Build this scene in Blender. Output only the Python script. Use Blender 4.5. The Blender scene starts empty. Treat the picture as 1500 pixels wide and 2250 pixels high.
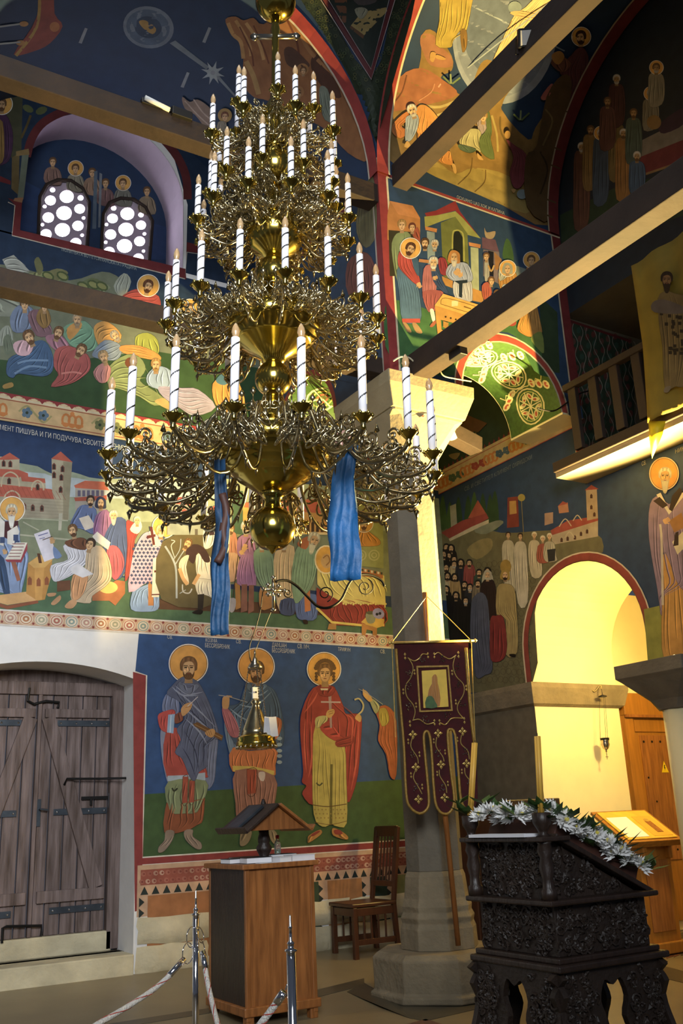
import bpy, bmesh, math, random
from mathutils import Vector, Matrix
from mathutils.bvhtree import BVHTree
from mathutils.geometry import tessellate_polygon
PI = math.pi
random.seed(7)
SC = bpy.context.scene
COL = SC.collection

# ------------------------------------------------------------------ camera
FPX = 2108.0; EYE = 1.35
def _v(x, y): return Vector((x - 750, -(y - 1125), FPX))
AX = _v(4375, 1630).normalized()
_y = _v(-577, 1854); AY = (_y - AX * AX.dot(_y)).normalized()
AZ = AY.cross(AX).normalized()
if AZ.y < 0: AZ = -AZ
cam = bpy.data.cameras.new('camera'); CAM = bpy.data.objects.new('camera', cam); COL.objects.link(CAM)
cam.sensor_fit = 'VERTICAL'; cam.sensor_height = 36; cam.sensor_width = 24; cam.lens = FPX * 36 / 2250
cam.clip_start = 0.05
CAM.matrix_world = Matrix(((AX.x, AX.y, -AX.z, 0), (AY.x, AY.y, -AY.z, 0), (AZ.x, AZ.y, -AZ.z, EYE), (0, 0, 0, 1)))
SC.camera = CAM

# ------------------------------------------------------------------ world, large lights, exposure
w = bpy.data.worlds.new('world'); SC.world = w; w.use_nodes = True
w.node_tree.nodes['Background'].inputs[0].default_value = (0.62, 0.72, 0.95, 1)
w.node_tree.nodes['Background'].inputs[1].default_value = 0.07
SC.view_settings.view_transform = 'Standard'; SC.view_settings.look = 'None'
SC.view_settings.gamma = 1; SC.view_settings.use_curve_mapping = False
SC.view_settings.exposure = 0.35
def area(name, loc, target, size, power, col, spread=180, size_y=None):
    l = bpy.data.lights.new(name, 'AREA'); l.energy = power; l.color = col
    l.shape = 'RECTANGLE'; l.size = size; l.size_y = size_y or size; l.spread = math.radians(spread)
    o = bpy.data.objects.new(name, l); COL.objects.link(o); o.location = loc
    o.rotation_euler = (Vector(target) - Vector(loc)).to_track_quat('-Z', 'Y').to_euler()
    return o
# daylight from the open south doors and the windows behind the photographer
area('daylight_south_windows', (-0.9, -1.8, 4.6), (1.9, 8.8, 3.2), 2.6, 135, (0.90, 0.95, 1.0), 80, 2.6)
area('daylight_dome_windows', (1.2, 3.0, 11.5), (2.6, 8.0, 3.0), 2.4, 45, (0.85, 0.92, 1.0), 110)
def lamp(name, loc, power, col, r):
    l = bpy.data.lights.new(name, 'POINT'); l.energy = power; l.color = col; l.shadow_soft_size = r
    o = bpy.data.objects.new(name, l); COL.objects.link(o); o.location = loc
    return o
WARM = (1.0, 0.72, 0.25)
def spot(name, loc, aim, power, col, half, blend, r):
    l = bpy.data.lights.new(name, 'SPOT'); l.energy = power; l.color = col; l.shadow_soft_size = r
    l.spot_size = math.radians(2 * half); l.spot_blend = blend
    o = bpy.data.objects.new(name, l); COL.objects.link(o); o.location = loc
    o.rotation_euler = Vector(aim).to_track_quat('-Z', 'Y').to_euler(); return o
spot('floodlight_glow', (6.56, 5.60, 2.66), (-.75, -.05, .66), 3100, WARM, 56, .35, .03)
lamp('narthex_lamp_glow', (7.30, 6.12, 2.72), 75, WARM, 0.06)

# ------------------------------------------------------------------ helpers
def ray(px, py):
    d = _v(px, py); return Vector((d.dot(AX), d.dot(AY), d.dot(AZ)))
CO = Vector((0, 0, EYE))
def at(px, py, ax, val):
    d = ray(px, py); i = 'XYZ'.index(ax)
    return CO + d * ((val - CO[i]) / d[i])
FY, FK = 6.6, 0.0573
def fz(y): return max(0.0, (y - FY) * FK)
def onfloor(px, py):
    p = at(px, py, 'Z', 0)
    if p.y > FY:
        d = ray(px, py); t = (-FY * FK - EYE) / (d.z - d.y * FK); p = CO + d * t
    return p
def lin(c):
    if isinstance(c, str):
        c = tuple(int(c[i:i + 2], 16) / 255 for i in (0, 2, 4))
    return tuple((x / 12.92 if x <= .04045 else ((x + .055) / 1.055) ** 2.4) for x in c[:3])
MATS = {}
def mat(name, col, rough=0.6, metal=0.0, var=0.0, scale=8.0, bump=0.0, bscale=None, stretch=None, col2=None, trans=0, emis=None, estr=0, spec=0.5, sheen=0, alpha=1):
    m = bpy.data.materials.new(name); m.use_nodes = True; nt = m.node_tree; b = nt.nodes['Principled BSDF']
    L = nt.links.new; c = lin(col)
    b.inputs['Base Color'].default_value = (*c, 1); b.inputs['Roughness'].default_value = rough
    b.inputs['Metallic'].default_value = metal; b.inputs['Specular IOR Level'].default_value = spec
    if trans: b.inputs['Transmission Weight'].default_value = trans
    if sheen: b.inputs['Sheen Weight'].default_value = sheen
    if alpha < 1: b.inputs['Alpha'].default_value = alpha
    if emis: b.inputs['Emission Color'].default_value = (*lin(emis), 1); b.inputs['Emission Strength'].default_value = estr
    if var or bump or col2:
        tc = nt.nodes.new('ShaderNodeTexCoord'); mp = nt.nodes.new('ShaderNodeMapping'); L(tc.outputs['Object'], mp.inputs[0])
        if stretch: mp.inputs['Scale'].default_value = stretch
        n = nt.nodes.new('ShaderNodeTexNoise'); n.inputs['Scale'].default_value = scale; n.inputs['Detail'].default_value = 6
        L(mp.outputs[0], n.inputs['Vector'])
        if var or col2:
            r = nt.nodes.new('ShaderNodeValToRGB'); r.color_ramp.elements[0].position = .3; r.color_ramp.elements[1].position = .72
            c2 = lin(col2) if col2 else c
            r.color_ramp.elements[0].color = (*[x * (1 - var) for x in c], 1)
            r.color_ramp.elements[1].color = (*[min(1, x * (1 + var)) for x in c2], 1)
            L(n.outputs['Fac'], r.inputs[0]); L(r.outputs[0], b.inputs['Base Color'])
        if bump:
            n2 = nt.nodes.new('ShaderNodeTexNoise'); n2.inputs['Scale'].default_value = bscale or scale * 3; n2.inputs['Detail'].default_value = 5
            L(mp.outputs[0], n2.inputs['Vector'])
            bp = nt.nodes.new('ShaderNodeBump'); bp.inputs['Strength'].default_value = bump; bp.inputs['Distance'].default_value = .02
            L(n2.outputs['Fac'], bp.inputs['Height']); L(bp.outputs[0], b.inputs['Normal'])
    MATS[name] = m; return m
def fresco_mat():
    m = bpy.data.materials.new('fresco'); m.use_nodes = True; nt = m.node_tree; b = nt.nodes['Principled BSDF']; L = nt.links.new
    a = nt.nodes.new('ShaderNodeAttribute'); a.attribute_name = 'Col'
    tc = nt.nodes.new('ShaderNodeTexCoord'); n = nt.nodes.new('ShaderNodeTexNoise'); n.inputs['Scale'].default_value = 9; n.inputs['Detail'].default_value = 8
    L(tc.outputs['Object'], n.inputs['Vector'])
    r = nt.nodes.new('ShaderNodeMapRange'); r.inputs['From Min'].default_value = .3; r.inputs['From Max'].default_value = .7
    r.inputs['To Min'].default_value = .8; r.inputs['To Max'].default_value = 1.12
    L(n.outputs['Fac'], r.inputs['Value'])
    mx = nt.nodes.new('ShaderNodeMix'); mx.data_type = 'RGBA'; mx.blend_type = 'MULTIPLY'; mx.inputs['Factor'].default_value = 1
    hs = nt.nodes.new('ShaderNodeHueSaturation'); hs.inputs['Saturation'].default_value = .9; L(a.outputs['Color'], hs.inputs['Color']); L(hs.outputs['Color'], mx.inputs['A']); L(r.outputs[0], mx.inputs['B']); L(mx.outputs['Result'], b.inputs['Base Color'])
    b.inputs['Roughness'].default_value = .62; b.inputs['Specular IOR Level'].default_value = .3
    MATS['fresco'] = m
fresco_mat()
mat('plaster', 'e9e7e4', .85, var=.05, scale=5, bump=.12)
mat('cream_plaster', 'efe2b4', .85, var=.05, scale=3, bump=.12)
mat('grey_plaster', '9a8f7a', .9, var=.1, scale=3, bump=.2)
mat('mauve_plaster', 'b3a4b4', .85, var=.07, scale=4)
mat('blue_wall', '1f3655', .7, var=.14, scale=6)
mat('stone', '7f725a', .85, var=.22, scale=5, bump=.5, bscale=22)
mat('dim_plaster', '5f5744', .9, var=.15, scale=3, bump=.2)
mat('pale_stone', 'cbbf9e', .8, var=.2, scale=4, bump=.5, bscale=18)
mat('column_stone', '6c6455', .82, var=.2, scale=4, bump=.35, bscale=25)
mat('capital_stone', 'a09272', .82, var=.1, scale=4, bump=.25, bscale=25)
mat('floor_stone', '84765a', .35, var=.12, scale=2.2, bump=.05)
mat('floor_dark', '4a4436', .35, var=.25, scale=3, bump=.05)
mat('floor_red', '6b4535', .35, var=.25, scale=5)
mat('old_wood', '5d4a40', .7, var=.32, scale=3.5, bump=.5, bscale=9, stretch=(6, 6, .6), col2='7a6a66')
mat('beam_wood', '30231a', .8, var=.3, scale=3, bump=.4, bscale=10, stretch=(1, 1, 1))
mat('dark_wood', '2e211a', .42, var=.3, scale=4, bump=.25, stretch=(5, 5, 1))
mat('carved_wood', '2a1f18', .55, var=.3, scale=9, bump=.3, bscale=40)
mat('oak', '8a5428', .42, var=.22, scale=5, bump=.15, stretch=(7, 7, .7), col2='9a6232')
mat('pine', 'a06a26', .5, var=.2, scale=4, bump=.15, stretch=(6, 6, .6))
mat('chair_wood', '4a2a18', .3, var=.2, scale=5, stretch=(5, 5, 1))
mat('iron', '1d1b1a', .5, .6, var=.2)
mat('steel_strap', '4d545c', .4, .7, var=.3, scale=9)
mat('brass', 'c2aa52', .16, 1.0, var=.12, scale=5)
mat('old_brass', 'b3a683', .24, 1.0, var=.25, scale=12)
mat('silver', 'c9bda6', .2, 1.0, var=.15, scale=14)
mat('chrome', 'd8d8dc', .09, 1.0)
mat('candle_white', 'f2f0f6', .45)
mat('bulb_glass', 'd9b98c', .1, spec=.7, trans=.5)
mat('black_paint', '15120f', .5)
mat('red_paint', '8d2420', .65, var=.15)
mat('velvet', '3d090b', .9, var=.25, scale=20)
mat('gold_braid', '9c7a35', .5, .3, var=.3, scale=60)
mat('gold_thread', 'd6b86a', .35, .6, var=.2, scale=40)
mat('blue_cloth', '20598c', .55, var=.45, scale=6, bump=.4)
mat('navy_cloth', '152c44', .6, var=.5, scale=6, bump=.4, col2='1b4468')
mat('yellow_cloth', '7d6c22', .75, var=.18, scale=4)
mat('white_rope', 'd8d4cc', .8, var=.15, scale=60, bump=.6, bscale=120)
mat('red_thread', 'a83c32', .8)
mat('paper', 'e6e6ea', .7, var=.04)
mat('book_dark', '1d1f24', .5)
mat('book_brown', '4a2c22', .6)
mat('bottle_plastic', 'cfe0dc', .08, trans=.9)
mat('red_cap', 'b01e2c', .4)
mat('petal', 'f2f1ee', .6)
mat('leaf', '3c5a2a', .5, var=.25, scale=30)
mat('flower_heart', 'd2c24a', .7)
mat('wax', 'd9a846', .45, var=.06)
mat('icon_gold', 'd9b64a', .35, var=.15, scale=9)
mat('sign_yellow', 'f0d21e', .5)
mat('ribbon_pink', 'c99a8c', .3, .3)
mat('cable_white', 'c8c2a4', .6)
mat('sky_glow', 'ffffff', .5, emis='f4f7ff', estr=9.0)
mat('lamp_white', 'e8e6df', .4)
mat('lamp_lit', 'ffffff', .4, emis='ffe0a0', estr=14.0)

class MB:
    def __init__(s): s.v = []; s.f = []; s.c = []
    def add(s, vs, fs, col=None):
        n = len(s.v); s.v += [tuple(v) for v in vs]; s.f += [tuple(i + n for i in f) for f in fs]
        s.c += [col] * len(fs); return s
    def box(s, c, size, rz=0, M=None):
        x, y, z = (k / 2 for k in size); R = Matrix.Rotation(rz, 3, 'Z') if M is None else M
        vs = [Vector(c) + R @ Vector((a * x, b * y, d * z)) for d in (-1, 1) for b in (-1, 1) for a in (-1, 1)]
        return s.add(vs, [(0, 2, 3, 1), (4, 5, 7, 6), (0, 1, 5, 4), (2, 6, 7, 3), (0, 4, 6, 2), (1, 3, 7, 5)])
    def bar(s, a, b, w_, h, up=(0, 0, 1)):
        a = Vector(a); b = Vector(b); d = (b - a).normalized(); u = Vector(up); sd = d.cross(u).normalized(); u = sd.cross(d)
        vs = [p + sd * (i * w_ / 2) + u * (j * h / 2) for p in (a, b) for j in (-1, 1) for i in (-1, 1)]
        return s.add(vs, [(0, 2, 3, 1), (4, 5, 7, 6), (0, 1, 5, 4), (2, 6, 7, 3), (0, 4, 6, 2), (1, 3, 7, 5)])
    def tube(s, path, r, n=6, cap=True):
        P = [Vector(p) for p in path]; k = len(P); rs = r if isinstance(r, (list, tuple)) else [r] * k
        vs = []; u = None
        for i, p in enumerate(P):
            d = (P[min(i + 1, k - 1)] - P[max(i - 1, 0)]);
            d = d.normalized() if d.length > 1e-9 else Vector((0, 0, 1))
            if u is None:
                u = d.orthogonal().normalized()
            u = (u - d * u.dot(d)); u = u.normalized() if u.length > 1e-6 else d.orthogonal().normalized()
            q = d.cross(u)
            for j in range(n):
                t = 2 * PI * j / n; vs.append(p + (u * math.cos(t) + q * math.sin(t)) * rs[i])
        fs = [(i * n + j, i * n + (j + 1) % n, (i + 1) * n + (j + 1) % n, (i + 1) * n + j) for i in range(k - 1) for j in range(n)]
        if cap: fs += [tuple(range(n - 1, -1, -1)), tuple(range((k - 1) * n, k * n))]
        return s.add(vs, fs)
    def lathe(s, prof, n=16, c=(0, 0, 0), rot=0):
        vs = []; k = len(prof); c = Vector(c)
        for r, z in prof:
            for j in range(n):
                t = 2 * PI * j / n + rot; vs.append(c + Vector((r * math.cos(t), r * math.sin(t), z)))
        fs = [(i * n + j, i * n + (j + 1) % n, (i + 1) * n + (j + 1) % n, (i + 1) * n + j) for i in range(k - 1) for j in range(n)]
        if prof[0][0] > 1e-4: fs.append(tuple(range(n - 1, -1, -1)))
        if prof[-1][0] > 1e-4: fs.append(tuple(range((k - 1) * n, k * n)))
        return s.add(vs, fs)
    def sheet(s, grid):
        a = len(grid); b = len(grid[0])
        return s.add([p for r in grid for p in r], [(i * b + j, i * b + j + 1, (i + 1) * b + j + 1, (i + 1) * b + j) for i in range(a - 1) for j in range(b - 1)])
    def prism(s, pts, M, d, holes=()):
        """2-D outline (with holes) extruded by d along M's z; M maps (x,y,z) to the world"""
        loops = [pts] + list(holes); flat = [p for l in loops for p in l]
        tris = tessellate_polygon([[Vector((p[0], p[1], 0)) for p in l] for l in loops])
        n = len(flat)
        vs = [M @ Vector((p[0], p[1], 0)) for p in flat] + [M @ Vector((p[0], p[1], d)) for p in flat]
        fs = [tuple(t) for t in tris] + [tuple(i + n for i in reversed(t)) for t in tris]
        o = 0
        for l in loops:
            k = len(l)
            for i in range(k): fs.append((o + i, o + (i + 1) % k, o + (i + 1) % k + n, o + i + n))
            o += k
        return s.add(vs, fs)
    def build(s, name, m, parent=None, smooth=False, bevel=0, loc=None, autosmooth=None):
        me = bpy.data.meshes.new(name); me.from_pydata(s.v, [], s.f)
        bm = bmesh.new(); bm.from_mesh(me); bmesh.ops.recalc_face_normals(bm, faces=bm.faces); bm.to_mesh(me); bm.free()
        if smooth: me.polygons.foreach_set('use_smooth', [True] * len(me.polygons))
        me.materials.append(MATS[m])
        o = bpy.data.objects.new(name, me); COL.objects.link(o)
        if parent: o.parent = parent
        if loc: o.location = loc
        if bevel:
            b = o.modifiers.new('bevel', 'BEVEL'); b.width = bevel; b.segments = 2; b.limit_method = 'ANGLE'
        return o
def empty(name, loc=(0, 0, 0), rz=0):
    o = bpy.data.objects.new(name, None); COL.objects.link(o); o.location = loc; o.rotation_euler = (0, 0, rz); o.empty_display_size = .1
    return o
def tag(o, label=None, cat=None, group=None, kind=None):
    if label: o['label'] = label
    if cat: o['category'] = cat
    if group: o['group'] = group
    if kind: o['kind'] = kind
    return o
def struct(o): o['kind'] = 'structure'; return o
def dup(o, parent=None, loc=None, rz=None):
    c = o.copy(); COL.objects.link(c); c.parent = parent
    if loc is not None: c.location = loc
    if rz is not None: c.rotation_euler = (0, 0, rz)
    for ch in o.children: dup(ch, c)
    return c
def frame(o, x, y, z):
    """matrix whose columns are the given axes at origin o"""
    x, y, z = Vector(x), Vector(y), Vector(z)
    return Matrix(((x.x, y.x, z.x, o[0]), (x.y, y.y, z.y, o[1]), (x.z, y.z, z.z, o[2]), (0, 0, 0, 1)))
def arc(cx, cy, r, a0, a1, n, ry=None):
    ry = r if ry is None else ry
    return [(cx + r * math.cos(math.radians(a0 + (a1 - a0) * i / n)), cy + ry * math.sin(math.radians(a0 + (a1 - a0) * i / n))) for i in range(n + 1)]
# ------------------------------------------------------------------ the building
YN, XW, YA, XA, ZS = 8.8, 6.8, 6.34, 4.47, 7.2
CXN, RN = 2.60, 1.87           # north vault: axis x, radius
CYW, RW = 4.55, 1.79           # west vault: axis y, radius
MXZ = lambda y: frame((0, y, 0), (1, 0, 0), (0, 0, 1), (0, 1, 0))     # (x,z) outline extruded to +y
MYZ = lambda x: frame((x, 0, 0), (0, 1, 0), (0, 0, 1), (1, 0, 0))     # (y,z) outline extruded to +x
# floor: level in the nave, rising gently towards the north wall
fl = MB(); fl.add([(-4, -6, 0), (9.7, -6, 0), (9.7, FY, 0), (-4, FY, 0), (9.7, 9.6, fz(9.6)), (-4, 9.6, fz(9.6))], [(0, 1, 2, 3), (3, 2, 4, 5)])
FLOOR = struct(fl.build('floor', 'floor_stone'))
def floor_inlay(name, pts, m, h=.003):
    top = [onfloor(*p) for p in pts]
    for p in top: p.z = fz(p.y) + h
    k = len(top); low = [Vector((p.x, p.y, p.z - h)) for p in top]
    mb = MB(); mb.add(top + low, [tuple(range(k))] + [(i, (i + 1) % k, k + (i + 1) % k, k + i) for i in range(k)])
    return mb.build(name, m, FLOOR)
floor_inlay('floor_strip', [(690, 2193), (800, 2166), (800, 2150), (690, 2177)], 'floor_dark')
floor_inlay('floor_strip', [(240, 2262), (470, 2225), (470, 2214), (240, 2250)], 'floor_dark')
floor_inlay('floor_strip', [(762, 2180), (800, 2160), (868, 2200), (966, 2202), (1064, 2176), (1064, 2214), (935, 2244), (900, 2238)], 'floor_dark')
floor_inlay('floor_diamond', [(935, 2240), (975, 2252), (935, 2268), (890, 2252)], 'floor_red')
floor_inlay('floor_strip', [(1370, 2100), (1500, 2134), (1500, 2160), (1340, 2118)], 'floor_dark')
rr = random.Random(5)
for i in range(9):
    for j in range(4):
        x0 = 1392 + i * 16 + j * 6; y0 = 2052 + j * 17 - i * 3
        if x0 > 1520: continue
        floor_inlay('floor_mosaic_piece', [(x0, y0), (x0 + 14, y0 - 4), (x0 + 19 + rr.random() * 3, y0 + 7), (x0 + 6, y0 + 13)], rr.choice(['floor_dark', 'floor_red', 'floor_dark', 'floor_stone']), .004)

# north wall with the door opening and the window niche
dx0, dx1, dsp, dap = 1.38, 3.075, 2.655, 2.80
def seg_arch(x0, x1, zs, za, n=16):
    c = (x0 + x1) / 2; h = (x1 - x0) / 2; r = (h * h + (za - zs) ** 2) / (2 * (za - zs)); a = math.asin(h / r)
    return [(c + r * math.sin(a - 2 * a * i / n), za - r + r * math.cos(a - 2 * a * i / n)) for i in range(n + 1)]
door_hole = [(dx0, .27), (dx1, .27)] + seg_arch(dx0, dx1, dsp, dap)
wx0, wx1, wz0, wzs = 1.69, 3.49, 7.12, 8.03
win_hole = [(wx0, wz0), (wx1, wz0)] + arc((wx0 + wx1) / 2, wzs, (wx1 - wx0) / 2, 0, 180, 24)
mb = MB(); mb.prism([(-3, -.1), (XW + .1, -.1), (XW + .1, 9.4), (-3, 9.4)], MXZ(YN), .55, [door_hole, win_hole])
WALLN = struct(mb.build('wall_north', 'plaster'))
# west wall (with the arch to the narthex, the gallery opening and the tympanum)
o = [(YN + .1, -.1), (7.49, -.1), (7.49, 2.87)] + arc(6.71, 2.87, .78, 0, 180, 24)[1:] + [(5.93, 2.5), (2.4, 2.5), (2.4, 4.385), (6.42, 4.385), (6.42, 6.25), (2.4, 6.25), (2.4, 9.4), (YN + .1, 9.4)]
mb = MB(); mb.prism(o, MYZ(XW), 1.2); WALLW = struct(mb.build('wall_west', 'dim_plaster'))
mb = MB(); lin_ = [(7.487, .0), (7.487, 2.87)] + arc(6.71, 2.87, .777, 0, 180, 24)[1:] + [(5.933, 2.5)]
mb.sheet([[Vector((x, y, z)) for x in (XW + .002, XW + 1.2)] for y, z in lin_]); struct(mb.build('wall_arch_lining', 'cream_plaster'))
# wall of the west arm, carried by the arch between pillar and west wall
o = [(XA, 5.06), (5.27, 5.06)] + [p for p in arc(5.895, 5.08, .625, 180, 0, 20)] + [(6.52, 5.06), (XW, 5.06), (XW, 7.35), (XA, 7.35)]
mb = MB(); mb.prism(o, MXZ(YA), .78); WALLA = struct(mb.build('wall_arcade', 'cream_plaster'))
o = [(7.12, 5.06)] + arc(7.95, 5.08, .62, 180, 0, 20) + [(YN, 5.06), (YN, 7.35), (7.12, 7.35)]
mb = MB(); mb.prism(o, MYZ(XA), .75); WALLB = struct(mb.build('wall_arcade_return', 'cream_plaster'))
# vaults
def vault(name, P, n=40, m=10):
    mb = MB(); mb.sheet([[P(i / m, PI * j / n) for j in range(n + 1)] for i in range(m + 1)])
    return struct(mb.build(name, 'blue_wall', smooth=True)), BVHTree.FromPolygons(mb.v, mb.f)
PN = lambda u, t: Vector((CXN + RN * math.cos(t), YA + (YN - YA) * u, ZS + RN * math.sin(t)))
PW = lambda u, t: Vector((XA + (XW - XA) * u, CYW + RW * math.cos(t), ZS + RW * math.sin(t)))
CEILN, BN = vault('ceiling', PN)
CEILW, BW = vault('ceiling', PW)
# pendentive over the pillar
def PP(t, u):
    a = PN(0, t); b = PW(0, t); p = a.lerp(b, u); k = 4 * u * (1 - u) * .16 * math.sin(t)
    return p + Vector((k, k, 0))
mb = MB(); mb.sheet([[PP(PI / 2 * i / 24, j / 12) for j in range(13)] for i in range(25)])
PEND = struct(mb.build('ceiling_pendentive', 'black_green' if 'black_green' in MATS else 'blue_wall', smooth=True)); BP = BVHTree.FromPolygons(mb.v, mb.f)
# dark corner bay behind the pillar, gallery and narthex shells
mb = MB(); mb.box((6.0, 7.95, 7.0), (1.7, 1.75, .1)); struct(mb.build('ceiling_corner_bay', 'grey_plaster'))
mb = MB(); mb.box((8.85, 7.68, 1.8), (1.75, .16, 3.7)); WALLD = struct(mb.build('wall_narthex', 'cream_plaster'))
mb = MB(); mb.box((9.65, 6.0, 2), (.12, 4, 4.2)); struct(mb.build('wall_narthex_end', 'cream_plaster'))
mb = MB(); mb.box((8.8, 6.0, 4.1), (1.7, 4, .12)); struct(mb.build('ceiling_narthex', 'cream_plaster'))
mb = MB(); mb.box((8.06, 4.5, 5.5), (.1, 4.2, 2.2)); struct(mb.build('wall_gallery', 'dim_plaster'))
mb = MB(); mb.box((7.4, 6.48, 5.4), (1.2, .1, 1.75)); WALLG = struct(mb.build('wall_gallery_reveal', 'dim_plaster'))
# stone impost course on the west wall and round the jamb of the arch
mb = MB()
pr = [(0, 2.33), (-.05, 2.36), (-.09, 2.52), (-.09, 2.57), (0, 2.57)]
def course(path, pr, name, m, parent=None):
    mb = MB(); g = []
    for (p, nrm) in path: g.append([Vector((p[0] + nrm[0] * -d, p[1] + nrm[1] * -d, z)) for d, z in pr])
    mb.sheet(g); return struct(mb.build(name, m, parent))
course([((XW, 8.8), (-1, 0)), ((XW, 7.49), (-1, -1)), ((8.0, 7.49), (1, -1)), ((8.0, 7.6), (1, 0))], pr, 'trim_1', 'stone')
# gallery floor slab with its timber edge
gal = empty('gallery_ledge', (6.4, 6.3, 4.39)); tag(gal, 'pale gallery ledge lit from below under the dark balustrade', 'ledge')
mb = MB(); mb.box((.8, -1.64, .04), (1.6, 3.5, .08)); mb.build('slab', 'capital_stone', gal)
mb = MB(); mb.box((.02, -1.64, .10), (.10, 3.5, .10)); mb.build('edge_board', 'beam_wood', gal, bevel=.006)

# pillar
PX, PY = 4.86, 6.72
pil = empty('stone_pillar', (PX, PY, fz(PY))); tag(pil, 'octagonal stone pillar with a flared capital behind the velvet banner', 'pillar')
k8 = 1 / math.cos(PI / 8)
def octa(prof, name, m, bev=0):
    mb = MB(); mb.lathe([(r * k8, z) for r, z in prof], 8, (0, 0, 0), PI / 8); return mb.build(name, m, pil, bevel=bev)
octa([(.53, 0), (.53, .05), (.50, .06), (.505, .29), (.46, .33)], 'plinth', 'stone', .012)
octa([(.29, .33), (.285, .48), (.27, .52), (.28, .56), (.26, .60), (.265, .64), (.245, .70), (.23, .86), (.215, .90)], 'base', 'stone', .006)
octa([(.215, .9), (.212, 2.4), (.208, 4.18), (.225, 4.20), (.235, 4.24), (.215, 4.29)], 'shaft', 'column_stone', .004)
def loft(rings, name, m, parent, bev=0):
    mb = MB(); n = len(rings[0]); k = len(rings)
    mb.add([p for r in rings for p in r], [(i * n + j, i * n + (j + 1) % n, (i + 1) * n + (j + 1) % n, (i + 1) * n + j) for i in range(k - 1) for j in range(n)] + [tuple(range(n - 1, -1, -1)), tuple(range((k - 1) * n, k * n))])
    return mb.build(name, m, parent, bevel=bev)
def sqoct(h, cut, z): c = h * cut; return [Vector((x, y, z)) for x, y in ((h, -c), (h, c), (c, h), (-c, h), (-h, c), (-h, -c), (-c, -h), (c, -h))]
loft([sqoct(.215, .414, 4.28), sqoct(.25, .46, 4.40), sqoct(.37, .80, 4.70), sqoct(.385, .95, 4.73), sqoct(.385, .97, 4.76)], 'capital', 'capital_stone', pil, .004)
loft([sqoct(.40, .985, 4.75), sqoct(.47, .985, 4.95), sqoct(.475, .985, 5.06)], 'abacus', 'capital_stone', pil, .008)
# tie beams
def beam(a, b, wd, ht, label):
    mb = MB(); mb.bar(a, b, wd, ht); o = mb.build('tie_beam', 'beam_wood', bevel=.008); tag(o, label, 'beam'); return o
beam((-1.2, 6.44, 6.96), (XA + .05, 6.44, 6.96), .17, .20, 'upper brown timber tie beam crossing in front of the arched window')
beam((-1.2, 6.46, 5.15), (4.42, 6.46, 5.15), .17, .16, 'dark timber tie beam crossing below the arched window to the pillar')
beam((4.72, -1.5, 7.20), (4.72, YA + .02, 7.20), .17, .24, 'upper timber tie beam spanning the lit vault with two figures')
beam((4.74, -1.5, 5.16), (4.74, YA - .02, 5.16), .19, .22, 'lower timber tie beam running from the pillar capital, lit from below')
# short stubs between pillar and north-west corner
mb = MB(); mb.bar((5.25, 6.9, 4.98), (5.98, 7.05, 4.88), .16, .16); tag(mb.build('beam_stub', 'beam_wood', bevel=.006), 'short sawn beam stub leaving the pillar capital under the patterned arch', 'beam')
mb = MB(); mb.tube([(5.29, 7.1, 4.84), (5.80, 7.52, 4.70)], .055, 10); tag(mb.build('round_pole', 'pine', smooth=True), 'round wooden pole below the beam stub beside the capital', 'pole')

# south column of the narthex arch
col = empty('arch_column', (6.62, 5.50, 0)); tag(col, 'column with a dark moulded capital carrying the floodlight', 'column')
mb = MB(); mb.lathe([(.17, 0), (.16, 2.1)], 16); mb.build('shaft', 'cream_plaster', col, smooth=True)
mb = MB(); mb.v = []; loft([sqoct(.17, .5, 2.08), sqoct(.2, .7, 2.16), sqoct(.33, .97, 2.33), sqoct(.36, .985, 2.36), sqoct(.36, .985, 2.47)], 'capital', 'column_stone', col, .006)
# ------------------------------------------------------------------ fresco painting: flat shapes of paint laid on the plaster
def prj(p):
    q = Vector(p) - CO; c = AX * q.x + AY * q.y + AZ * q.z
    return (750 + FPX * c.x / c.z, 1125 - FPX * c.y / c.z)
S_N = lambda x, y: at(x, y, 'Y', YN)
S_W = lambda x, y: at(x, y, 'X', XW)
S_A = lambda x, y: at(x, y, 'Y', YA)
S_B = lambda x, y: at(x, y, 'X', XA)
def s_bvh(b, back):
    def f(x, y):
        h = b.ray_cast(CO, ray(x, y).normalized())
        return h[0] if h[0] is not None else back(x, y)
    return f
S_VN = s_bvh(BN, lambda x, y: at(x, y, 'Y', YN)); S_VW = s_bvh(BW, lambda x, y: at(x, y, 'X', XW)); S_P = s_bvh(BP, lambda x, y: at(x, y, 'X', XA))
EPS = 1.3e-5
def shade(c, k):
    if isinstance(c, str): c = tuple(int(c[i:i + 2], 16) / 255 for i in (0, 2, 4))
    return tuple(max(0, min(1, x * k)) for x in c)
def mixc(a, b, t):
    a = shade(a, 1); b = shade(b, 1); return tuple(x + (y - x) * t for x, y in zip(a, b))
def crom(pts, n=4, closed=True):
    k = len(pts); out = []
    if k < 3: return pts
    for i in range(k if closed else k - 1):
        if closed: p0, p1, p2, p3 = (pts[(i + j) % k] for j in (-1, 0, 1, 2))
        else: p0, p1, p2, p3 = (pts[max(0, min(k - 1, i + j))] for j in (-1, 0, 1, 2))
        for s in range(n):
            t = s / n
            out.append(tuple(.5 * (2 * b + (c - a) * t + (2 * a - 5 * b + 4 * c - d) * t * t + (3 * b - a - 3 * c + d) * t ** 3) for a, b, c, d in zip(p0, p1, p2, p3)))
    if not closed: out.append(pts[-1])
    return out
LAY = {}; CURV = dict(vw=11, vn=14, pen=11, sof=8, sof2=8)
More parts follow.
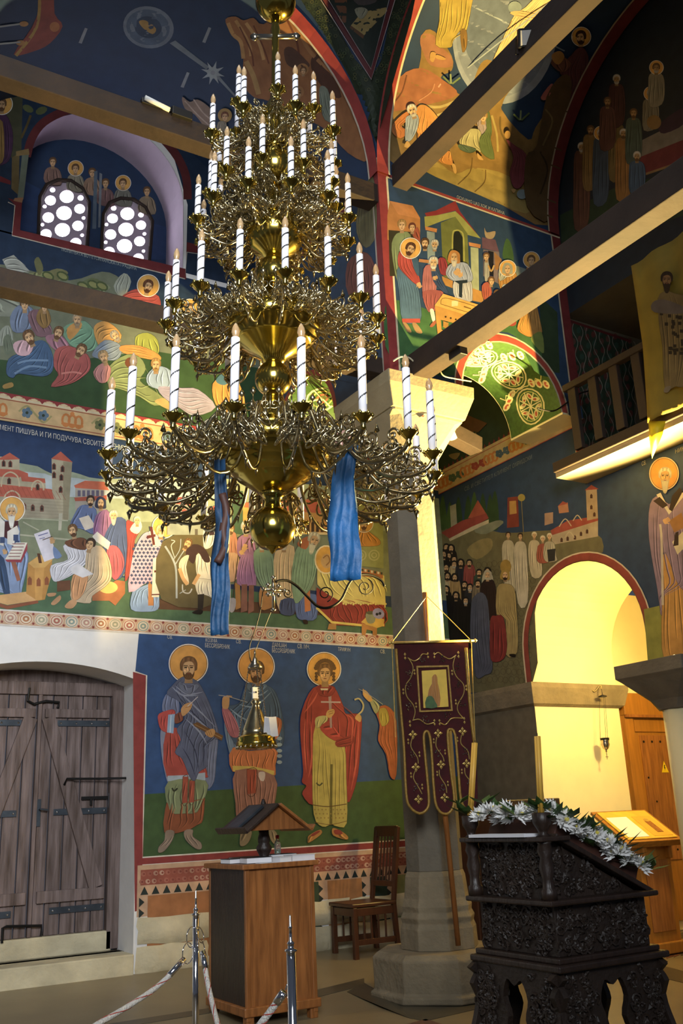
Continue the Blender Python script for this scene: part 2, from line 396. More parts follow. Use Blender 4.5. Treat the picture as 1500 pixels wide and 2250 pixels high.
class Paint:
    def __init__(s, name, surf, parent, zone, T=(0, 0, 1), sub=0, label=None):
        s.name, s.surf, s.parent, s.zone, s.t, s.sub, s.label = name, surf, parent, zone, T, sub, label
        s.v = []; s.f = []; s.c = []; LAY.setdefault(zone, 12)
    def q(s, p): return (s.t[0] + p[0] / s.t[2], s.t[1] + p[1] / s.t[2])
    def raw(s, pts, col):
        LAY[s.zone] += 1; k = 1 - EPS * CURV.get(s.zone, 1) * LAY[s.zone] / 9.0
        tris = tessellate_polygon([[Vector((p[0], p[1], 0)) for p in pts]])
        P = list(pts); T = [tuple(t) for t in tris]
        if s.sub:
            for _ in range(5):
                N = []; mid = {}; big = False
                def m(a, b):
                    key = (min(a, b), max(a, b))
                    if key not in mid: mid[key] = len(P); P.append(((P[a][0] + P[b][0]) / 2, (P[a][1] + P[b][1]) / 2))
                    return mid[key]
                L = lambda a, b: math.hypot(P[a][0] - P[b][0], P[a][1] - P[b][1]) > s.sub
                for a, b, c in T:
                    ab, bc, ca = L(a, b), L(b, c), L(c, a)
                    if not (ab or bc or ca): N.append((a, b, c)); continue
                    big = True
                    if ab and bc and ca:
                        x, y, z = m(a, b), m(b, c), m(c, a); N += [(a, x, z), (x, b, y), (z, y, c), (x, y, z)]
                    else:
                        for _r in range(3):
                            if L(a, b): break
                            a, b, c = b, c, a
                        x = m(a, b)
                        if L(b, c): y = m(b, c); N += [(x, b, y), (a, x, y), (a, y, c)]
                        elif L(c, a): z = m(c, a); N += [(a, x, z), (z, x, b), (z, b, c)]
                        else: N += [(a, x, c), (x, b, c)]
                T = N
                if not big: break
        n = len(s.v)
        for p in P: s.v.append(tuple(CO + (s.surf(p[0], p[1]) - CO) * k))
        s.f += [tuple(i + n for i in t) for t in T]; s.c += [lin(shade(col, 1))] * len(T)
        return s
    def p(s, pts, col, sm=3):
        P = [s.q(p) for p in pts]; return s.raw(crom(P, sm) if sm > 1 else P, col)
    def wp(s, pts, col): return s.raw([prj(p) for p in pts], col)
    def st(s, pts, w, col, sm=4, taper=False):
        P = [s.q(p) for p in pts]; w = w / s.t[2]
        if len(P) > 2 and sm > 1: P = crom(P, sm, False)
        k = len(P); A = []; B = []
        for i, p in enumerate(P):
            a = P[max(0, i - 1)]; b = P[min(k - 1, i + 1)]; dx, dy = b[0] - a[0], b[1] - a[1]; l = math.hypot(dx, dy) or 1
            h = w / 2 * (1 if not taper else max(.12, math.sin(PI * (i + .3) / (k - .4))))
            A.append((p[0] - dy / l * h, p[1] + dx / l * h)); B.append((p[0] + dy / l * h, p[1] - dx / l * h))
        LAY[s.zone] += 1; kk = 1 - EPS * CURV.get(s.zone, 1) * LAY[s.zone] / 9.0; n = len(s.v)
        for p in A + B: s.v.append(tuple(CO + (s.surf(p[0], p[1]) - CO) * kk))
        for i in range(k - 1): s.f.append((n + i, n + i + 1, n + k + i + 1, n + k + i)); s.c.append(lin(shade(col, 1)))
        return s
    def e(s, x, y, rx, col, ry=None, n=18, rot=0):
        ry = rx if ry is None else ry; c, d = math.cos(rot), math.sin(rot)
        return s.raw([s.q((x + rx * math.cos(2 * PI * i / n) * c - ry * math.sin(2 * PI * i / n) * d, y + rx * math.cos(2 * PI * i / n) * d + ry * math.sin(2 * PI * i / n) * c)) for i in range(n)], col)
    def ring(s, x, y, r, w, col, ry=None, n=24):
        ry = r if ry is None else ry
        return s.st([(x + r * math.cos(2 * PI * i / n), y + ry * math.sin(2 * PI * i / n)) for i in range(n + 1)], w, col, 1)
    def folds(s, pts, col, n=4, ang=0, dk=.66, lt=1.24, wd=None, seed=None):
        rd = random.Random(seed if seed is not None else int(sum(p[0] * 3 + p[1] for p in pts)))
        c, d = math.cos(ang), math.sin(ang)
        R = [(x * c + y * d, -x * d + y * c) for x, y in crom(pts, 3)]
        y0 = min(p[1] for p in R); y1 = max(p[1] for p in R); rows = []; m = 9
        for i in range(m):
            yy = y0 + (y1 - y0) * (.04 + .92 * i / (m - 1)); xs = []
            for a, b in zip(R, R[1:] + R[:1]):
                if (a[1] - yy) * (b[1] - yy) < 0: xs.append(a[0] + (b[0] - a[0]) * (yy - a[1]) / (b[1] - a[1]))
            if len(xs) >= 2: rows.append((yy, min(xs), max(xs)))
        if len(rows) < 4: return s
        W = sum(r[2] - r[1] for r in rows) / len(rows); wd = wd or max(W / (n * 4.2), 1.2)
        for k in range(n):
            f0 = (k + .5 + rd.uniform(-.25, .25)) / n; f1 = (k + .5 + rd.uniform(-.45, .45)) / n
            i0 = rd.randint(0, 2); i1 = len(rows) - rd.randint(0, 2)
            if i1 - i0 < 3: continue
            L = []
            for i in range(i0, i1):
                t = i / (len(rows) - 1); f = f0 + (f1 - f0) * t; f = max(.07, min(.93, f + .03 * math.sin(6 * t + k)))
                yy, a, b = rows[i]; x = a + (b - a) * f; L.append((x * c - yy * d, x * d + yy * c))
            s.st(L, wd, shade(col, dk), 3, True)
            s.st([(x + wd * .95 * c, y + wd * .95 * d) for x, y in L], wd * .8, shade(col, lt), 3, True)
        return s
    def robe(s, pts, col, n=4, ang=0, line=True, sm=3, **k):
        if line: s.st(list(pts) + [pts[0]], max(1.2 * s.t[2], 2), shade(col, .45), 3)
        s.p(pts, col, sm); return s.folds(pts, col, n, ang, **k) if n else s
    def head(s, x, y, r, hair='5f4326', beard=None, skin='cda472', halo=0, look=0, tilt=0, long=False, hs=1.0, cov=None):
        c, d = math.cos(tilt), math.sin(tilt); g = lambda u, v: (x + r * (u * c - v * d), y + r * (u * d + v * c))
        if halo:
            s.e(x + r * .05, y - r * .1, halo, 'e9e2d4', n=28); s.e(x + r * .05, y - r * .1, halo * .93, 'a8742a', n=28); s.e(x + r * .05, y - r * .1, halo * .89, 'd99f34', n=28)
        if cov: s.p([g(-1.0, .9), g(-1.05, -.2), g(-.6, -1.15), g(.2, -1.25), g(.95, -.7), g(1.05, .3), g(.9, 1.1)], cov)
        elif long: s.p([g(-.72, 1.15), g(-.92, .1), g(-.68, -.85), g(0, -1.12), g(.68, -.85), g(.92, .1), g(.72, 1.15)], hair)
        else: s.p([g(-.66, .30), g(-.84, -.1), g(-.80, -.55), g(-.48, -1.0), g(.05, -1.14), g(.55, -.98), g(.82, -.55), g(.84, -.1), g(.66, .30)], hair)
        s.p([g(-.34, .8), g(.34, .8), g(.40, 1.5), g(-.40, 1.5)], shade(skin, .78), 1)
        s.e(x + look * r * .12, y + r * .10, r * .60, shade(skin, .8), r * .93, 18, tilt); s.e(x + look * r * .14, y + r * .08, r * .53, skin, r * .84, 18, tilt)
        if not cov: s.p([g(-.60, .02), g(-.72, -.45), g(-.35, -.92), g(.25, -.95), g(.68, -.5), g(.60, .02), g(.50, -.42), g(.15, -.62), g(-.25, -.55), g(-.5, -.38)], shade(hair, 1.15))
        if not cov and r / s.t[2] > 10:
            for k_ in range(5): s.st([g(-.55 + .25 * k_, -.62), g(-.45 + .22 * k_, -.98)], r * .05, shade(hair, .65 if k_ % 2 else 1.45), 1)
        if beard: s.p([g(-.56, .34), g(-.50, .82), g(-.22, 1.12 * hs), g(.22, 1.12 * hs), g(.50, .82), g(.56, .34), g(.36, .66), g(.18, .46), g(-.18, .46), g(-.36, .66)], beard)
        if beard and r / s.t[2] > 10:
            for k_ in range(4): s.st([g(-.3 + .2 * k_, .74), g(-.18 + .12 * k_, 1.05 * hs)], r * .04, shade(beard, 1.4), 1)
        if r / s.t[2] > 5:
            k = look * .18; dk = '33210f'
            for sx in (-1, 1):
                s.st([g(sx * .28 + k - .14, -.02), g(sx * .28 + k + .14, -.02)], r * .11, dk, 1); s.st([g(sx * .28 + k - .2, -.2), g(sx * .28 + k + .2, -.18)], r * .08, shade(hair, .7), 1)
            s.st([g(k, -.1), g(k + .08, .32), g(k - .06, .36)], r * .08, shade(skin, .6), 1); s.st([g(k - .16, .56), g(k + .16, .56)], r * .09, '7a3a26', 1)
            s.st([g(k - .1, -.05), g(k - .06, .3)], r * .08, shade(skin, 1.28), 1); s.st([g(k - .42, .2), g(k - .3, .35)], r * .12, shade(skin, 1.2), 1)
        return s
    def hand(s, x, y, r, a=0, skin='c79a62'):
        c, d = math.cos(a), math.sin(a); g = lambda u, v: (x + r * (u * c - v * d), y + r * (u * d + v * c))
        s.p([g(-.6, .5), g(-.5, -.4), g(.2, -.6), g(.6, -.1), g(.5, .6)], skin)
        for k in range(4): s.st([g(-.35 + .26 * k, -.3), g(-.45 + .3 * k, -1.15 + .12 * abs(k - 1.5))], r * .22, shade(skin, 1.05), 1); s.st([g(-.24 + .26 * k, -.3), g(-.3 + .3 * k, -1.0)], r * .06, shade(skin, .6), 1)
        s.st([g(.45, .2), g(.95, -.3)], r * .24, shade(skin, 1.0), 1); return s
    def done(s):
        if not s.f: return None
        me = bpy.data.meshes.new(s.name); me.from_pydata(s.v, [], s.f); me.materials.append(MATS['fresco'])
        at_ = me.color_attributes.new('Col', 'FLOAT_COLOR', 'CORNER'); buf = []
        for poly, c in zip(me.polygons, s.c): buf += (*c, 1.0) * poly.loop_total
        at_.data.foreach_set('color', buf)
        o = bpy.data.objects.new(s.name, me); COL.objects.link(o); o.parent = s.parent
        if s.label: o['label'] = s.label
        return o
def inscription(surf, parent, text, p0, p1, h, zone, col='cfcdc4', name='painted_inscription'):
    cu = bpy.data.curves.new('t', 'FONT'); cu.body = text; cu.size = 1; cu.resolution_u = 2
    ob = bpy.data.objects.new('t', cu); COL.objects.link(ob); dg = bpy.context.evaluated_depsgraph_get(); dg.update()
    me0 = bpy.data.meshes.new_from_object(ob.evaluated_get(dg)); bpy.data.objects.remove(ob)
    xs = [v.co.x for v in me0.vertices]; w0 = max(xs) or 1; dx, dy = (p1[0] - p0[0]) / w0, (p1[1] - p0[1]) / w0
    LAY[zone] = LAY.get(zone, 12) + 2; kk = 1 - EPS * LAY[zone] / 9
    vs = [tuple(CO + (surf(p0[0] + v.co.x * dx, p0[1] + v.co.x * dy - v.co.y * h / .7) - CO) * kk) for v in me0.vertices]
    me = bpy.data.meshes.new(name); me.from_pydata(vs, [], [tuple(p.vertices) for p in me0.polygons]); me.materials.append(MATS['fresco'])
    a = me.color_attributes.new('Col', 'FLOAT_COLOR', 'CORNER'); c = lin(col); a.data.foreach_set('color', [*c, 1.0] * len(me.loops))
    o = bpy.data.objects.new(name, me); COL.objects.link(o); o.parent = parent; return o
# ------------------------------------------------------------------ frescoes on the north wall
BLUE, GREEN, RED = '1f4a80', '3e5a30', '8f2a26'
nw = lambda x, z: (x, YN, z)
def rectN(P, x0, z0, x1, z1, col): return P.wp([nw(x0, z0), nw(x1, z0), nw(x1, z1), nw(x0, z1)], col)
X0, X1 = -2.9, XW
# --- lower register ground
P = Paint('painted_blue_field', S_N, WALLN, 'saints')
P.raw([(305, 1392), prj(nw(X1, 3.10)), prj(nw(X1, 1.72)), (317, 1745), (322, 1484), (297, 1476)], BLUE); P.done()
P = Paint('painted_green_ground', S_N, WALLN, 'saints'); P.raw([(317, 1745), prj(nw(X1, 1.72)), prj(nw(X1, 1.075)), (313, 1884)], GREEN); P.done()
P = Paint('painted_red_border', S_N, WALLN, 'saints')
P.raw([(292, 1476), (322, 1484), (314, 1898), (309, 2000), (296, 2003)], RED); P.raw([(313, 1884), prj(nw(X1, 1.09)), prj(nw(X1, 1.02)), (313, 1900)], RED)
P.st([(297, 1476), (322, 1484), (316, 1745), (313, 1884), prj(nw(X1, 1.09))], 3, 'ddd6c8', 1); P.st([(310, 2000), (313, 1901), prj(nw(X1, 1.015))], 3, 'ddd6c8', 1); P.done()
# --- dado
P = Paint('painted_dado', S_N, WALLN, 'saints'); rectN(P, 3.10, .58, X1, 1.01, 'c9a27e'); rectN(P, 3.13, .84, X1, .97, '9a4a34')
rd = random.Random(3); x = 3.14
while x < 6.7:
    for z in (.87, .935):
        cx, cy = prj(nw(x + .015 * (z > .9), z)); P.e(cx, cy, 5.4, rd.choice(['b98a70', 'a8604a', 'c49a80', 'a2543e']), n=9); P.e(cx + 1.5, cy, 2.6, '8a3c2c', n=7)
    x += .058
rectN(P, 3.13, .755, X1, .835, 'd0a47c'); x = 3.13
while x < 6.7:
    P.wp([nw(x, .76), nw(x + .075, .76), nw(x + .0375, .83)], '2b3430'); x += .105
xs = [3.20, 3.98, 4.75, 5.05, 5.55, 5.85, 6.35, 6.75]; cs = ['a8682e', '7e8a5a', '3a4a34', 'b0702e', '2f4438', '8a8a50', '3a4a34']
for a, b, c in zip(xs, xs[1:], cs):
    rectN(P, a, .2, b - .1, .75, c)
    for k in range(6): P.wp([nw(b - .1, .72 - k * .09), nw(b - .05, .68 - k * .09), nw(b - .1, .64 - k * .09)], '2b3430')
for k in range(3): P.wp([nw(3.12, .74 - k * .09), nw(3.17, .70 - k * .09), nw(3.12, .66 - k * .09)], '2b3430')
P.done()
# --- medallion border between the registers
P = Paint('painted_medallion_border', S_N, WALLN, 'saints'); rectN(P, X0, 3.105, X1, 3.255, 'd8d0c8'); rectN(P, X0, 3.12, X1, 3.24, 'c79f7c')
x = .9; k = 0; mc = ['b0604c', '8a9a90', 'b98a78', 'b07040', 'a8a488']
while x < 6.75:
    cx, cy = prj(nw(x, 3.18)); cx2, _ = prj(nw(x + .065, 3.18)); _, cy2 = prj(nw(x, 3.235)); rx, ry = (cx2 - cx) * .95, cy - cy2
    c = mc[k % 5]; P.e(cx, cy, rx, 'dccab0', ry); P.ring(cx, cy, rx * .82, 2, c, ry * .82, 14); P.e(cx, cy, rx * .5, c, ry * .5, 10); P.e(cx, cy, rx * .22, 'e0cfae', ry * .22, 8)
    for sy in (-1, 1): P.e(cx + rx * 1.05, cy + sy * ry * .8, 3, '8f3a30', n=6)
    x += .138; k += 1
P.done()
# --- the standing saints
T1 = (310, 1380, 4.412)
P = Paint('painted_saint', S_N, WALLN, 'saints', T1, label='painted saint in grey-blue cloak over a red tunic holding a scroll')
P.e(458, 345, 192, 'e8e2dc', n=36); P.e(458, 345, 182, '5a3416', n=36); P.e(458, 345, 177, 'd99a34', n=36)
P.robe([(190, 980), (260, 1000), (300, 1250), (265, 1490), (230, 1400), (195, 1200)], '7f8aa6', 2)
P.robe([(640, 1040), (740, 1040), (725, 1300), (705, 1490), (640, 1560), (620, 1400)], '6f7a9a', 3)
P.robe([(240, 1000), (420, 1010), (600, 1300), (640, 1420), (610, 1450), (250, 1440)], 'a83a2c', 6)
P.p([(255, 1432), (440, 1425), (620, 1400), (622, 1490), (262, 1495)], '9fb0c0', 1)
P.robe([(262, 1488), (625, 1480), (612, 1660), (545, 1790), (290, 1800), (248, 1700)], '7f8c66', 6)
P.robe([(248, 1690), (295, 1795), (420, 1800), (545, 1785), (612, 1640), (598, 1860), (540, 1910), (430, 1965), (225, 1980)], '8c4820', 6)
P.robe([(405, 1440), (455, 1440), (445, 1695), (398, 1695)], 'a04428', 1, sm=1); P.robe([(468, 1480), (520, 1480), (510, 1690), (466, 1690)], 'a04428', 1, sm=1)
P.st([(300, 1550), (320, 1580), (352, 1552)], 16, '2f3424')
P.robe([(240, 1965), (320, 1970), (300, 2060), (225, 2160), (168, 2175), (172, 2120), (225, 2060)], '8d7b6b', 2); P.robe([(420, 1965), (500, 1955), (500, 2020), (578, 2080), (582, 2140), (525, 2135), (430, 2050)], '8d7b6b', 2)
P.robe([(235, 650), (340, 630), (370, 800), (310, 835), (205, 800)], '6d7aa0', 3)
P.robe([(175, 830), (300, 790), (330, 840), (270, 1000), (195, 985), (165, 900)], 'b83a34', 3)
CL = [(300, 560), (360, 500), (430, 470), (540, 515), (610, 620), (680, 780), (745, 985), (750, 1075), (690, 1080), (640, 1180), (645, 1330), (560, 1395), (520, 1480), (470, 1440), (400, 1270), (328, 1205), (385, 1085), (345, 980), (420, 880), (380, 720), (250, 640)]
P.robe(CL, '56607f', 7, .35)
for a in ([(300, 570), (400, 650), (560, 650)], [(340, 600), (500, 740), (720, 960)], [(330, 560), (450, 640), (600, 620)], [(430, 880), (560, 1000), (640, 1130)], [(400, 760), (560, 900), (700, 1020)]): P.st(a, 16, '8a96b4', 4, True)
for a in ([(345, 640), (480, 800), (690, 1000)], [(420, 1000), (520, 1180), (560, 1380)], [(400, 1160), (470, 1280), (530, 1450)], [(600, 1060), (610, 1200), (600, 1340)]): P.st(a, 10, '2c3350', 4, True)
P.p([(262, 840), (328, 832), (312, 1022), (250, 1012)], '86a8cc', 1); P.st([(290, 845), (280, 1015)], 8, 'c2d4e6', 1)
P.robe([(328, 850), (385, 815), (405, 890), (330, 925)], '7c4230', 1)
P.p([(385, 790), (420, 740), (470, 725), (495, 740), (470, 800), (405, 855)], 'c2935c'); P.st([(440, 735), (500, 720)], 12, 'c2935c', 1); P.st([(450, 760), (550, 665)], 7, 'c8c8d0', 1); P.st([(430, 770), (480, 760)], 4, '6a4422', 1)
P.p([(500, 930), (545, 912), (795, 1045), (780, 1092), (520, 955)], '6f4c28', 1); P.st([(520, 935), (780, 1065)], 8, '9a7444', 1)
P.p([(620, 1010), (690, 975), (718, 1005), (690, 1060), (640, 1045)], 'b98a50')
for k in range(3): P.st([(635 + k * 18, 1010 - k * 8), (650 + k * 18, 1050 - k * 6)], 4, '6a4422', 1)
P.head(460, 385, 100, '6c4a28', '5c3e20', 'c9a070'); P.robe([(370, 520), (420, 560), (470, 580), (530, 540), (560, 570), (470, 640), (380, 590)], '6a7492', 2); P.done()

P = Paint('painted_saint', S_N, WALLN, 'saints', T1, label='painted saint in blue mantle and orange tunic behind the hanging lamp')
P.e(1115, 370, 180, 'e8e2dc', n=36); P.e(1115, 370, 171, '5a3416', n=36); P.e(1115, 370, 166, 'd9962c', n=36)
P.robe([(805, 920), (900, 900), (960, 1180), (890, 1270), (840, 1150)], '6c86a4', 3)
P.robe([(890, 1160), (1290, 1160), (1300, 1330), (1285, 1440), (1100, 1380), (885, 1390)], 'c06a2c', 9)
P.p([(885, 1335), (1080, 1340), (1290, 1385), (1285, 1450), (1080, 1375), (890, 1390)], 'c8b04c', 1)
P.robe([(915, 1380), (1290, 1430), (1290, 1720), (1250, 1900), (960, 1900), (915, 1700)], '9a6a5c', 9)
P.robe([(1025, 1370), (1120, 1370), (1110, 1600), (1030, 1610)], '9c3e22', 2, sm=1); P.p([(1140, 1400), (1200, 1400), (1190, 1480), (1150, 1470)], 'cfc0b8')
P.robe([(980, 1940), (1070, 1960), (1050, 2060), (1000, 2110), (955, 2095)], '8d7b5b', 1); P.robe([(1240, 1940), (1310, 1980), (1325, 2060), (1300, 2100), (1250, 2040)], '8d7b5b', 1)
P.robe([(1010, 560), (1080, 530), (1230, 560), (1310, 640), (1370, 860), (1380, 1100), (1300, 1160), (930, 1160), (830, 790), (950, 730)], '3f5a78', 8, .2)
for a in ([(950, 740), (1100, 760), (1260, 620)], [(860, 780), (960, 860), (1050, 900)], [(900, 830), (940, 960), (960, 1060)], [(1040, 620), (1150, 650), (1230, 600)]): P.st(a, 16, '7d98b4', 4, True)
P.robe([(785, 775), (840, 780), (930, 920), (945, 1050), (860, 1040), (800, 880)], 'a86070', 3); P.robe([(1270, 870), (1350, 880), (1360, 960), (1310, 1080), (1260, 1000)], 'b8622c', 2)
P.p([(785, 700), (800, 665), (850, 655), (855, 720), (840, 780), (790, 775)], 'c2935c'); P.st([(750, 650), (860, 670), (1030, 720)], 8, '9aa0a8'); P.st([(850, 660), (880, 665)], 14, 'c2935c', 1)
for k in range(5): P.e(1340, 1070 + k * 60 - (k > 2) * 10, 26, '8fa4b4', 18)
P.head(1115, 420, 95, '5c4022', '4c3420', 'b98a58'); P.robe([(1040, 530), (1090, 580), (1150, 590), (1190, 540), (1220, 570), (1120, 630), (1030, 590)], '56708c', 2); P.done()

T2 = (630, 1380, 4.411)
P = Paint('painted_saint', S_N, WALLN, 'saints', T2, label='painted young martyr in red cloak over a yellow tunic with cross and sickle')
P.e(360, 398, 167, 'ece4d0', n=36); P.e(360, 398, 158, '6a3c10', n=36); P.e(360, 398, 154, 'e0a01e', n=36)
P.robe([(255, 580), (440, 560), (540, 740), (570, 830), (680, 830), (725, 880), (715, 1100), (690, 1400), (640, 1600), (575, 1690), (400, 1500), (260, 1715), (150, 1610), (190, 1530), (145, 1490), (160, 1380), (130, 1000), (150, 790)], '98221a', 9)
P.robe([(275, 950), (420, 1010), (480, 1070), (560, 1150), (575, 1450), (580, 1890), (480, 1920), (430, 1900), (345, 1925), (260, 1800), (250, 1300)], 'b8a84c', 8, dk=.72, lt=1.16)
P.p([(420, 1320), (445, 1320), (440, 1900), (412, 1900)], '6c6428', 1)
P.st([(255, 1715), (400, 1730), (580, 1705)], 8, '5a4018'); P.st([(265, 1880), (420, 1905), (580, 1870)], 6, '7a5a20')
for k in range(26): P.e(270 + k * 12, 1760 + (k % 3) * 40, 8, '96803a', n=6)
P.st([(285, 1500), (315, 1525), (345, 1500)], 14, '4f5030')
P.robe([(280, 870), (380, 850), (390, 900), (290, 970)], 'b7b06e', 2)
P.robe([(320, 960), (420, 900), (480, 1010), (565, 1080), (490, 1100), (380, 1040)], 'a82a1e', 2, .8); P.robe([(480, 1090), (640, 1040), (625, 1130), (490, 1150)], '8c1e18', 2, 1.2)
for a in ([(170, 820), (260, 700), (300, 620)], [(580, 840), (640, 900), (625, 1100)], [(700, 900), (680, 1250), (620, 1580)], [(180, 880), (170, 1100), (190, 1400)], [(230, 900), (240, 1250), (210, 1450)]): P.st(a, 16, 'c84a30', 4, True)
P.p([(400, 620), (430, 620), (438, 965), (418, 970)], 'a88a88', 1); P.p([(330, 708), (520, 712), (520, 726), (330, 724)], 'b8a4a4', 1)
P.p([(380, 850), (395, 800), (450, 785), (462, 820), (420, 870)], 'c79a4e'); P.st([(400, 815), (455, 800)], 4, '6a4422', 1); P.st([(405, 835), (450, 822)], 4, '6a4422', 1)
P.p([(660, 870), (690, 830), (722, 860), (712, 910), (680, 895)], 'c79a4e'); P.st([(655, 695), (700, 685), (740, 740), (730, 800), (695, 835)], 16, 'b8b07a')
P.robe([(300, 1960), (335, 1960), (330, 2000), (215, 2080), (203, 2050), (215, 2010)], 'b07a2c', 1); P.p([(240, 2000), (300, 1965), (320, 1975), (250, 2020)], '8f2a1c'); P.robe([(440, 1945), (480, 1945), (560, 1990), (595, 2030), (570, 2050), (450, 2010)], 'b07a2c', 1); P.p([(455, 1960), (510, 1955), (540, 1995), (470, 2000)], '8f2a1c')
P.head(370, 440, 88, '6a4a22', None, 'cfa05e', long=False)
for k in range(13): a = PI * (1.1 + .8 * k / 12 * 1.0) if k < 13 else 0; P.e(370 + 92 * math.cos(a), 420 + 105 * math.sin(a), 22, '6a4a22', n=9)
for sx in (-1, 1):
    for k in range(3): P.e(370 + sx * 84, 440 + k * 30, 17, '5f4220', n=8)
P.robe([(290, 590), (320, 550), (330, 610), (400, 610), (430, 560), (470, 590), (420, 660), (320, 650)], '8c1e1a', 2); P.p([(325, 585), (400, 585), (395, 602), (330, 602)], 'd8d0b0', 1); P.done()
P = Paint('painted_saint', S_N, WALLN, 'saints', T2, label='painted saint half hidden by the pillar with a raised hand')
P.robe([(860, 810), (900, 760), (980, 760), (1060, 900), (1060, 1420), (1000, 1430), (960, 1220), (885, 1090), (900, 940)], 'a8542a', 4); P.robe([(890, 800), (960, 780), (990, 900), (920, 950)], 'a89a3c', 2)
P.robe([(800, 690), (840, 690), (900, 760), (860, 830), (815, 740)], '9aa07a', 1); P.p([(740, 650), (745, 600), (780, 620), (830, 690), (800, 715), (760, 680)], 'c79a4e'); P.st([(740, 650), (740, 590)], 9, 'c79a4e', 1); P.st([(695, 590), (760, 620), (930, 740)], 6, '8a94a0', 1); P.done()
for t, a, b, h in (('СВ.', (367, 1403), (379, 1404), 8), ('КОЗМА', (451, 1410), (477, 1412), 8), ('БЕССРЕБРЕНИК', (450, 1422), (505, 1426), 9), ('СВ.', (518, 1413), (530, 1414), 8), ('ДАМЈАН', (597, 1421), (629, 1423), 9), ('БЕССРЕБРЕНИК', (597, 1433), (648, 1436), 9), ('СВ. МЧ.', (653, 1424), (680, 1426), 9), ('ТРИФУН', (742, 1430), (769, 1432), 8), ('СВ.', (835, 1435), (846, 1436), 8)):
    inscription(S_N, WALLN, t, a, b, h, 'saints')

# --- middle register: teacher with pupils, workers, burial
P = Paint('painted_scene_ground', S_N, WALLN, 'mid')
rectN(P, X0, 3.255, X1, 5.08, '17335c'); TC = (0, 960, 3.75)
P.t = TC
P.p([(-900, 200), (160, 215), (420, 300), (600, 290), (860, 350), (1600, 330), (3700, 520), (3700, 900), (-900, 900)], '8f9a82'); P.p([(-900, 240), (240, 290), (420, 320), (640, 340), (900, 380), (1700, 380), (1700, 520), (-900, 420)], 'a9b4b8')
P.p([(-900, 640), (200, 650), (700, 700), (1600, 700), (3700, 800), (3700, 1350), (-900, 1000)], '7c8468', 1)
P.raw([prj(nw(X0, 3.255)), prj(nw(X1, 3.255)), prj(nw(X1, 3.55)), prj(nw(4.2, 3.62)), prj(nw(X0, 3.75))], '4c6b4c')
P.t = TC; P.p([(1240, 1330), (1900, 1350), (2900, 1400), (2900, 1480), (1300, 1420)], '5a3c28', 1); P.done()
P = Paint('painted_building', S_N, WALLN, 'mid', TC, label='painted church with red tiled roofs and bell tower')
wallc, roof = 'a39a80', 'a8482c'
P.p([(-400, 260), (0, 230), (160, 260), (230, 420), (-400, 420)], wallc, 1); P.p([(-10, 160), (160, 180), (160, 280), (-10, 280)], wallc, 1); P.p([(-30, 190), (80, 130), (165, 185)], roof, 1)
P.p([(-400, 250), (30, 265), (150, 270), (230, 300), (235, 350), (100, 330), (-400, 320)], roof, 1); P.p([(160, 330), (370, 340), (380, 450), (160, 440)], wallc, 1); P.p([(170, 320), (370, 345), (375, 380), (180, 365)], roof, 1)
P.p([(-400, 460), (560, 510), (570, 680), (-400, 640)], '9a927c', 1); P.p([(-400, 380), (0, 390), (420, 430), (560, 520), (-400, 470)], roof, 1)
P.p([(425, 180), (595, 210), (560, 690), (500, 680), (430, 460)], wallc, 1); P.p([(520, 200), (595, 210), (560, 690), (520, 680)], '8a8268', 1); P.p([(420, 180), (500, 120), (600, 210)], roof, 1)
for x, y in ((445, 230), (515, 250), (445, 300), (505, 320), (500, 420), (85, 210), (30, 205), (75, 350), (310, 400), (200, 560), (270, 570), (345, 575), (-40, 540)):
    P.p([(x - 16, y + 40), (x - 16, y), (x, y - 18), (x + 16, y), (x + 16, y + 40)], '6a3428', 1); P.p([(x - 8, y + 36), (x - 8, y + 2), (x, y - 6), (x + 8, y + 2), (x + 8, y + 36)], '2a241c', 1)
for x, y, r in ((85, 350, 75), (310, 400, 50), (100, 500, 70)): P.st([(x - r, y + r * .8), (x - r * .8, y - r * .3), (x, y - r * .8), (x + r * .8, y - r * .3), (x + r, y + r * .8)], 12, 'b8a888')
for k in range(7): P.st([(-380, 440 + k * 30), (560, 520 + k * 25)], 2, '7c745e', 1)
for k in range(14): P.st([(-20 + k * 40, 395 + k * 4), (20 + k * 40, 480 + k * 3)], 3, '8a3420', 1)
P.p([(620, 410), (860, 420), (870, 620), (620, 600)], '9c9488', 1); P.p([(610, 400), (700, 360), (860, 370), (900, 440), (620, 420)], 'b0522c', 1); P.p([(610, 500), (880, 480), (880, 520), (620, 530)], 'a04428', 1)
for k in range(6): P.p([(640 + k * 38, 440), (664 + k * 38, 440), (664 + k * 38, 490), (640 + k * 38, 490)], '5a5468', 1)
P.p([(485, 630), (515, 630), (505, 770), (480, 770)], 'b0ac98', 1); P.st([(-300, 760), (600, 850)], 14, 'a8a890', 1); P.st([(190, 700), (320, 770)], 10, 'a8a890', 1); P.st([(-200, 650), (560, 690)], 10, 'a8a890', 1); P.done()
P = Paint('painted_bishop', S_N, WALLN, 'mid', TC, label='painted seated bishop with white beard and open book')
P.e(100, 595, 108, 'e8e0d0', n=30); P.e(100, 595, 100, 'a8742a', n=30); P.e(100, 595, 96, 'd99f34', n=30)
P.robe([(-160, 740), (0, 690), (150, 720), (165, 860), (230, 960), (220, 1080), (180, 1260), (160, 1310), (60, 1290), (-160, 1200)], '7c92b8', 6); P.robe([(-40, 1000), (30, 1000), (80, 1290), (30, 1280)], '2a4468', 1)
P.p([(-60, 700), (150, 690), (150, 760), (60, 840), (-60, 780)], '4a1c22', 1); P.p([(-20, 640), (40, 700), (30, 900), (-20, 880)], 'd8d4cc', 1); P.p([(60, 780), (140, 730), (160, 780), (120, 900), (60, 880)], 'd4d0c8', 1)
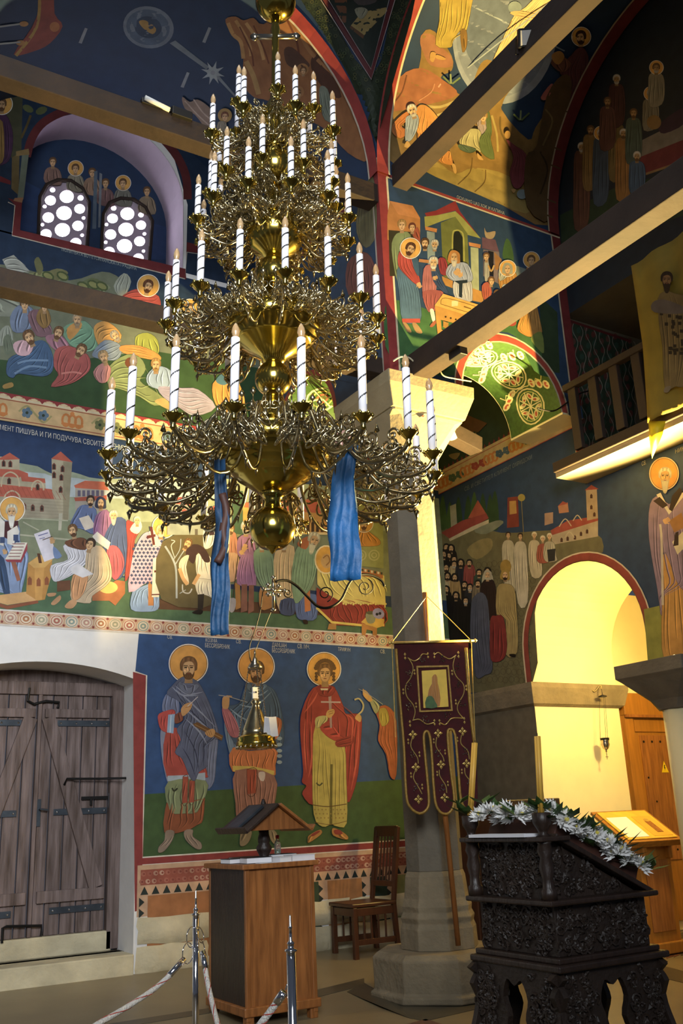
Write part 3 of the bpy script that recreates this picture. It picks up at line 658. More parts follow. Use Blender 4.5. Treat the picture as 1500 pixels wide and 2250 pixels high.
for x, y in ((130, 830), (20, 850), (140, 880)): P.p([(x - 20, y - 25), (x + 20, y - 25), (x + 20, y + 25), (x - 20, y + 25)], '31456e', 1)
P.p([(40, 1010), (130, 870), (225, 870), (170, 1010)], 'd8d2c4', 1); P.p([(40, 1010), (170, 1010), (225, 870), (225, 930), (175, 1035), (60, 1030)], '9a2c3c', 1)
for k in range(5): P.st([(70 + k * 8, 985 - k * 26), (165 + k * 10, 985 - k * 26)], 7, '8a5a5a', 1)
P.p([(90, 1030), (130, 1030), (170, 1180), (140, 1190)], '9a5a3c', 1); P.hand(40, 950, 26, -.4)
P.p([(130, 1300), (180, 1290), (190, 1330), (150, 1335)], '2c1c18')
P.head(95, 615, 58, 'b0a890', 'c8c4b8', 'c79a62', hs=2.0); P.p([(-60, 1310), (260, 1270), (320, 1345), (60, 1385), (-100, 1340)], 'd0a060', 1); P.p([(-100, 1340), (60, 1390), (315, 1345), (315, 1370), (60, 1420), (-100, 1370)], '8a4a26', 1); P.done()
P = Paint('painted_lectern', S_N, WALLN, 'mid', TC)
P.p([(230, 1040), (330, 970), (430, 1010), (420, 1150), (370, 1340), (310, 1350), (215, 1290)], 'b8822c', 1); P.p([(235, 1040), (330, 970), (435, 1010), (370, 1075), (280, 1080)], 'cfa04c', 1); P.p([(285, 1080), (365, 1075), (345, 1340), (290, 1345)], 'c8923a', 1)
for x, y in ((245, 1180), (318, 1190), (385, 1180)): P.p([(x - 17, y + 40), (x - 17, y - 10), (x, y - 32), (x + 17, y - 10), (x + 17, y + 40)], '8c4a1e', 1)
P.p([(305, 960), (330, 960), (345, 1040), (320, 1040)], '5a3418', 1); P.p([(280, 800), (400, 760), (470, 990), (365, 1030)], 'd4d0dc', 1); P.st([(315, 815), (395, 790)], 8, '6a6a9a', 1); P.st([(325, 840), (370, 830)], 6, '6a6a9a', 1); P.st([(350, 850), (430, 820)], 6, '4a2c14', 1); P.done()
def grp(name, zone, T, surf, parent, items, label=None, sub=0):
    P = Paint(name, surf, parent, zone, T, sub, label)
    for it in items:
        k = it[0]
        if k == 'r': P.robe(it[1], it[2], *it[3:])
        elif k == 'h': P.head(*it[1][:3], **it[2])
        elif k == 'a': P.hand(*it[1:])
        elif k == 'p': P.p(it[1], it[2], *(it[3:] or (3,)))
        elif k == 's': P.st(it[1], it[2], it[3])
        elif k == 'e': P.e(*it[1:])
    return P.done()
BR, GY, DK, WH = '5f4326', 'a8a498', '33241a', 'd8d2c4'
M = lambda *a, **k: grp(*a, **k)
M('painted_pupil', 'mid', TC, S_N, WALLN, [('r', [(640, 590), (700, 560), (790, 600), (790, 800), (640, 740), (575, 730)], '5a6a94', 3), ('p', [(650, 670), (730, 645), (790, 740), (700, 770)], 'd0c4b4', 1), ('h', (745, 525, 40), dict(hair=DK, beard=DK))])
M('painted_pupil', 'mid', TC, S_N, WALLN, [('r', [(790, 650), (880, 600), (920, 700), (900, 800), (840, 850), (770, 800)], '8f5f88', 3), ('h', (830, 545, 42), dict(cov='2c3048', beard=BR))])
M('painted_pupil', 'mid', TC, S_N, WALLN, [('r', [(940, 680), (1030, 680), (1075, 850), (1060, 1050), (960, 1180), (880, 1000), (850, 850)], '3d4f80', 5), ('r', [(880, 920), (960, 900), (1020, 1000), (1010, 1100), (950, 1180), (900, 1100)], 'a8485a', 4), ('p', [(760, 820), (800, 780), (910, 870), (890, 930), (790, 860)], WH, 1), ('h', (935, 650, 42), dict(hair=GY, beard=GY, hs=1.6))])
M('painted_pupil', 'mid', TC, S_N, WALLN, [('r', [(1040, 700), (1090, 700), (1160, 760), (1110, 850), (1090, 1060), (1030, 1190), (1050, 900)], 'a02f28', 3), ('p', [(1070, 760), (1140, 680), (1170, 740), (1130, 800)], WH), ('h', (1130, 690, 34), dict(hair=GY))])
M('painted_writer', 'mid', TC, S_N, WALLN, [('r', [(520, 900), (620, 860), (720, 900), (730, 1010), (620, 1120), (480, 1190), (430, 1170), (420, 1060), (560, 1010)], 'c6c6d0', 6), ('r', [(540, 860), (660, 830), (720, 860), (700, 930), (560, 900)], '6a4026', 2), ('p', [(470, 1190), (580, 1180), (580, 1260), (470, 1275)], '6a4226', 1), ('p', [(390, 1290), (460, 1285), (450, 1310), (400, 1315)], 'b98a5c'), ('p', [(420, 1370), (490, 1305), (500, 1340), (450, 1385)], 'b98a5c'), ('p', [(440, 900), (510, 980), (450, 1000)], '6a84b0'), ('a', 430, 860, 30, -.3), ('h', (600, 770, 48), dict(hair=BR, beard='4a3018', look=-1, tilt=-.2))])
M('painted_writer', 'mid', TC, S_N, WALLN, [('p', [(760, 1300), (960, 1180), (1030, 1190), (1030, 1290), (950, 1390), (900, 1350), (760, 1350)], 'a8602c', 1), ('e', 890, 1240, 80, 'cdb85c', 50), ('r', [(720, 930), (830, 900), (900, 1010), (920, 1150), (870, 1230), (760, 1310), (740, 1370), (590, 1340), (600, 1220), (690, 1120)], 'c0aa8a', 7, .3), ('r', [(600, 1140), (720, 1130), (700, 1260), (640, 1340), (590, 1320)], 'c88f5a', 3), ('p', [(580, 1080), (640, 1040), (770, 1130), (680, 1160), (590, 1120)], 'd6d4d8', 1), ('p', [(535, 1390), (590, 1340), (635, 1360), (600, 1410), (550, 1412)], 'c09060'), ('h', (745, 885, 48), dict(hair=DK, look=-1, tilt=.25))])
TB = (0, 960, 3.75)
P = Paint('painted_bishop', S_N, WALLN, 'mid', TB, label='painted bishop in a cross-patterned robe with a crook')
P.e(1350, 740, 98, 'e8e0d0', n=30); P.e(1350, 740, 90, 'a8742a', n=30); P.e(1350, 740, 86, 'd99f34', n=30)
P.robe([(1130, 1250), (1290, 1200), (1310, 1330), (1300, 1420), (1210, 1440), (1080, 1420), (1090, 1280)], '7d9ac8', 6); P.p([(1220, 1190), (1260, 1180), (1265, 1390), (1220, 1390)], 'b07038', 1)
OM = [(1120, 900), (1180, 800), (1260, 790), (1380, 900), (1390, 1050), (1330, 1230), (1230, 1190), (1060, 1280), (1090, 1000)]
P.p(OM, 'c4a4c4')
for i in range(10):
    for j in range(14):
        x = 1085 + i * 33 + (j % 2) * 17; y = 830 + j * 31
        if not (1095 - (y - 900) * .05 < x < 1375 and (x - 1060) * .35 + 800 < y + 170 and y < 1235 - (x - 1060) * .05 and y > 900 - (x - 1080) * .6): continue
        P.p([(x - 12, y - 5), (x + 12, y - 5), (x + 12, y + 5), (x - 12, y + 5)], '31406a', 1); P.p([(x - 5, y - 12), (x + 5, y - 12), (x + 5, y + 12), (x - 5, y + 12)], '31406a', 1)
P.p([(1225, 780), (1270, 770), (1330, 900), (1260, 900)], WH, 1); P.p([(1232, 740), (1256, 740), (1278, 890), (1258, 892)], '5c1c22', 1); P.p([(1210, 815), (1280, 800), (1282, 822), (1212, 838)], '5c1c22', 1)
P.p([(1260, 1000), (1320, 990), (1310, 1320), (1250, 1320)], WH, 1); P.p([(1288, 1060), (1308, 1060), (1300, 1190), (1280, 1190)], '5c1c22', 1); P.p([(1270, 1100), (1320, 1096), (1320, 1112), (1270, 1118)], '5c1c22', 1); P.st([(1250, 1300), (1315, 1298)], 10, '5c1c22', 1)
P.head(1325, 775, 46, 'b8a880', 'c8bda0', 'c79a62', look=1); P.a = P.hand(1400, 945, 26, 1.2); P.done()
P = Paint('painted_tree', S_N, WALLN, 'mid', TB); P.p([(1340, 860), (1800, 800), (1800, 1360), (1330, 1340)], '5c5236'); P.st([(1455, 1330), (1450, 1100), (1420, 1000), (1360, 900)], 16, '9aa4b0'); P.st([(1445, 1050), (1500, 960), (1560, 880)], 9, '9aa4b0'); P.st([(1440, 1000), (1410, 900), (1440, 860), (1410, 850)], 7, 'b0b8bc'); P.st([(1430, 1010), (1480, 930), (1490, 840)], 7, '9aa4b0'); P.st([(1480, 1290), (1530, 1260)], 7, '9aa4b0'); P.done()
T4 = (380, 1060, 3.125)
M('painted_building', 'mid', T4, S_N, WALLN, [('p', [(-40, 160), (80, 120), (350, 180), (380, 360), (-40, 360)], '8f9690', 1), ('p', [(-40, 110), (80, 100), (130, 160), (-40, 140)], 'a84038', 1), ('p', [(60, 170), (130, 210), (60, 215)], 'a84038', 1), ('p', [(200, 190), (290, 160), (350, 200), (210, 230)], 'a84038', 1), ('p', [(150, 320), (170, 320), (170, 360), (150, 360)], '5a5450', 1), ('p', [(310, 70), (420, 60), (440, 110), (310, 100)], '5c7a58', 1), ('p', [(410, 60), (480, 60), (480, 360), (410, 350)], '3c5a48', 1)])
M('painted_building', 'mid', T4, S_N, WALLN, [('p', [(480, 160), (1100, 180), (1100, 360), (480, 330)], 'c8913c', 1), ('p', [(480, 140), (620, 130), (1110, 110), (1130, 220), (860, 200), (480, 170)], 'b8502c', 1), ('p', [(1040, 120), (1100, 110), (1110, 330), (1040, 330)], 'c88a30', 1)] + [('p', [(885 + k * 32, 340), (885 + k * 32, 280), (895 + k * 32, 265), (905 + k * 32, 280), (905 + k * 32, 340)], '4a3420', 1) for k in range(5)] + [('p', [(850, 340), (1090, 345), (1090, 360), (850, 356)], 'e0c890', 1)])
M('painted_worker', 'mid', T4, S_N, WALLN, [('r', [(215, 300), (290, 290), (300, 380), (250, 450), (210, 440)], 'c8c8cc', 2), ('p', [(225, 280), (280, 275), (285, 360), (250, 365)], '33202c', 1), ('h', (262, 235, 32), dict(cov='c8c8d0'))])
M('painted_worker', 'mid', T4, S_N, WALLN, [('r', [(160, 670), (290, 640), (290, 790), (245, 780), (210, 770), (170, 770)], 'd2ccc0', 4), ('r', [(160, 500), (230, 490), (280, 560), (290, 660), (210, 660), (165, 640)], 'd8d2c8', 4), ('p', [(100, 440), (170, 425), (230, 470), (255, 540), (215, 545), (170, 480), (140, 560), (90, 500)], '3a2228'), ('r', [(60, 520), (110, 500), (90, 580), (110, 690), (80, 690), (40, 580)], 'd0c4b0', 2), ('s', [(45, 590), (70, 660), (100, 700)], 26, 'c79a6a'), ('s', [(180, 630), (140, 700)], 24, 'c79a6a'), ('s', [(65, 700), (70, 750), (110, 760), (130, 730)], 9, 'b0b0b4'), ('p', [(170, 770), (215, 765), (205, 870), (170, 880)], '2c2624', 1), ('p', [(130, 895), (170, 875), (205, 880), (190, 905)], '1c1612'), ('h', (100, 420, 36), dict(hair=BR, beard=BR, tilt=.5))])
M('painted_worker', 'mid', T4, S_N, WALLN, [('r', [(370, 350), (430, 350), (450, 500), (440, 520), (370, 520)], 'b8785c', 3), ('r', [(360, 500), (450, 500), (440, 660), (360, 670)], 'c49a78', 4), ('p', [(360, 700), (395, 700), (395, 870), (355, 870)], 'b07a34', 1), ('p', [(425, 690), (460, 690), (465, 860), (430, 875)], 'b07a34', 1), ('s', [(450, 480), (425, 680), (410, 800)], 6, '4a3420'), ('p', [(385, 800), (430, 800), (425, 870), (400, 895), (380, 860)], 'a8a4a8'), ('h', (395, 320, 34), dict(hair=BR, beard=BR))])
M('painted_worker', 'mid', T4, S_N, WALLN, [('r', [(450, 380), (520, 355), (560, 400), (560, 520), (470, 520), (440, 470)], '9a6a94', 3), ('r', [(465, 510), (555, 510), (570, 690), (550, 705), (440, 695)], '9f6f9c', 5), ('p', [(470, 700), (510, 700), (510, 880), (465, 895)], '8a5a4a', 1), ('p', [(520, 705), (555, 705), (555, 880), (515, 905)], '8a5a4a', 1), ('s', [(495, 430), (525, 380)], 8, '5a3a2a'), ('a', 490, 450, 26, .3), ('a', 470, 480, 24, .8), ('h', (500, 310, 42), dict(hair='9aa0a4', beard='a4a8a8'))])
M('painted_disciple', 'mid', T4, S_N, WALLN, [('r', [(560, 470), (640, 440), (690, 520), (690, 800), (640, 760), (570, 640), (555, 540)], '7c9a80', 5), ('p', [(600, 720), (690, 800), (690, 850), (600, 870)], 'b07a3c'), ('h', (610, 420, 40), dict(hair=GY, beard=GY))])
M('painted_disciple', 'mid', T4, S_N, WALLN, [('r', [(700, 480), (830, 440), (830, 720), (830, 860), (730, 880), (700, 700)], 'cdb48a', 5), ('r', [(740, 810), (830, 800), (830, 905), (740, 900)], '3c4a70', 3), ('h', (760, 420, 40), dict(hair=GY, beard=GY))])
M('painted_mourner', 'mid', T4, S_N, WALLN, [('r', [(850, 800), (980, 770), (985, 930), (900, 945), (850, 920)], '5068a0', 5), ('p', [(900, 740), (940, 730), (945, 880), (905, 890)], 'c0702c', 1), ('r', [(850, 450), (930, 420), (985, 470), (990, 560), (960, 700), (900, 780), (840, 830), (815, 700), (820, 580)], '7f9f80', 7), ('p', [(850, 420), (920, 370), (940, 400), (910, 460)], 'b0602c'), ('p', [(890, 945), (920, 945), (925, 970), (900, 970)], '2c1814'), ('h', (965, 395, 50), dict(hair='b0aa90', beard='b8b498', look=1, tilt=.2, hs=1.7))])
P = Paint('painted_bier', S_N, WALLN, 'mid', T4, label='painted bier with yellow cloth and red valance')
P.p([(990, 520), (1100, 560), (1450, 640), (1460, 860), (1100, 820), (990, 700)], 'd6c468', 1); P.p([(985, 720), (1050, 760), (1170, 830), (1450, 840), (1455, 990), (1090, 980), (985, 850)], '8c2418', 1); P.folds([(1090, 800), (1450, 840), (1455, 985), (1095, 975)], '8c2418', 12)
P.folds([(1010, 560), (1440, 660), (1450, 820), (1080, 780)], 'd6c468', 9); P.st([(985, 860), (1090, 960), (1290, 980), (1450, 980)], 16, 'd8c050', 1); P.p([(1070, 970), (1120, 970), (1120, 1010), (1060, 1010)], 'b08038', 1)
for k in range(18): P.e(1170 + k * 17, 832 + 5 * math.sin(k * 2), 8, 'd6c468', n=7)
P.e(1050, 530, 80, 'e8d8a8', 100); P.e(1050, 530, 70, 'd99f24', 90); P.e(1055, 540, 40, 'c9a062', 50); P.st([(1030, 520), (1060, 500), (1075, 540), (1050, 570)], 8, '9a6a30')
P.p([(1260, 580), (1440, 620), (1440, 660), (1260, 640)], 'b06a2c', 1)
for k in range(8): P.p([(1270 + k * 22, 588 + k * 4), (1284 + k * 22, 590 + k * 4), (1284 + k * 22, 606 + k * 4), (1270 + k * 22, 604 + k * 4)], '3c4a3a' if k % 2 else 'd8d0b0', 1)
P.p([(1290, 960), (1340, 910), (1450, 940), (1445, 985), (1400, 1000)], 'd0a83c', 1); P.p([(1295, 965), (1400, 1000), (1400, 1050), (1370, 1050), (1370, 1020), (1330, 1010), (1320, 1050), (1295, 1050)], 'b0782c', 1); P.p([(1325, 900), (1385, 900), (1385, 955), (1355, 970), (1330, 955)], '8a8e74'); P.e(1355, 895, 30, '5a5a44', 12); P.e(1410, 900, 42, '8a8ac0', 36, 12, .5); P.e(1400, 905, 10, '1c1c2c'); P.e(1420, 900, 10, '1c1c2c'); P.done()
P = Paint('painted_icon_figure', S_N, WALLN, 'mid', T4, label='painted enthroned figure in gold robes on a mandorla')
P.p([(1240, 120), (1340, 100), (1440, 160), (1445, 590), (1250, 570)], '93985a', 1)
for x in (1290, 1380): P.ring(x, 500, 34, 9, 'b0ae78'); P.ring(x, 500, 16, 7, 'b0ae78')
P.robe([(1260, 360), (1310, 320), (1360, 350), (1420, 400), (1400, 435), (1250, 430)], 'c08018', 4); P.head(1310, 285, 36, '5a3a1c', '5a3a1c', halo=64); P.done()
# --- ornament band above the middle register
P = Paint('painted_ornament_band', S_N, WALLN, 'mid')
rectN(P, X0, 5.07, X1, 5.36, 'cfae78'); rectN(P, X0, 5.30, X1, 5.325, 'd8c8a4'); rectN(P, X0, 5.09, X1, 5.10, '9a4a2c'); rectN(P, X0, 5.285, X1, 5.295, '9a4a2c'); rectN(P, X0, 5.335, X1, 5.36, '8f1f22')
x = 1.0; k = 0
while x < 6.7:
    P.wp([nw(x, 5.336), nw(x + .05, 5.336), nw(x + .025, 5.305)], '8f1f22'); P.wp([nw(x + .06, 5.34), nw(x + .095, 5.35), nw(x + .13, 5.34), nw(x + .095, 5.315)], 'd8c094'); x += .145
x = .9
while x < 6.7:
    cx, cy = prj(nw(x, 5.19))
    if k % 2 == 0:
        for d in (-14, 0, 14): P.ring(cx + d, cy + 2 + .17 * d, 8, 5, 'c8761e', 13, 12)
        P.st([(cx - 24, cy + 10 - 4), (cx + 24, cy + 10 + 4)], 5, 'c8761e', 1); P.e(cx, cy - 14, 5, 'c8761e', n=8)
    else:
        c = ['5f7044', '5a7488', '6a7044', '5a7488'][(k // 2) % 4]
        P.st([(cx - 36, cy - 6), (cx - 18, cy - 18), (cx, cy), (cx + 18, cy + 18), (cx + 36, cy + 4)], 4, 'a49a62', 5)
        for d in (-18, 18):
            for q in range(5): P.e(cx + d + 7 * math.cos(q * 1.257), cy + .17 * d + 7 * math.sin(q * 1.257), 5.5, c, n=8)
            P.e(cx + d, cy + .17 * d, 3.5, '303c2c', n=7)
    x += .36; k += 1
P.done()
inscription(S_N, WALLN, 'СВ. КЛИМЕНТ ПИШУВА И ГИ ПОДУЧУВА СВОИТЕ УЧЕНИЦИ', (-46, 936), (285, 992), 11, 'mid')

# --- upper register: the sleepers on the hillside
T5 = (0, 600, 3.125)
P = Paint('painted_hillside', S_N, WALLN, 'top'); rectN(P, X0, 5.36, X1, 7.12, '1c3350')
P.t = T5; P.p([(-900, -60), (0, -60), (200, -20), (480, 50), (700, -10), (830, 40), (900, 150), (1300, 320), (1500, 330), (1900, 500), (1900, 1100), (-900, 800)], '6f7660')
P.raw([prj(nw(X0, 5.36)), prj(nw(X1, 5.36)), (900, 900), (700, 830), (330, 770), (100, 800), (-300, 760)], '33502c'); P.t = T5
for pts, c in (([(780, 90), (850, 0), (900, 60), (840, 170)], '9aa092'), ([(500, 100), (640, 60), (760, 100), (600, 160)], '7f8a68'), ([(200, 0), (420, -10), (400, 60), (260, 60)], '8a8f60'), ([(0, 400), (60, 360), (90, 460), (0, 500)], '8f9688'), ([(20, 460), (60, 420), (100, 520), (40, 560)], '6a7460'), ([(-200, 100), (0, 150), (200, 220), (100, 300), (-200, 250)], '868c7c')): P.p(pts, c); P.folds(pts, c, 3)
P.t = (0, 560, 2); P.p([(10, 20), (60, 0), (130, 70), (90, 80), (30, 60)], 'a9ada4', 1); P.folds([(10, 20), (60, 0), (130, 70), (90, 80), (30, 60)], 'a9ada4', 3, 1); P.p([(150, 30), (170, 10), (190, 60), (170, 90)], '6f7048'); P.p([(190, 90), (250, 60), (300, 80), (230, 120)], '7a7a50'); P.p([(330, 150), (400, 100), (470, 140), (380, 170)], '66704a')
P.t = T5
for x, y in ((330, 20), (430, 20), (570, 90), (640, 80), (700, 90)): P.e(x, y, 46, '4c5a34', 30, 10, .5); P.e(x, y, 34, '8a8c54', 18, 10, .5)
P.done()
R2, BL2 = 'a04a44', '3d5c80'
M('painted_praying_figure', 'top', T5, S_N, WALLN, [('r', [(850, 150), (930, 110), (1000, 130), (1090, 160), (1100, 260), (1060, 280), (960, 240), (820, 200)], 'a03a34', 5, .9), ('h', (1015, 90, 42), dict(hair='5a3418', beard='4a2c14', halo=78, look=1, tilt=.2))], label='painted kneeling figure in red with halo above the dark beam')
M('painted_sleeper', 'top', T5, S_N, WALLN, [('r', [(70, 300), (130, 220), (220, 240), (240, 330), (180, 400), (90, 400)], '6f7f9a', 3), ('r', [(190, 290), (260, 250), (340, 350), (350, 420), (250, 430)], '7a5a62', 3), ('h', (170, 215, 40), dict(hair=BR))])
M('painted_sleeper', 'top', T5, S_N, WALLN, [('r', [(270, 250), (320, 240), (350, 330), (300, 380), (250, 320)], '8a6a34', 2), ('h', (305, 235, 30), dict(hair=BR))])
M('painted_sleeper', 'top', T5, S_N, WALLN, [('r', [(430, 380), (540, 330), (600, 340), (660, 420), (670, 500), (600, 540), (480, 490)], '6f9a7c', 5, .8), ('p', [(460, 380), (540, 330), (560, 370), (480, 460)], 'c08a3a'), ('h', (530, 320, 40), dict(hair='8a7a60', beard='8a7a60'))])
M('painted_sleeper', 'top', T5, S_N, WALLN, [('r', [(650, 360), (720, 330), (800, 380), (830, 450), (700, 510), (650, 430)], 'c89038', 4, .8), ('r', [(640, 540), (720, 460), (820, 490), (830, 560), (780, 600), (650, 580)], '7c8a9a', 4, .9), ('h', (790, 430, 36), dict(hair='8a8272', beard='8a8272', tilt=-.6))])
M('painted_sleeper', 'top', T5, S_N, WALLN, [('r', [(930, 440), (1010, 410), (1080, 460), (1080, 560), (950, 540)], '9aa03c', 4), ('r', [(830, 500), (960, 500), (1090, 560), (1080, 600), (850, 550)], 'c8862c', 4, 1.3)])
M('painted_sleeper', 'top', T5, S_N, WALLN, [('r', [(310, 440), (400, 420), (460, 470), (470, 520), (380, 530)], '9a6a7a', 2), ('h', (400, 410, 42), dict(hair=BR, beard=BR, tilt=.3))])
M('painted_sleeper', 'top', T5, S_N, WALLN, [('r', [(240, 470), (310, 470), (360, 560), (360, 670), (290, 710), (130, 690), (90, 720), (45, 690), (60, 590), (150, 540)], BL2, 7, .5), ('r', [(90, 490), (150, 460), (230, 480), (200, 560), (120, 560)], 'c8a0a8', 2), ('s', [(120, 620), (200, 600), (330, 600)], 14, '6a8aac'), ('s', [(100, 690), (200, 640), (320, 650)], 14, '6a8aac'), ('p', [(20, 770), (80, 750), (90, 780), (30, 795)], 'a8843c'), ('h', (200, 440, 48), dict(hair=BR, beard=BR, tilt=-.4))], label='painted sleeper in a blue cloak with drawn-up knees')
M('painted_sleeper', 'top', T5, S_N, WALLN, [('r', [(380, 530), (470, 500), (600, 560), (620, 650), (570, 710), (480, 760), (350, 780), (400, 700), (370, 640)], R2, 6, .4), ('s', [(420, 690), (500, 680), (560, 690)], 12, 'c8766a'), ('h', (555, 530, 44), dict(hair=BR, beard=BR, tilt=.5))], label='painted sleeper crouching in a rose red cloak')
M('painted_sleeper', 'top', T5, S_N, WALLN, [('r', [(750, 640), (870, 560), (960, 580), (1000, 660), (960, 740), (1060, 810), (1140, 880), (1060, 910), (960, 850), (840, 800), (740, 760)], '7d8a58', 7, 1.0), ('r', [(640, 680), (700, 620), (760, 650), (740, 740), (680, 750)], 'b87a74', 3), ('e', 895, 615, 38, '6a3a1c', 36), ('p', [(1060, 880), (1140, 860), (1170, 930), (1150, 935)], 'c09a5c'), ('h', (710, 575, 42), dict(hair='8a7450', beard='8a7450', tilt=-.3))], label='painted sleeper stretched out in a green cloak')
M('painted_sleeper', 'top', T5, S_N, WALLN, [('r', [(1010, 700), (1080, 640), (1170, 670), (1180, 760), (1120, 800), (1020, 770)], '8fa4c0', 4), ('r', [(1090, 780), (1250, 790), (1360, 800), (1480, 920), (1340, 980), (1240, 930), (1120, 850)], '9a92ac', 7, 1.1), ('h', (1070, 630, 42), dict(hair='8a6a34', beard='8a6a34'))])
M('painted_sleeper', 'top', T5, S_N, WALLN, [('r', [(1460, 760), (1540, 720), (1640, 760), (1680, 900), (1600, 990), (1480, 900)], 'c8842c', 5), ('p', [(1480, 740), (1540, 680), (1600, 720), (1540, 770)], '3f6a80'), ('h', (1300, 250, 40), dict(hair=BR, halo=70))])
inscription(S_N, WALLN, 'МОЛИТВАТА ВО ГЕТСИМАНСКАТА ГРАДИНА', (135, 551), (300, 594), 8, 'top', '9aa6a8')

# --- window register
T6 = (0, 180, 3.409)
P = Paint('painted_window_surround', S_N, WALLN, 'win')
P.raw([prj(nw(X0, 7.12)), (25, 515), (30, 495), (40, 440), (62, 320), (110, 262), (215, 238), (300, 260), (380, 340), (412, 450), (408, 600), prj(nw(4.47, 7.18)), prj(nw(4.47, 9.2)), prj(nw(X0, 9.2))], '1d3048')
P.t = T6
P.st([(200, 560), (240, 420), (330, 300), (500, 215), (680, 190), (900, 230), (1130, 350), (1300, 520), (1390, 700), (1405, 880)], 62, '5f1f20')
P.p([(60, 870), (165, 900), (150, 1110), (1390, 1400), (1395, 1480), (90, 1150), (110, 920)], '6f1c20', 1); P.st([(60, 900), (112, 925), (90, 1150), (1385, 1475), (1400, 1275), (1560, 1300)], 7, 'c8bca8', 1); P.p([(1400, 1200), (1560, 1240), (1560, 1290), (1395, 1270)], '6f1c20', 1)
P.p([(-600, 560), (-10, 700), (80, 740), (80, 770), (-10, 745), (-600, 600)], '6f1c20', 1); P.done()
M('painted_standing_saint', 'win', T6, S_N, WALLN, [('p', [(95, 280), (150, 270), (140, 850), (85, 800)], '6a5a34', 1), ('p', [(0, 60), (170, 80), (160, 520), (100, 560), (0, 600)], '4a4a34', 1), ('r', [(-40, 260), (40, 240), (95, 380), (80, 560), (20, 620), (-60, 600)], '4a2c4a', 4), ('r', [(-40, 330), (20, 300), (30, 560), (-20, 600)], '8a6a30', 2), ('h', (12, 170, 44), dict(hair=BR, beard=BR, halo=82))])
M('painted_column', 'win', T6, S_N, WALLN, [('p', [(120, 520), (215, 500), (220, 545), (120, 555)], '8a7040', 1), ('p', [(165, 550), (215, 545), (175, 880), (130, 880)], '6a7464', 1), ('p', [(110, 870), (175, 865), (165, 905), (100, 890)], '9a6a44', 1)])
M('painted_plants', 'win', T6, S_N, WALLN, [('e', 210, 200, 44, '5a6038', 26, 10, .5), ('e', 310, 215, 46, '5a6038', 28, 10, -.4), ('e', 320, 140, 40, '4a5430', 24), ('s', [(160, 420), (200, 330), (230, 250)], 18, '5a4a24')])
# ------------------------------------------------------------------ frescoes on the west wall
wwp = lambda y, z: (XW, y, z)
T8 = (940, 1000, 3.75)
P = Paint('painted_scene_ground', S_W, WALLW, 'west')
hole = arc(6.71, 2.87, .80, 0, 180, 24)
P.wp([wwp(8.8, 2.57), wwp(7.51, 2.57)] + [wwp(y, z) for y, z in hole] + [wwp(5.91, 2.5), wwp(2.42, 2.5), wwp(2.42, 4.385), wwp(6.42, 4.385), wwp(6.42, 5.07), wwp(8.8, 5.07)], '223a5a')
P.wp([wwp(8.8, 5.30), wwp(6.5, 5.30), wwp(6.5, 6.9), wwp(8.8, 6.9)], '26382a')
P.t = T8
P.p([(60, 660), (300, 560), (600, 640), (1000, 620), (1380, 640), (1440, 800), (1300, 830), (1100, 900), (960, 1050), (880, 1300), (860, 1880), (300, 1960), (60, 2050)], '6a6444'); P.done()
P = Paint('painted_paving', S_W, WALLW, 'west', T8); rd = random.Random(8)
for i in range(11):
    for j in range(15):
        x = 420 + i * 44 + (j % 2) * 20 + rd.uniform(-6, 6); y = 900 + j * 68 + rd.uniform(-8, 8)
        if x > 850 - max(0, (1300 - y)) * -.25: continue
        P.ring(x, y, 22, 3, '4f4a32', 26, 7)
P.done()
P = Paint('painted_building', S_W, WALLW, 'west', T8, label='painted monastery roofs and cypress trees')
for x, h in ((120, 330), (180, 380), (250, 340), (330, 330), (380, 300), (450, 310), (510, 320), (550, 290)): P.p([(x - 30, 600), (x - 26, h + 120), (x, h), (x + 26, h + 110), (x + 32, 600)], '2c4626' if x % 20 else '3c5a2c')
P.p([(180, 420), (230, 400), (240, 580), (190, 600)], '9a9880', 1); P.p([(330, 520), (410, 370), (490, 500)], 'a04426', 1); P.p([(110, 640), (280, 540), (480, 480), (500, 520), (360, 600), (180, 690)], '8c3226', 1); P.p([(170, 690), (360, 590), (500, 530), (500, 560), (180, 710)], 'b8ac8c', 1)
P.p([(380, 620), (560, 540), (620, 560), (480, 650)], '7c806a'); P.p([(320, 780), (420, 700), (520, 690), (520, 780), (400, 860)], '8a7c4c'); P.done()
P = Paint('painted_building', S_W, WALLW, 'west', T8, label='painted church with red roofs and bell tower beside the arch')
P.p([(960, 480), (1030, 470), (1030, 560), (960, 580)], 'a08068', 1); P.p([(1070, 420), (1150, 390), (1160, 470), (1080, 480)], 'a8704c', 1); P.p([(1020, 650), (1400, 520), (1400, 670), (1020, 740)], 'a8987c', 1); P.p([(1010, 620), (1150, 540), (1400, 500), (1400, 540), (1020, 660)], '963a28', 1); P.p([(1070, 420), (1110, 380), (1155, 400)], '963a28', 1); P.p([(1300, 280), (1390, 270), (1400, 520), (1310, 540)], 'a08a6c', 1); P.p([(1290, 290), (1345, 245), (1405, 280)], '963a28', 1)
for x, y in ((1345, 330), (1345, 420), (1370, 480), (1150, 680), (1210, 670), (1260, 640), (1310, 620), (1100, 690)): P.p([(x - 10, y + 26), (x - 10, y), (x, y - 12), (x + 10, y), (x + 10, y + 26)], '4a2c20', 1)
for x, y, r in ((1130, 560, 50), (1230, 520, 36), (1165, 660, 40)): P.st([(x - r, y + r * .6), (x, y - r * .7), (x + r, y + r * .5)], 8, 'b8a888')
P.done()
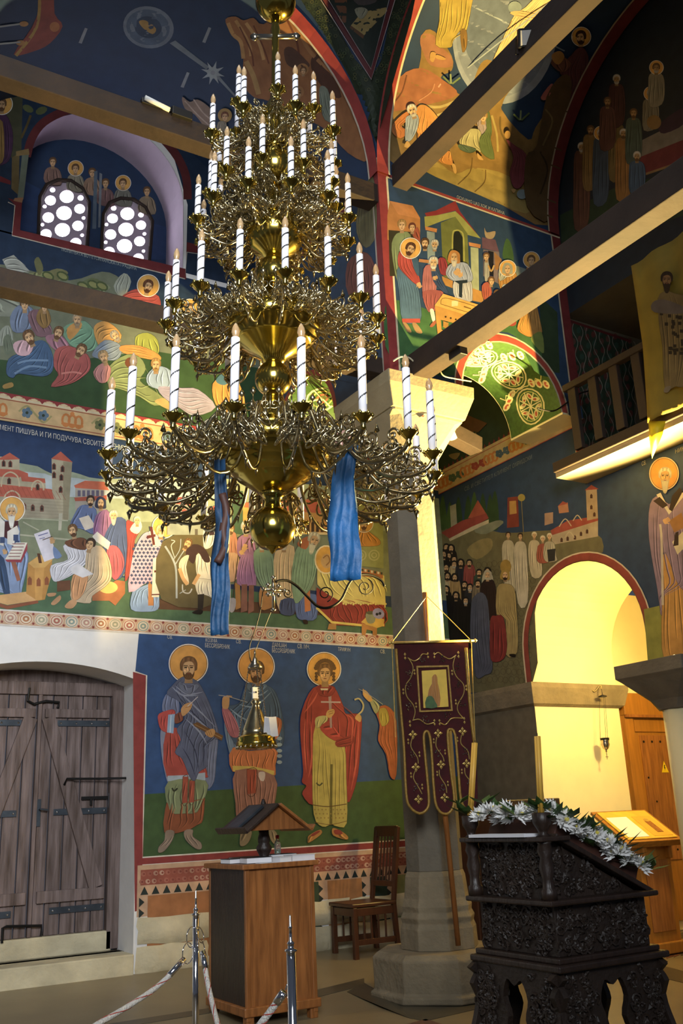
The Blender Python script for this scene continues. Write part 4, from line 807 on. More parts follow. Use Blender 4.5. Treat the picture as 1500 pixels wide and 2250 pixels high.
M('painted_banner_bearer', 'west', T8, S_W, WALLW, [('p', [(655, 350), (740, 340), (750, 590), (650, 600)], '7a2c1c', 1), ('p', [(670, 380), (725, 375), (730, 480), (672, 490)], 'b08438', 1), ('s', [(770, 380), (790, 700)], 5, '8a7a3c'), ('e', 770, 350, 30, '9a8a3c')])
W8 = 'b4ac90'
for i, (x, y, h, c) in enumerate(((660, 660, 460, W8), (760, 670, 540, 'b8b098'), (875, 660, 330, 'b4a888'), (945, 690, 190, '9a4a30'), (1000, 670, 200, 'a8a084'))):
    M('painted_procession_figure', 'west', T8, S_W, WALLW, [('r', [(x - 40, y + 60), (x, y + 40), (x + 40, y + 60), (x + 55, y + 160), (x + 60, y + h), (x - 20, y + h + 10), (x - 50, y + 160)], c, 4), ('h', (x, y, 26), dict(hair=DK if i < 2 else W8))] + ([('p', [(x - 20, y + 110), (x + 50, y + 100), (x + 45, y + 200), (x - 10, y + 210)], '2c2c2c', 1)] if i == 4 else []))
dk = '1f1a18'
rows = [(150, 760, dk), (190, 770, dk), (170, 830, dk), (130, 820, dk), (215, 860, dk), (150, 930, 'a89878'), (215, 900, 'b09c70'), (270, 890, '2a2a34'), (340, 890, '8c3a34'), (160, 1000, 'c0b08a'), (420, 970, '3a4a3c'), (490, 960, W8), (300, 1070, dk), (220, 1010, 'a88850'), (345, 1090, '2a2a30'), (150, 1110, dk), (410, 1060, '7a6c54'), (230, 1160, dk), (310, 1200, '1a1614')]
for k, (x, y, c) in enumerate(rows):
    M('painted_monk', 'west', T8, S_W, WALLW, [('r', [(x - 40, y + 30), (x, y + 15), (x + 42, y + 35), (x + 55, y + 200), (x + 50, y + 380), (x - 50, y + 380), (x - 52, y + 200)], c, 3), ('h', (x, y, 30), dict(hair=dk, beard=(GY if k in (14, 18, 6) else DK), cov=(dk if k % 2 else None)))])
M('painted_abbot', 'west', T8, S_W, WALLW, [('r', [(440, 1060), (500, 1010), (555, 1080), (560, 1330), (480, 1340), (430, 1150)], '2c1c1c', 4), ('h', (490, 990, 34), dict(hair=W8, beard='b0a890', cov='b0a890'))])
M('painted_bishop', 'west', T8, S_W, WALLW, [('r', [(570, 1090), (640, 1060), (710, 1100), (730, 1300), (735, 1620), (640, 1640), (640, 1340), (565, 1310)], 'a08c54', 6), ('e', 640, 920, 46, '9a7c2c', 60), ('h', (635, 990, 36), dict(hair=DK, beard=DK, cov='a08430')), ('p', [(670, 1640), (720, 1640), (715, 1665), (680, 1660)], '1c1410')], label='painted bishop in a gold robe and crown')
M('painted_monk_in_blue', 'west', T8, S_W, WALLW, [('r', [(370, 1180), (430, 1130), (490, 1200), (510, 1480), (530, 1760), (470, 1810), (390, 1820), (350, 1500), (355, 1250)], '4f5468', 6)], label='painted figure in a grey-blue robe bowing')
M('painted_red_cloth', 'west', T8, S_W, WALLW, [('r', [(515, 1350), (560, 1325), (620, 1340), (650, 1560), (620, 1680), (530, 1700), (510, 1600)], '7c1f1c', 3)])
P = Paint('painted_ornament_band', S_W, WALLW, 'west'); rw = lambda a, b, c, d, col: P.wp([wwp(a, b), wwp(c, b), wwp(c, d), wwp(a, d)], col)
rw(8.8, 5.03, 6.5, 5.30, 'b09a68'); rw(8.8, 5.02, 6.5, 5.03, 'a03c2c'); rw(8.8, 5.255, 6.5, 5.265, '9a4a2c'); y = 8.75; k = 0
while y > 6.55:
    P.wp([wwp(y, 5.30), wwp(y - .05, 5.30), wwp(y - .025, 5.345)], '6f1a1c'); y -= .085
y = 8.65
while y > 6.6:
    cx, cy = prj(wwp(y, 5.14)); c = ['b06a1e', '48604a', 'b06a1e', '8c3020', 'b06a1e', '42586a'][k % 6]
    if k % 2 == 0:
        for d in (-9, 0, 9): P.ring(cx + d, cy - .46 * d, 6, 4.5, c, 10, 10)
    else:
        for d in (-8, 8):
            for q in range(5): P.e(cx + d + 5 * math.cos(q * 1.257), cy - .46 * d + 5 * math.sin(q * 1.257), 4.6, c, n=7)
    y -= .215; k += 1
P.done()
inscription(S_W, WALLW, 'СВ. И СВЕТИТЕЛ КЛИМЕНТ ОХРИДСКИ', (1020, 1080), (1168, 1008), 9, 'west', '6f7a80')
P = Paint('painted_arch_border', S_W, WALLW, 'west')
P.wp([wwp(y, z) for y, z in [(7.49, 2.57)] + arc(6.71, 2.87, .785, 0, 180, 24) + [(5.925, 2.5), (5.85, 2.5)] + arc(6.71, 2.87, .86, 180, 0, 24) + [(7.57, 2.57)]], '8a3220')
P.st([prj(wwp(y, z)) for y, z in [(7.575, 2.57)] + arc(6.71, 2.87, .865, 0, 180, 24) + [(5.845, 2.5)]], 3, 'c9b898', 1); P.done()
TS = (1400, 960, 4.33)
P = Paint('painted_saint', S_W, WALLW, 'west', TS, label='painted bearded bishop saint beside the bright arch under the gallery')
P.p([(60, 1640), (500, 1540), (500, 2160), (100, 2160)], '8a8a34', 1)
P.e(253, 350, 142, 'c9b088', 158, 30); P.e(253, 350, 132, '6a4214', 148, 30); P.e(253, 350, 127, 'c08420', 143, 30)
P.robe([(240, 1120), (430, 1200), (520, 1400), (520, 2150), (260, 2150), (230, 1600)], 'b8842c', 6); P.robe([(120, 640), (210, 560), (300, 640), (430, 560), (540, 700), (540, 1450), (400, 1420), (330, 1250), (240, 1100), (230, 1700), (190, 1450), (110, 960)], '8a7488', 8)
P.p([(180, 550), (220, 530), (300, 690), (400, 520), (460, 540), (300, 740)], 'c9bfa4', 1); P.p([(150, 610), (210, 570), (290, 650), (240, 680)], '33241f', 1); P.p([(330, 560), (400, 480), (430, 520), (330, 710), (300, 690)], '33241f', 1); P.p([(330, 1000), (430, 900), (440, 1060), (380, 1120)], 'cfc29a', 1); P.p([(360, 910), (390, 900), (390, 1030), (340, 1040)], '33241f', 1)
P.p([(300, 800), (420, 720), (450, 860), (350, 910)], '9a6a30', 1); P.hand(270, 800, 40, 1.0); P.st([(215, 830), (230, 1000), (240, 1600)], 22, 'c0b49c'); P.head(262, 370, 74, 'a09a80', '9a947e', 'b08a52', hs=1.9); P.done()
inscription(S_W, WALLW, 'СВ.', (1409, 1024), (1419, 1020), 9, 'west', 'b0aa94'); inscription(S_W, WALLW, 'НИКОЛАЈ', (1482, 997), (1530, 979), 9, 'west', '8f8c78')
M('painted_shrine', 'west', (750, 560, 2), S_W, WALLW, [('p', [(500, 700), (590, 720), (570, 830), (490, 800)], '7a5224', 1), ('p', [(520, 690), (640, 740), (600, 780), (520, 760)], '5a3a1c', 1), ('r', [(590, 780), (600, 840), (560, 880), (575, 830)], '8a6a3c', 1), ('p', [(470, 880), (520, 870), (500, 900)], '7a6a3c')])
# painted lattice on the gallery reveal and the red post
S_G = lambda x, y: at(x, y, 'Y', 6.412)
P = Paint('painted_lattice', S_G, WALLG, 'lat', (1000, 640, 3))
P.p([(720, 180), (1160, 320), (1180, 480), (1180, 1080), (850, 1120)], '2c3a2a', 1)
for i in range(9):
    for j in range(17):
        x = 765 + i * 48 + j * 7; y = 215 + j * 58 + i * 14 + (i % 2) * 28
        if x > 1165 or y > 1100: continue
        P.e(x, y, 15, ['5c2a22', '2f4a3c', '5c3a30'][(i + j) % 3], 22, 8)
for i in range(11):
    P.st([(735 + i * 44 + j * 3.6 + 13 * math.sin(j * 1.15 + i * 3.14), 200 + i * 13 + j * 30) for j in range(31)], 4, '8a8478', 2)
P.st([(740, 190), (850, 1110)], 5, 'a49a88', 1); P.st([(725, 185), (1155, 330)], 16, '5c1614', 1); P.done()
P = Paint('painted_red_post', S_W, WALLW, 'west', (1000, 640, 3)); P.p([(640, 170), (735, 140), (770, 420), (850, 1110), (800, 1140), (765, 800), (680, 750), (690, 600), (660, 400)], '7c1d18', 1); P.st([(635, 180), (690, 600), (600, 480)], 5, 'b0a490', 1); P.st([(775, 800), (800, 1140)], 5, 'b0a490', 1); P.done()

# ------------------------------------------------------------------ frescoes over the arcade, in the vaults and on the pendentive
wa = lambda x, z: (x, YA, z)
P = Paint('painted_scene_ground', S_A, WALLA, 'arc')
P.wp([wa(XA, 5.06), wa(5.2, 5.06)] + [wa(x, z) for x, z in arc(5.895, 5.08, .70, 180, 0, 20)] + [wa(6.62, 5.06), wa(XW, 5.06), wa(XW, 7.25), wa(XA, 7.25)], '274260'); T7 = (840, 420, 3.75); P.t = T7
P.p([(20, 960), (140, 900), (330, 960), (480, 1000), (900, 1000), (1300, 1050), (1400, 1150), (1400, 1500), (1250, 1480), (1100, 1200), (900, 1170), (700, 1320), (640, 1520), (90, 1420)], '3f6a38')
P.p([(1290, 860), (1440, 1000), (1460, 1500), (1320, 1480)], '33462c', 1); P.done()
P = Paint('painted_arch_border', S_A, WALLA, 'arc'); P.wp([wa(x, z) for x, z in arc(5.895, 5.08, .625, 180, 0, 20) + arc(5.895, 5.08, .70, 0, 180, 20)], 'b03c20')
for r in (.705, .62): P.st([prj(wa(x, z)) for x, z in arc(5.895, 5.08, r, 180, 0, 20)], 3, 'd8c8a0', 1)
P.done()
P = Paint('painted_corner_border', S_A, WALLA, 'arc'); P.wp([wa(XA, 5.06), wa(XA + .10, 5.06), wa(XA + .10, 7.2), wa(XA, 7.2)], '8f2420'); P.wp([wa(XA, 7.17), wa(XW, 7.17), wa(XW, 7.27), wa(XA, 7.27)], '9a2c20'); P.wp([wa(XW - .12, 5.2), wa(XW, 5.2), wa(XW, 7.2), wa(XW - .12, 7.2)], '6a1c1c')
P.st([prj(wa(XA + .105, z)) for z in (5.06, 6, 7.16)], 4, 'd8c8a0', 1); P.st([prj(wa(x, 7.165)) for x in (XA + .1, 5.5, XW)], 3, 'd8c8a0', 1); P.st([prj(wa(XW - .125, z)) for z in (5.2, 6, 7.16)], 3, 'c0b090', 1); P.done()
P = Paint('painted_temple', S_A, WALLA, 'arc', T7, label='painted green temple with a dark doorway and red roof')
P.p([(60, 80), (250, 120), (310, 220), (310, 500), (40, 400), (40, 200)], 'b07028', 1); P.p([(60, 80), (250, 120), (310, 230), (130, 190)], 'c07a34', 1); P.p([(50, 320), (280, 340), (280, 700), (60, 700)], '3a3420', 1)
P.p([(350, 180), (440, 160), (600, 80), (640, 170), (800, 380), (770, 360), (600, 160), (440, 200), (360, 210)], '8c1c1c', 1); P.p([(345, 210), (440, 200), (600, 165), (660, 220), (810, 390), (700, 360), (600, 210), (480, 250), (350, 300)], '9a9a48', 1)
P.p([(480, 260), (600, 210), (700, 350), (720, 800), (500, 700)], '6f7434', 1); P.p([(580, 360), (600, 330), (630, 330), (660, 380), (665, 700), (590, 680)], '22261c', 1); P.st([(575, 690), (578, 370), (600, 325), (640, 330), (668, 390), (672, 700)], 12, 'a8a448', 3)
for x, y in ((395, 290), (755, 420)): P.p([(x - 45, y), (x + 55, y + 20), (x + 50, y + 50), (x - 40, y + 30)], 'c07a34', 1); P.p([(x - 30, y + 40), (x + 35, y + 50), (x + 40, y + 400), (x - 20, y + 380)], 'a8b088' if x > 500 else '8a9a98', 1)
P.p([(820, 380), (930, 400), (960, 500), (820, 470)], '6a4a5a', 1); P.p([(830, 480), (960, 500), (990, 780), (830, 700)], '7a6a6c', 1); P.p([(870, 490), (915, 500), (915, 700), (880, 690)], '1c1c24', 1); P.p([(920, 500), (980, 560), (990, 640), (930, 650)], '9a6a34', 1)
P.p([(840, 300), (860, 340), (930, 330), (910, 390), (850, 380)], 'a8906c'); P.p([(990, 500), (1020, 390), (1060, 440), (1080, 580), (1000, 560)], '3f6034'); P.p([(1060, 600), (1180, 640), (1180, 760), (1110, 740)], '7a8478', 1); P.p([(680, 780), (830, 830), (830, 920), (730, 900)], 'b8822c', 1); P.p([(490, 700), (580, 740), (580, 800), (500, 770)], 'b07a28', 1)
P.done()
M('painted_follower', 'arc', T7, S_A, WALLA, [('r', [(100, 370), (150, 340), (230, 360), (260, 600), (240, 720), (130, 760), (75, 480)], '7c8a5c', 4), ('h', (160, 280, 44), dict(hair='8a6a34'))])
M('painted_follower', 'arc', T7, S_A, WALLA, [('r', [(240, 330), (290, 300), (310, 400), (280, 420)], '9a4424', 1), ('h', (245, 300, 36), dict(hair='5a2c1c')), ('h', (350, 430, 42), dict(hair='4a3420', beard='4a3420')), ('h', (430, 440, 38), dict(hair=GY, beard=GY))])
M('painted_teacher', 'arc', T7, S_A, WALLA, [('r', [(120, 650), (200, 620), (280, 760), (310, 900), (310, 1070), (170, 1070), (140, 850)], '4c6c84', 8), ('p', [(160, 1050), (310, 1050), (310, 1085), (165, 1085)], 'b03c24', 1), ('r', [(140, 500), (220, 500), (280, 640), (310, 750), (280, 770), (200, 700), (130, 610)], 'a83428', 4), ('p', [(240, 540), (290, 560), (300, 700), (260, 640)], '3a5a74'), ('a', 300, 770, 28, 2.6), ('p', [(165, 1085), (200, 1090), (240, 1160), (200, 1155)], 'a8824c'), ('p', [(245, 1090), (280, 1090), (330, 1165), (280, 1165)], 'a8824c'), ('h', (228, 475, 50), dict(hair='4a2c18', beard='4a2c18', halo=88, look=1, tilt=.3))], label='painted haloed teacher in red and blue on the arcade wall')
M('painted_blind_man', 'arc', T7, S_A, WALLA, [('r', [(340, 640), (400, 610), (440, 700), (440, 830), (400, 980), (370, 980), (330, 850)], 'a8605c', 5), ('r', [(330, 830), (480, 820), (500, 880), (440, 980), (380, 980)], '9a4a44', 4), ('r', [(400, 620), (440, 640), (540, 830), (500, 830), (420, 740)], '2f4468', 2), ('p', [(390, 980), (420, 975), (435, 1060), (415, 1080)], WH), ('s', [(300, 570), (390, 580), (460, 570)], 26, 'b0763c'), ('a', 430, 715, 24, 1.2), ('p', [(390, 1110), (430, 1065), (440, 1090), (410, 1120)], 'a0522c'), ('h', (420, 590, 46), dict(hair=GY, beard='b8b4a4'))])
M('painted_scribe', 'arc', T7, S_A, WALLA, [('r', [(460, 560), (520, 560), (540, 680), (480, 680)], '8c2430', 2)])
M('painted_priest', 'arc', T7, S_A, WALLA, [('r', [(590, 740), (720, 730), (740, 870), (720, 910), (600, 880)], 'b4b4b8', 6), ('r', [(540, 620), (600, 590), (700, 600), (745, 720), (690, 750), (590, 740), (525, 690)], '9aa4bc', 6), ('p', [(590, 740), (700, 730), (700, 755), (660, 760), (655, 880), (630, 870), (630, 765)], '22303c', 1), ('a', 610, 670, 34, .6), ('a', 640, 690, 30, -.6), ('h', (590, 545, 46), dict(hair='a8742c', beard='b8b0a0', cov='b0742c', hs=1.5))], label='painted priest in pale robes with crossed hands')
M('painted_money_chest', 'arc', T7, S_A, WALLA, [('p', [(430, 940), (500, 845), (840, 950), (780, 1050)], 'cfa03c', 1), ('p', [(430, 940), (780, 1050), (770, 1090), (720, 1120), (440, 1050)], 'b88428', 1), ('p', [(780, 1050), (840, 950), (840, 1000), (790, 1070)], '96681c', 1), ('p', [(440, 1050), (480, 1055), (490, 1180), (455, 1185)], 'b88428', 1), ('p', [(500, 1070), (545, 1085), (540, 1140), (500, 1120)], 'a87820', 1), ('p', [(480, 1140), (620, 1180), (610, 1195), (480, 1165)], 'b88428', 1), ('p', [(570, 905), (625, 900), (620, 945), (570, 950)], 'd8c890', 1), ('s', [(480, 930), (520, 880), (800, 965), (760, 1010), (480, 930)], 5, '7a5418'), ('s', [(670, 950), (730, 970)], 10, '7a5418')] + [('e', 520 + k * 42, 1035 + k * 11, 8, '3a2810') for k in range(6)])
M('painted_child', 'arc', T7, S_A, WALLA, [('r', [(840, 580), (870, 570), (880, 700), (845, 740)], 'a8a498', 2), ('s', [(870, 610), (895, 660), (920, 610)], 14, 'b8904c'), ('h', (855, 540, 32), dict(hair=BR))])
M('painted_mother', 'arc', T7, S_A, WALLA, [('r', [(960, 680), (1040, 620), (1100, 680), (1110, 800), (1050, 860), (970, 800)], 'b07c2c', 6), ('r', [(960, 650), (1020, 620), (1060, 670), (970, 740)], 'a8a898', 2), ('h', (1030, 640, 40), dict(hair='a8a494', halo=70, cov='9a9a88'))])
M('painted_child', 'arc', T7, S_A, WALLA, [('r', [(820, 780), (870, 750), (900, 830), (870, 900), (830, 880)], 'a84a34', 3), ('h', (895, 740, 34), dict(hair=BR, look=1))])
M('painted_child', 'arc', T7, S_A, WALLA, [('r', [(860, 890), (920, 850), (960, 900), (920, 960), (860, 990)], 'a0a494', 3), ('h', (945, 850, 36), dict(hair=BR)), ('h', (1010, 800, 30), dict(hair='9aa0a0'))])
M('painted_seated_man', 'arc', T7, S_A, WALLA, [('r', [(1200, 950), (1260, 920), (1300, 1080), (1310, 1180), (1220, 1200), (1160, 1180), (1110, 1130), (1150, 1020)], 'b8822c', 6), ('r', [(1190, 620), (1240, 600), (1260, 700), (1220, 770), (1180, 740)], 'b07424', 3), ('h', (1225, 570, 40), dict(hair=BR, halo=70)), ('e', 1065, 1085, 38, '9a3424', 28), ('p', [(1220, 1210), (1310, 1160), (1330, 1330), (1280, 1300)], '7a8a3c')])
inscription(S_A, WALLA, 'ОСИЈАНО ЦАЗ ХОК И КАПИНА', (1003, 436), (1108, 472), 7, 'arc', 'b8b4a4')
# patterned soffit of the arch between pillar and west wall
AS = lambda v, t: Vector((5.895 + .622 * math.cos(t), YA + .01 + .76 * v, 5.08 + .622 * math.sin(t)))
mb = MB(); mb.sheet([[AS(j / 8, PI * i / 24) for j in range(9)] for i in range(25)]); BS = BVHTree.FromPolygons(mb.v, mb.f)
sof = mb.build('painted_soffit', 'leaf_green' if 'leaf_green' in MATS else 'leaf', WALLA, smooth=True)
def sof_pt(v, t): return prj(AS(v, t))
S_S = s_bvh(BS, S_A)
P = Paint('painted_medallions', S_S, WALLA, 'sof', sub=14)
def on_sof(u, v, pts, col, w):  # strokes drawn in the soffit's own plane
    P.st([sof_pt(v + dv, u + du) for du, dv in pts], w, col, 1)
for u0 in (.35, 1.0, 1.65, 2.3, 2.9):
    C = lambda r, n=18: [(r * math.cos(2 * PI * i / n), r * .62 * 1.3 * math.sin(2 * PI * i / n)) for i in range(n + 1)]
    on_sof(u0, .5, C(.30), 'd8cf9a', 3.2); on_sof(u0, .5, C(.25), 'b8c070', 2)
    for k in range(8):
        a = k * PI / 4; on_sof(u0, .5, [(0, 0), (.25 * math.cos(a), .25 * .8 * math.sin(a))], 'e0d8a8', 2.4)
        cx, cy = sof_pt(.5 + .17 * .8 * math.sin(a + .39), u0 + .17 * math.cos(a + .39)); P.e(cx, cy, 5, 'd8cf9a', 9, 9, a); P.e(cx, cy, 2.6, 'b04424', 6, 8, a)
    for sgn in (-1, 1):
        for k in range(3):
            q = u0 + .33 - k * .07; cx, cy = sof_pt(.5 + sgn * (.2 + .1 * k), q); P.e(cx, cy, 7, 'dcd29c', 11, 9, .6 * sgn); P.e(cx, cy, 3.4, 'b8481f', 7, 8, .6 * sgn)
        on_sof(u0 + .33, .5, [(.05 * math.sin(3 * i), sgn * i * .06) for i in range(8)], 'd0c88c', 2.4)
P.done()
# --- barrel vault of the west arm: figures on a mountain
TV = (840, 0, 3.75)
VW = lambda n, items, **k: grp(n, 'vw', TV, S_VW, CEILW, items, sub=15, **k)
VW('painted_mountain', [('p', [(20, 1290), (60, 900), (130, 640), (300, 560), (330, 280), (430, 260), (570, 460), (570, 580), (480, 640), (640, 780), (750, 740), (800, 540), (900, 440), (1000, 700), (980, 900), (1200, 1150), (1260, 1050), (1400, 900), (1460, 1250), (1385, 1860), (900, 1640), (330, 1400)], '8a6a30'), ('p', [(60, 900), (140, 640), (320, 560), (500, 660), (620, 780), (380, 860), (90, 920)], '9a5c34'), ('p', [(310, 340), (330, 280), (420, 290), (480, 380), (560, 460), (570, 550), (400, 540), (330, 420)], '9a6440'), ('p', [(330, 1400), (440, 1330), (600, 1430), (760, 1380), (1040, 1450), (1180, 1640), (1180, 1760), (780, 1600)], '9a8440'), ('s', [(300, 860), (480, 880), (700, 780)], 22, 'b09a58'), ('s', [(450, 950), (620, 880), (720, 800)], 18, 'b8a260'), ('s', [(500, 1000), (640, 960), (720, 860)], 14, '6a5020'), ('s', [(740, 1300), (720, 1420), (620, 1520)], 8, '6a5020'), ('s', [(850, 1400), (840, 1500), (760, 1580)], 8, '6a5020'), ('s', [(970, 960), (980, 1100), (1100, 1300)], 14, '6a5424'), ('s', [(900, 950), (940, 1100), (950, 1250)], 16, 'a89450'), ('s', [(430, 690), (400, 760), (300, 830)], 10, 'b87a50'), ('s', [(480, 690), (460, 720)], 12, 'c89070'), ('s', [(200, 620), (160, 760), (90, 850)], 10, '6e4024')])
P = Paint('painted_mandorla', S_VW, CEILW, 'vw', TV, 15, 'painted pale oval glory crossed by rays')
P.e(1010, 260, 430, '8f98a8', 600, 40, .12); P.e(1000, 250, 390, '7c8698', 550, 40, .12); P.e(980, 200, 320, '5f6c80', 440, 36, .12); P.st([(740, 50), (1500, 420)], 12, '98a4b0', 1); P.st([(700, 560), (1400, 0)], 10, '98a4b0', 1); P.done()
VW('painted_rock', [('p', [(740, 760), (790, 560), (860, 490), (960, 540), (1100, 650), (1010, 800), (960, 900), (820, 900)], '8a6c30'), ('s', [(830, 640), (880, 560), (930, 590)], 14, 'b8a050')])
VW('painted_prophet', [('r', [(480, -60), (600, -60), (740, -60), (730, 60), (690, 260), (640, 250), (580, 340), (560, 390), (440, 370), (470, 160)], 'a89030', 8), ('r', [(640, 260), (690, 250), (695, 370), (660, 430)], '7a5a20', 1), ('p', [(400, 430), (440, 440), (420, 510), (390, 490)], 'b0843c'), ('p', [(450, 450), (520, 480), (500, 495), (440, 480)], 'b0843c')], label='painted prophet in golden robes standing on a crag')
VW('painted_transfigured_figure', [('r', [(1090, 120), (1180, 60), (1300, -60), (1420, -60), (1320, 160), (1180, 330), (1040, 540), (930, 560), (910, 500), (1000, 300)], 'd8b478', 8, .5), ('e', 1090, 60, 56, '7c8c94', 50), ('r', [(1050, 110), (1130, 90), (1290, 130), (1210, 170)], 'd0a868', 2, 1.2), ('p', [(860, 580), (930, 570), (910, 620), (850, 640)], 'b0843c')], label='painted figure in pale robes inside the glory')
VW('painted_apostle', [('r', [(290, 880), (360, 870), (450, 960), (490, 1060), (440, 1130), (300, 1240), (290, 1100), (250, 1000)], 'c8842c', 7, .4), ('r', [(95, 1010), (200, 920), (215, 980), (150, 1040), (210, 1080), (150, 1140), (80, 1090)], 'b86a20', 4), ('r', [(200, 960), (290, 950), (290, 1050), (240, 1150), (190, 1160), (190, 1040)], '94a0ac', 4), ('h', (245, 910, 48), dict(hair=GY, beard=GY, tilt=-.3)), ('p', [(180, 1210), (205, 1160), (235, 1215)], 'c89a4c'), ('r', [(460, 1320), (540, 1240), (570, 1300), (570, 1360)], 'c07a24', 2), ('p', [(570, 1350), (600, 1360), (610, 1420), (590, 1425)], 'c0944c')], label='painted fallen apostle in an orange cloak')
VW('painted_apostle', [('r', [(780, 1000), (830, 960), (870, 1060), (860, 1140), (800, 1090)], '9a8a8c', 3), ('r', [(660, 1090), (740, 1060), (810, 1090), (810, 1250), (770, 1230), (640, 1200)], 'a8a070', 4), ('r', [(830, 900), (880, 930), (900, 1080), (890, 1150), (920, 1310), (820, 1260), (800, 1140), (860, 1060)], '5c6a3c', 5), ('r', [(630, 1190), (770, 1230), (720, 1260), (640, 1230)], '4f6048', 3), ('p', [(780, 1260), (820, 1300), (830, 1320), (790, 1310)], 'c0944c'), ('h', (830, 960, 44), dict(hair='8a6a2c'))], label='painted seated apostle in a green cloak')
VW('painted_apostle', [('r', [(1020, 1150), (1090, 1200), (1180, 1270), (1190, 1420), (1140, 1540), (1080, 1540), (1050, 1420), (1080, 1290)], '7c3440', 5), ('e', 1030, 1110, 24, 'b0843c', 34), ('p', [(1060, 1560), (1100, 1560), (1080, 1590)], 'c0944c'), ('e', 1150, 1600, 44, '7a8a90', 40)], label='painted fallen apostle in dark red')
VW('painted_bush', [('s', [(560, 690), (500, 630)], 14, '6a7c4c'), ('s', [(565, 690), (560, 610)], 14, '8a9868'), ('s', [(575, 690), (640, 640)], 14, '6a7c4c'), ('s', [(1130, 990), (1080, 940)], 14, '5c7040'), ('s', [(1135, 990), (1140, 910)], 14, '8a9868'), ('s', [(1145, 990), (1210, 930)], 14, '5c7040')])
TD = (1180, 0, 4.02)
grp('painted_prophet', 'vw', TD, S_VW, CEILW, [('r', [(330, 450), (400, 420), (450, 500), (440, 650), (380, 800), (250, 900), (240, 700), (200, 620)], '5a3034', 6), ('r', [(120, 560), (180, 480), (300, 560), (220, 640)], '6a4030', 2), ('p', [(130, 480), (200, 450), (240, 500), (190, 570), (140, 540)], 'b07a2c'), ('h', (385, 330, 56), dict(hair='3a2414', beard='3a2414', halo=88, look=-1)), ('p', [(30, 860), (120, 740), (140, 780), (80, 880)], 'a8584c')], label='painted bearded prophet holding a gold vessel', sub=15)
VW('painted_rock_shadow', [('p', [(1270, 1200), (1350, 800), (1480, 620), (1560, 700), (1480, 1200), (1400, 1800), (1190, 1700), (1180, 1300)], '5a4424'), ('s', [(1340, 900), (1400, 1000), (1320, 1200)], 14, '7a6438'), ('s', [(1300, 1250), (1360, 1400), (1300, 1600)], 14, '3c2c16')])
# red ribs along the vault edges
P = Paint('painted_rib', S_VW, CEILW, 'rib', sub=0)
def vband(P, F, u0, u1, t0, t1, col, n=30):
    A = [F(u0, t0 + (t1 - t0) * i / n) for i in range(n + 1)] + [F(u1, t1 + (t0 - t1) * i / n) for i in range(n + 1)]
    k = 1 - 4.5e-3; m = len(P.v); P.v += [tuple(CO + (p - CO) * k) for p in A]; h = n + 1
    for i in range(n): P.f.append((m + i, m + i + 1, m + 2 * h - 2 - i, m + 2 * h - 1 - i)); P.c.append(lin(shade(col, 1)))
vband(P, PW, 0, .055, 0, PI / 2, '98261e'); vband(P, PW, .055, .064, 0, PI / 2, 'd8c8a0'); vband(P, PW, .94, 1.0, 0, PI, '6a1c1c'); vband(P, PW, .932, .94, 0, PI, 'a89a80'); P.done()
P = Paint('painted_rib', S_VN, CEILN, 'rib'); vband(P, PN, 0, .055, 0, PI, '98261e'); vband(P, PN, .055, .064, 0, PI, 'c8bca8'); P.done()
# --- dark tympanum over the gallery
S_T = S_W
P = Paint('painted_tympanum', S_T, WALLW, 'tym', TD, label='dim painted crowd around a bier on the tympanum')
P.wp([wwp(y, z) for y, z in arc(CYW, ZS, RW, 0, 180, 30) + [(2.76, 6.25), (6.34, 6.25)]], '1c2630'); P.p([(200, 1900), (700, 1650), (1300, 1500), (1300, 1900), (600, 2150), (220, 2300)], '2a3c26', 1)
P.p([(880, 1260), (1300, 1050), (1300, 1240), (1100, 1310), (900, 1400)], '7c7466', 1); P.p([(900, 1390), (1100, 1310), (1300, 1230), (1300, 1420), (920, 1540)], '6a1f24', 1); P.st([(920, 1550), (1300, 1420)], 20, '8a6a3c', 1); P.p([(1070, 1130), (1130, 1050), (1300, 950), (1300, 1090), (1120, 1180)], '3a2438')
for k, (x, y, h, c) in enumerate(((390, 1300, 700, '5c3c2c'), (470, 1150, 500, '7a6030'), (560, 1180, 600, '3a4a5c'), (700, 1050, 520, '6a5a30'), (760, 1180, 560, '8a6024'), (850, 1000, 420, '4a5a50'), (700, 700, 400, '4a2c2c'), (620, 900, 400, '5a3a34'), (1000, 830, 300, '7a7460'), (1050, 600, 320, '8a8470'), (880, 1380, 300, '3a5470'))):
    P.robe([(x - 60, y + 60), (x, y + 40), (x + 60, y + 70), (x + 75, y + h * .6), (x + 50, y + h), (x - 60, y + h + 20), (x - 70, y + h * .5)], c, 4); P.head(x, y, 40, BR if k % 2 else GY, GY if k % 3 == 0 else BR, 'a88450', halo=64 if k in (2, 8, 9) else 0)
P.e(1030, 1080, 64, '8a6a34'); P.done()
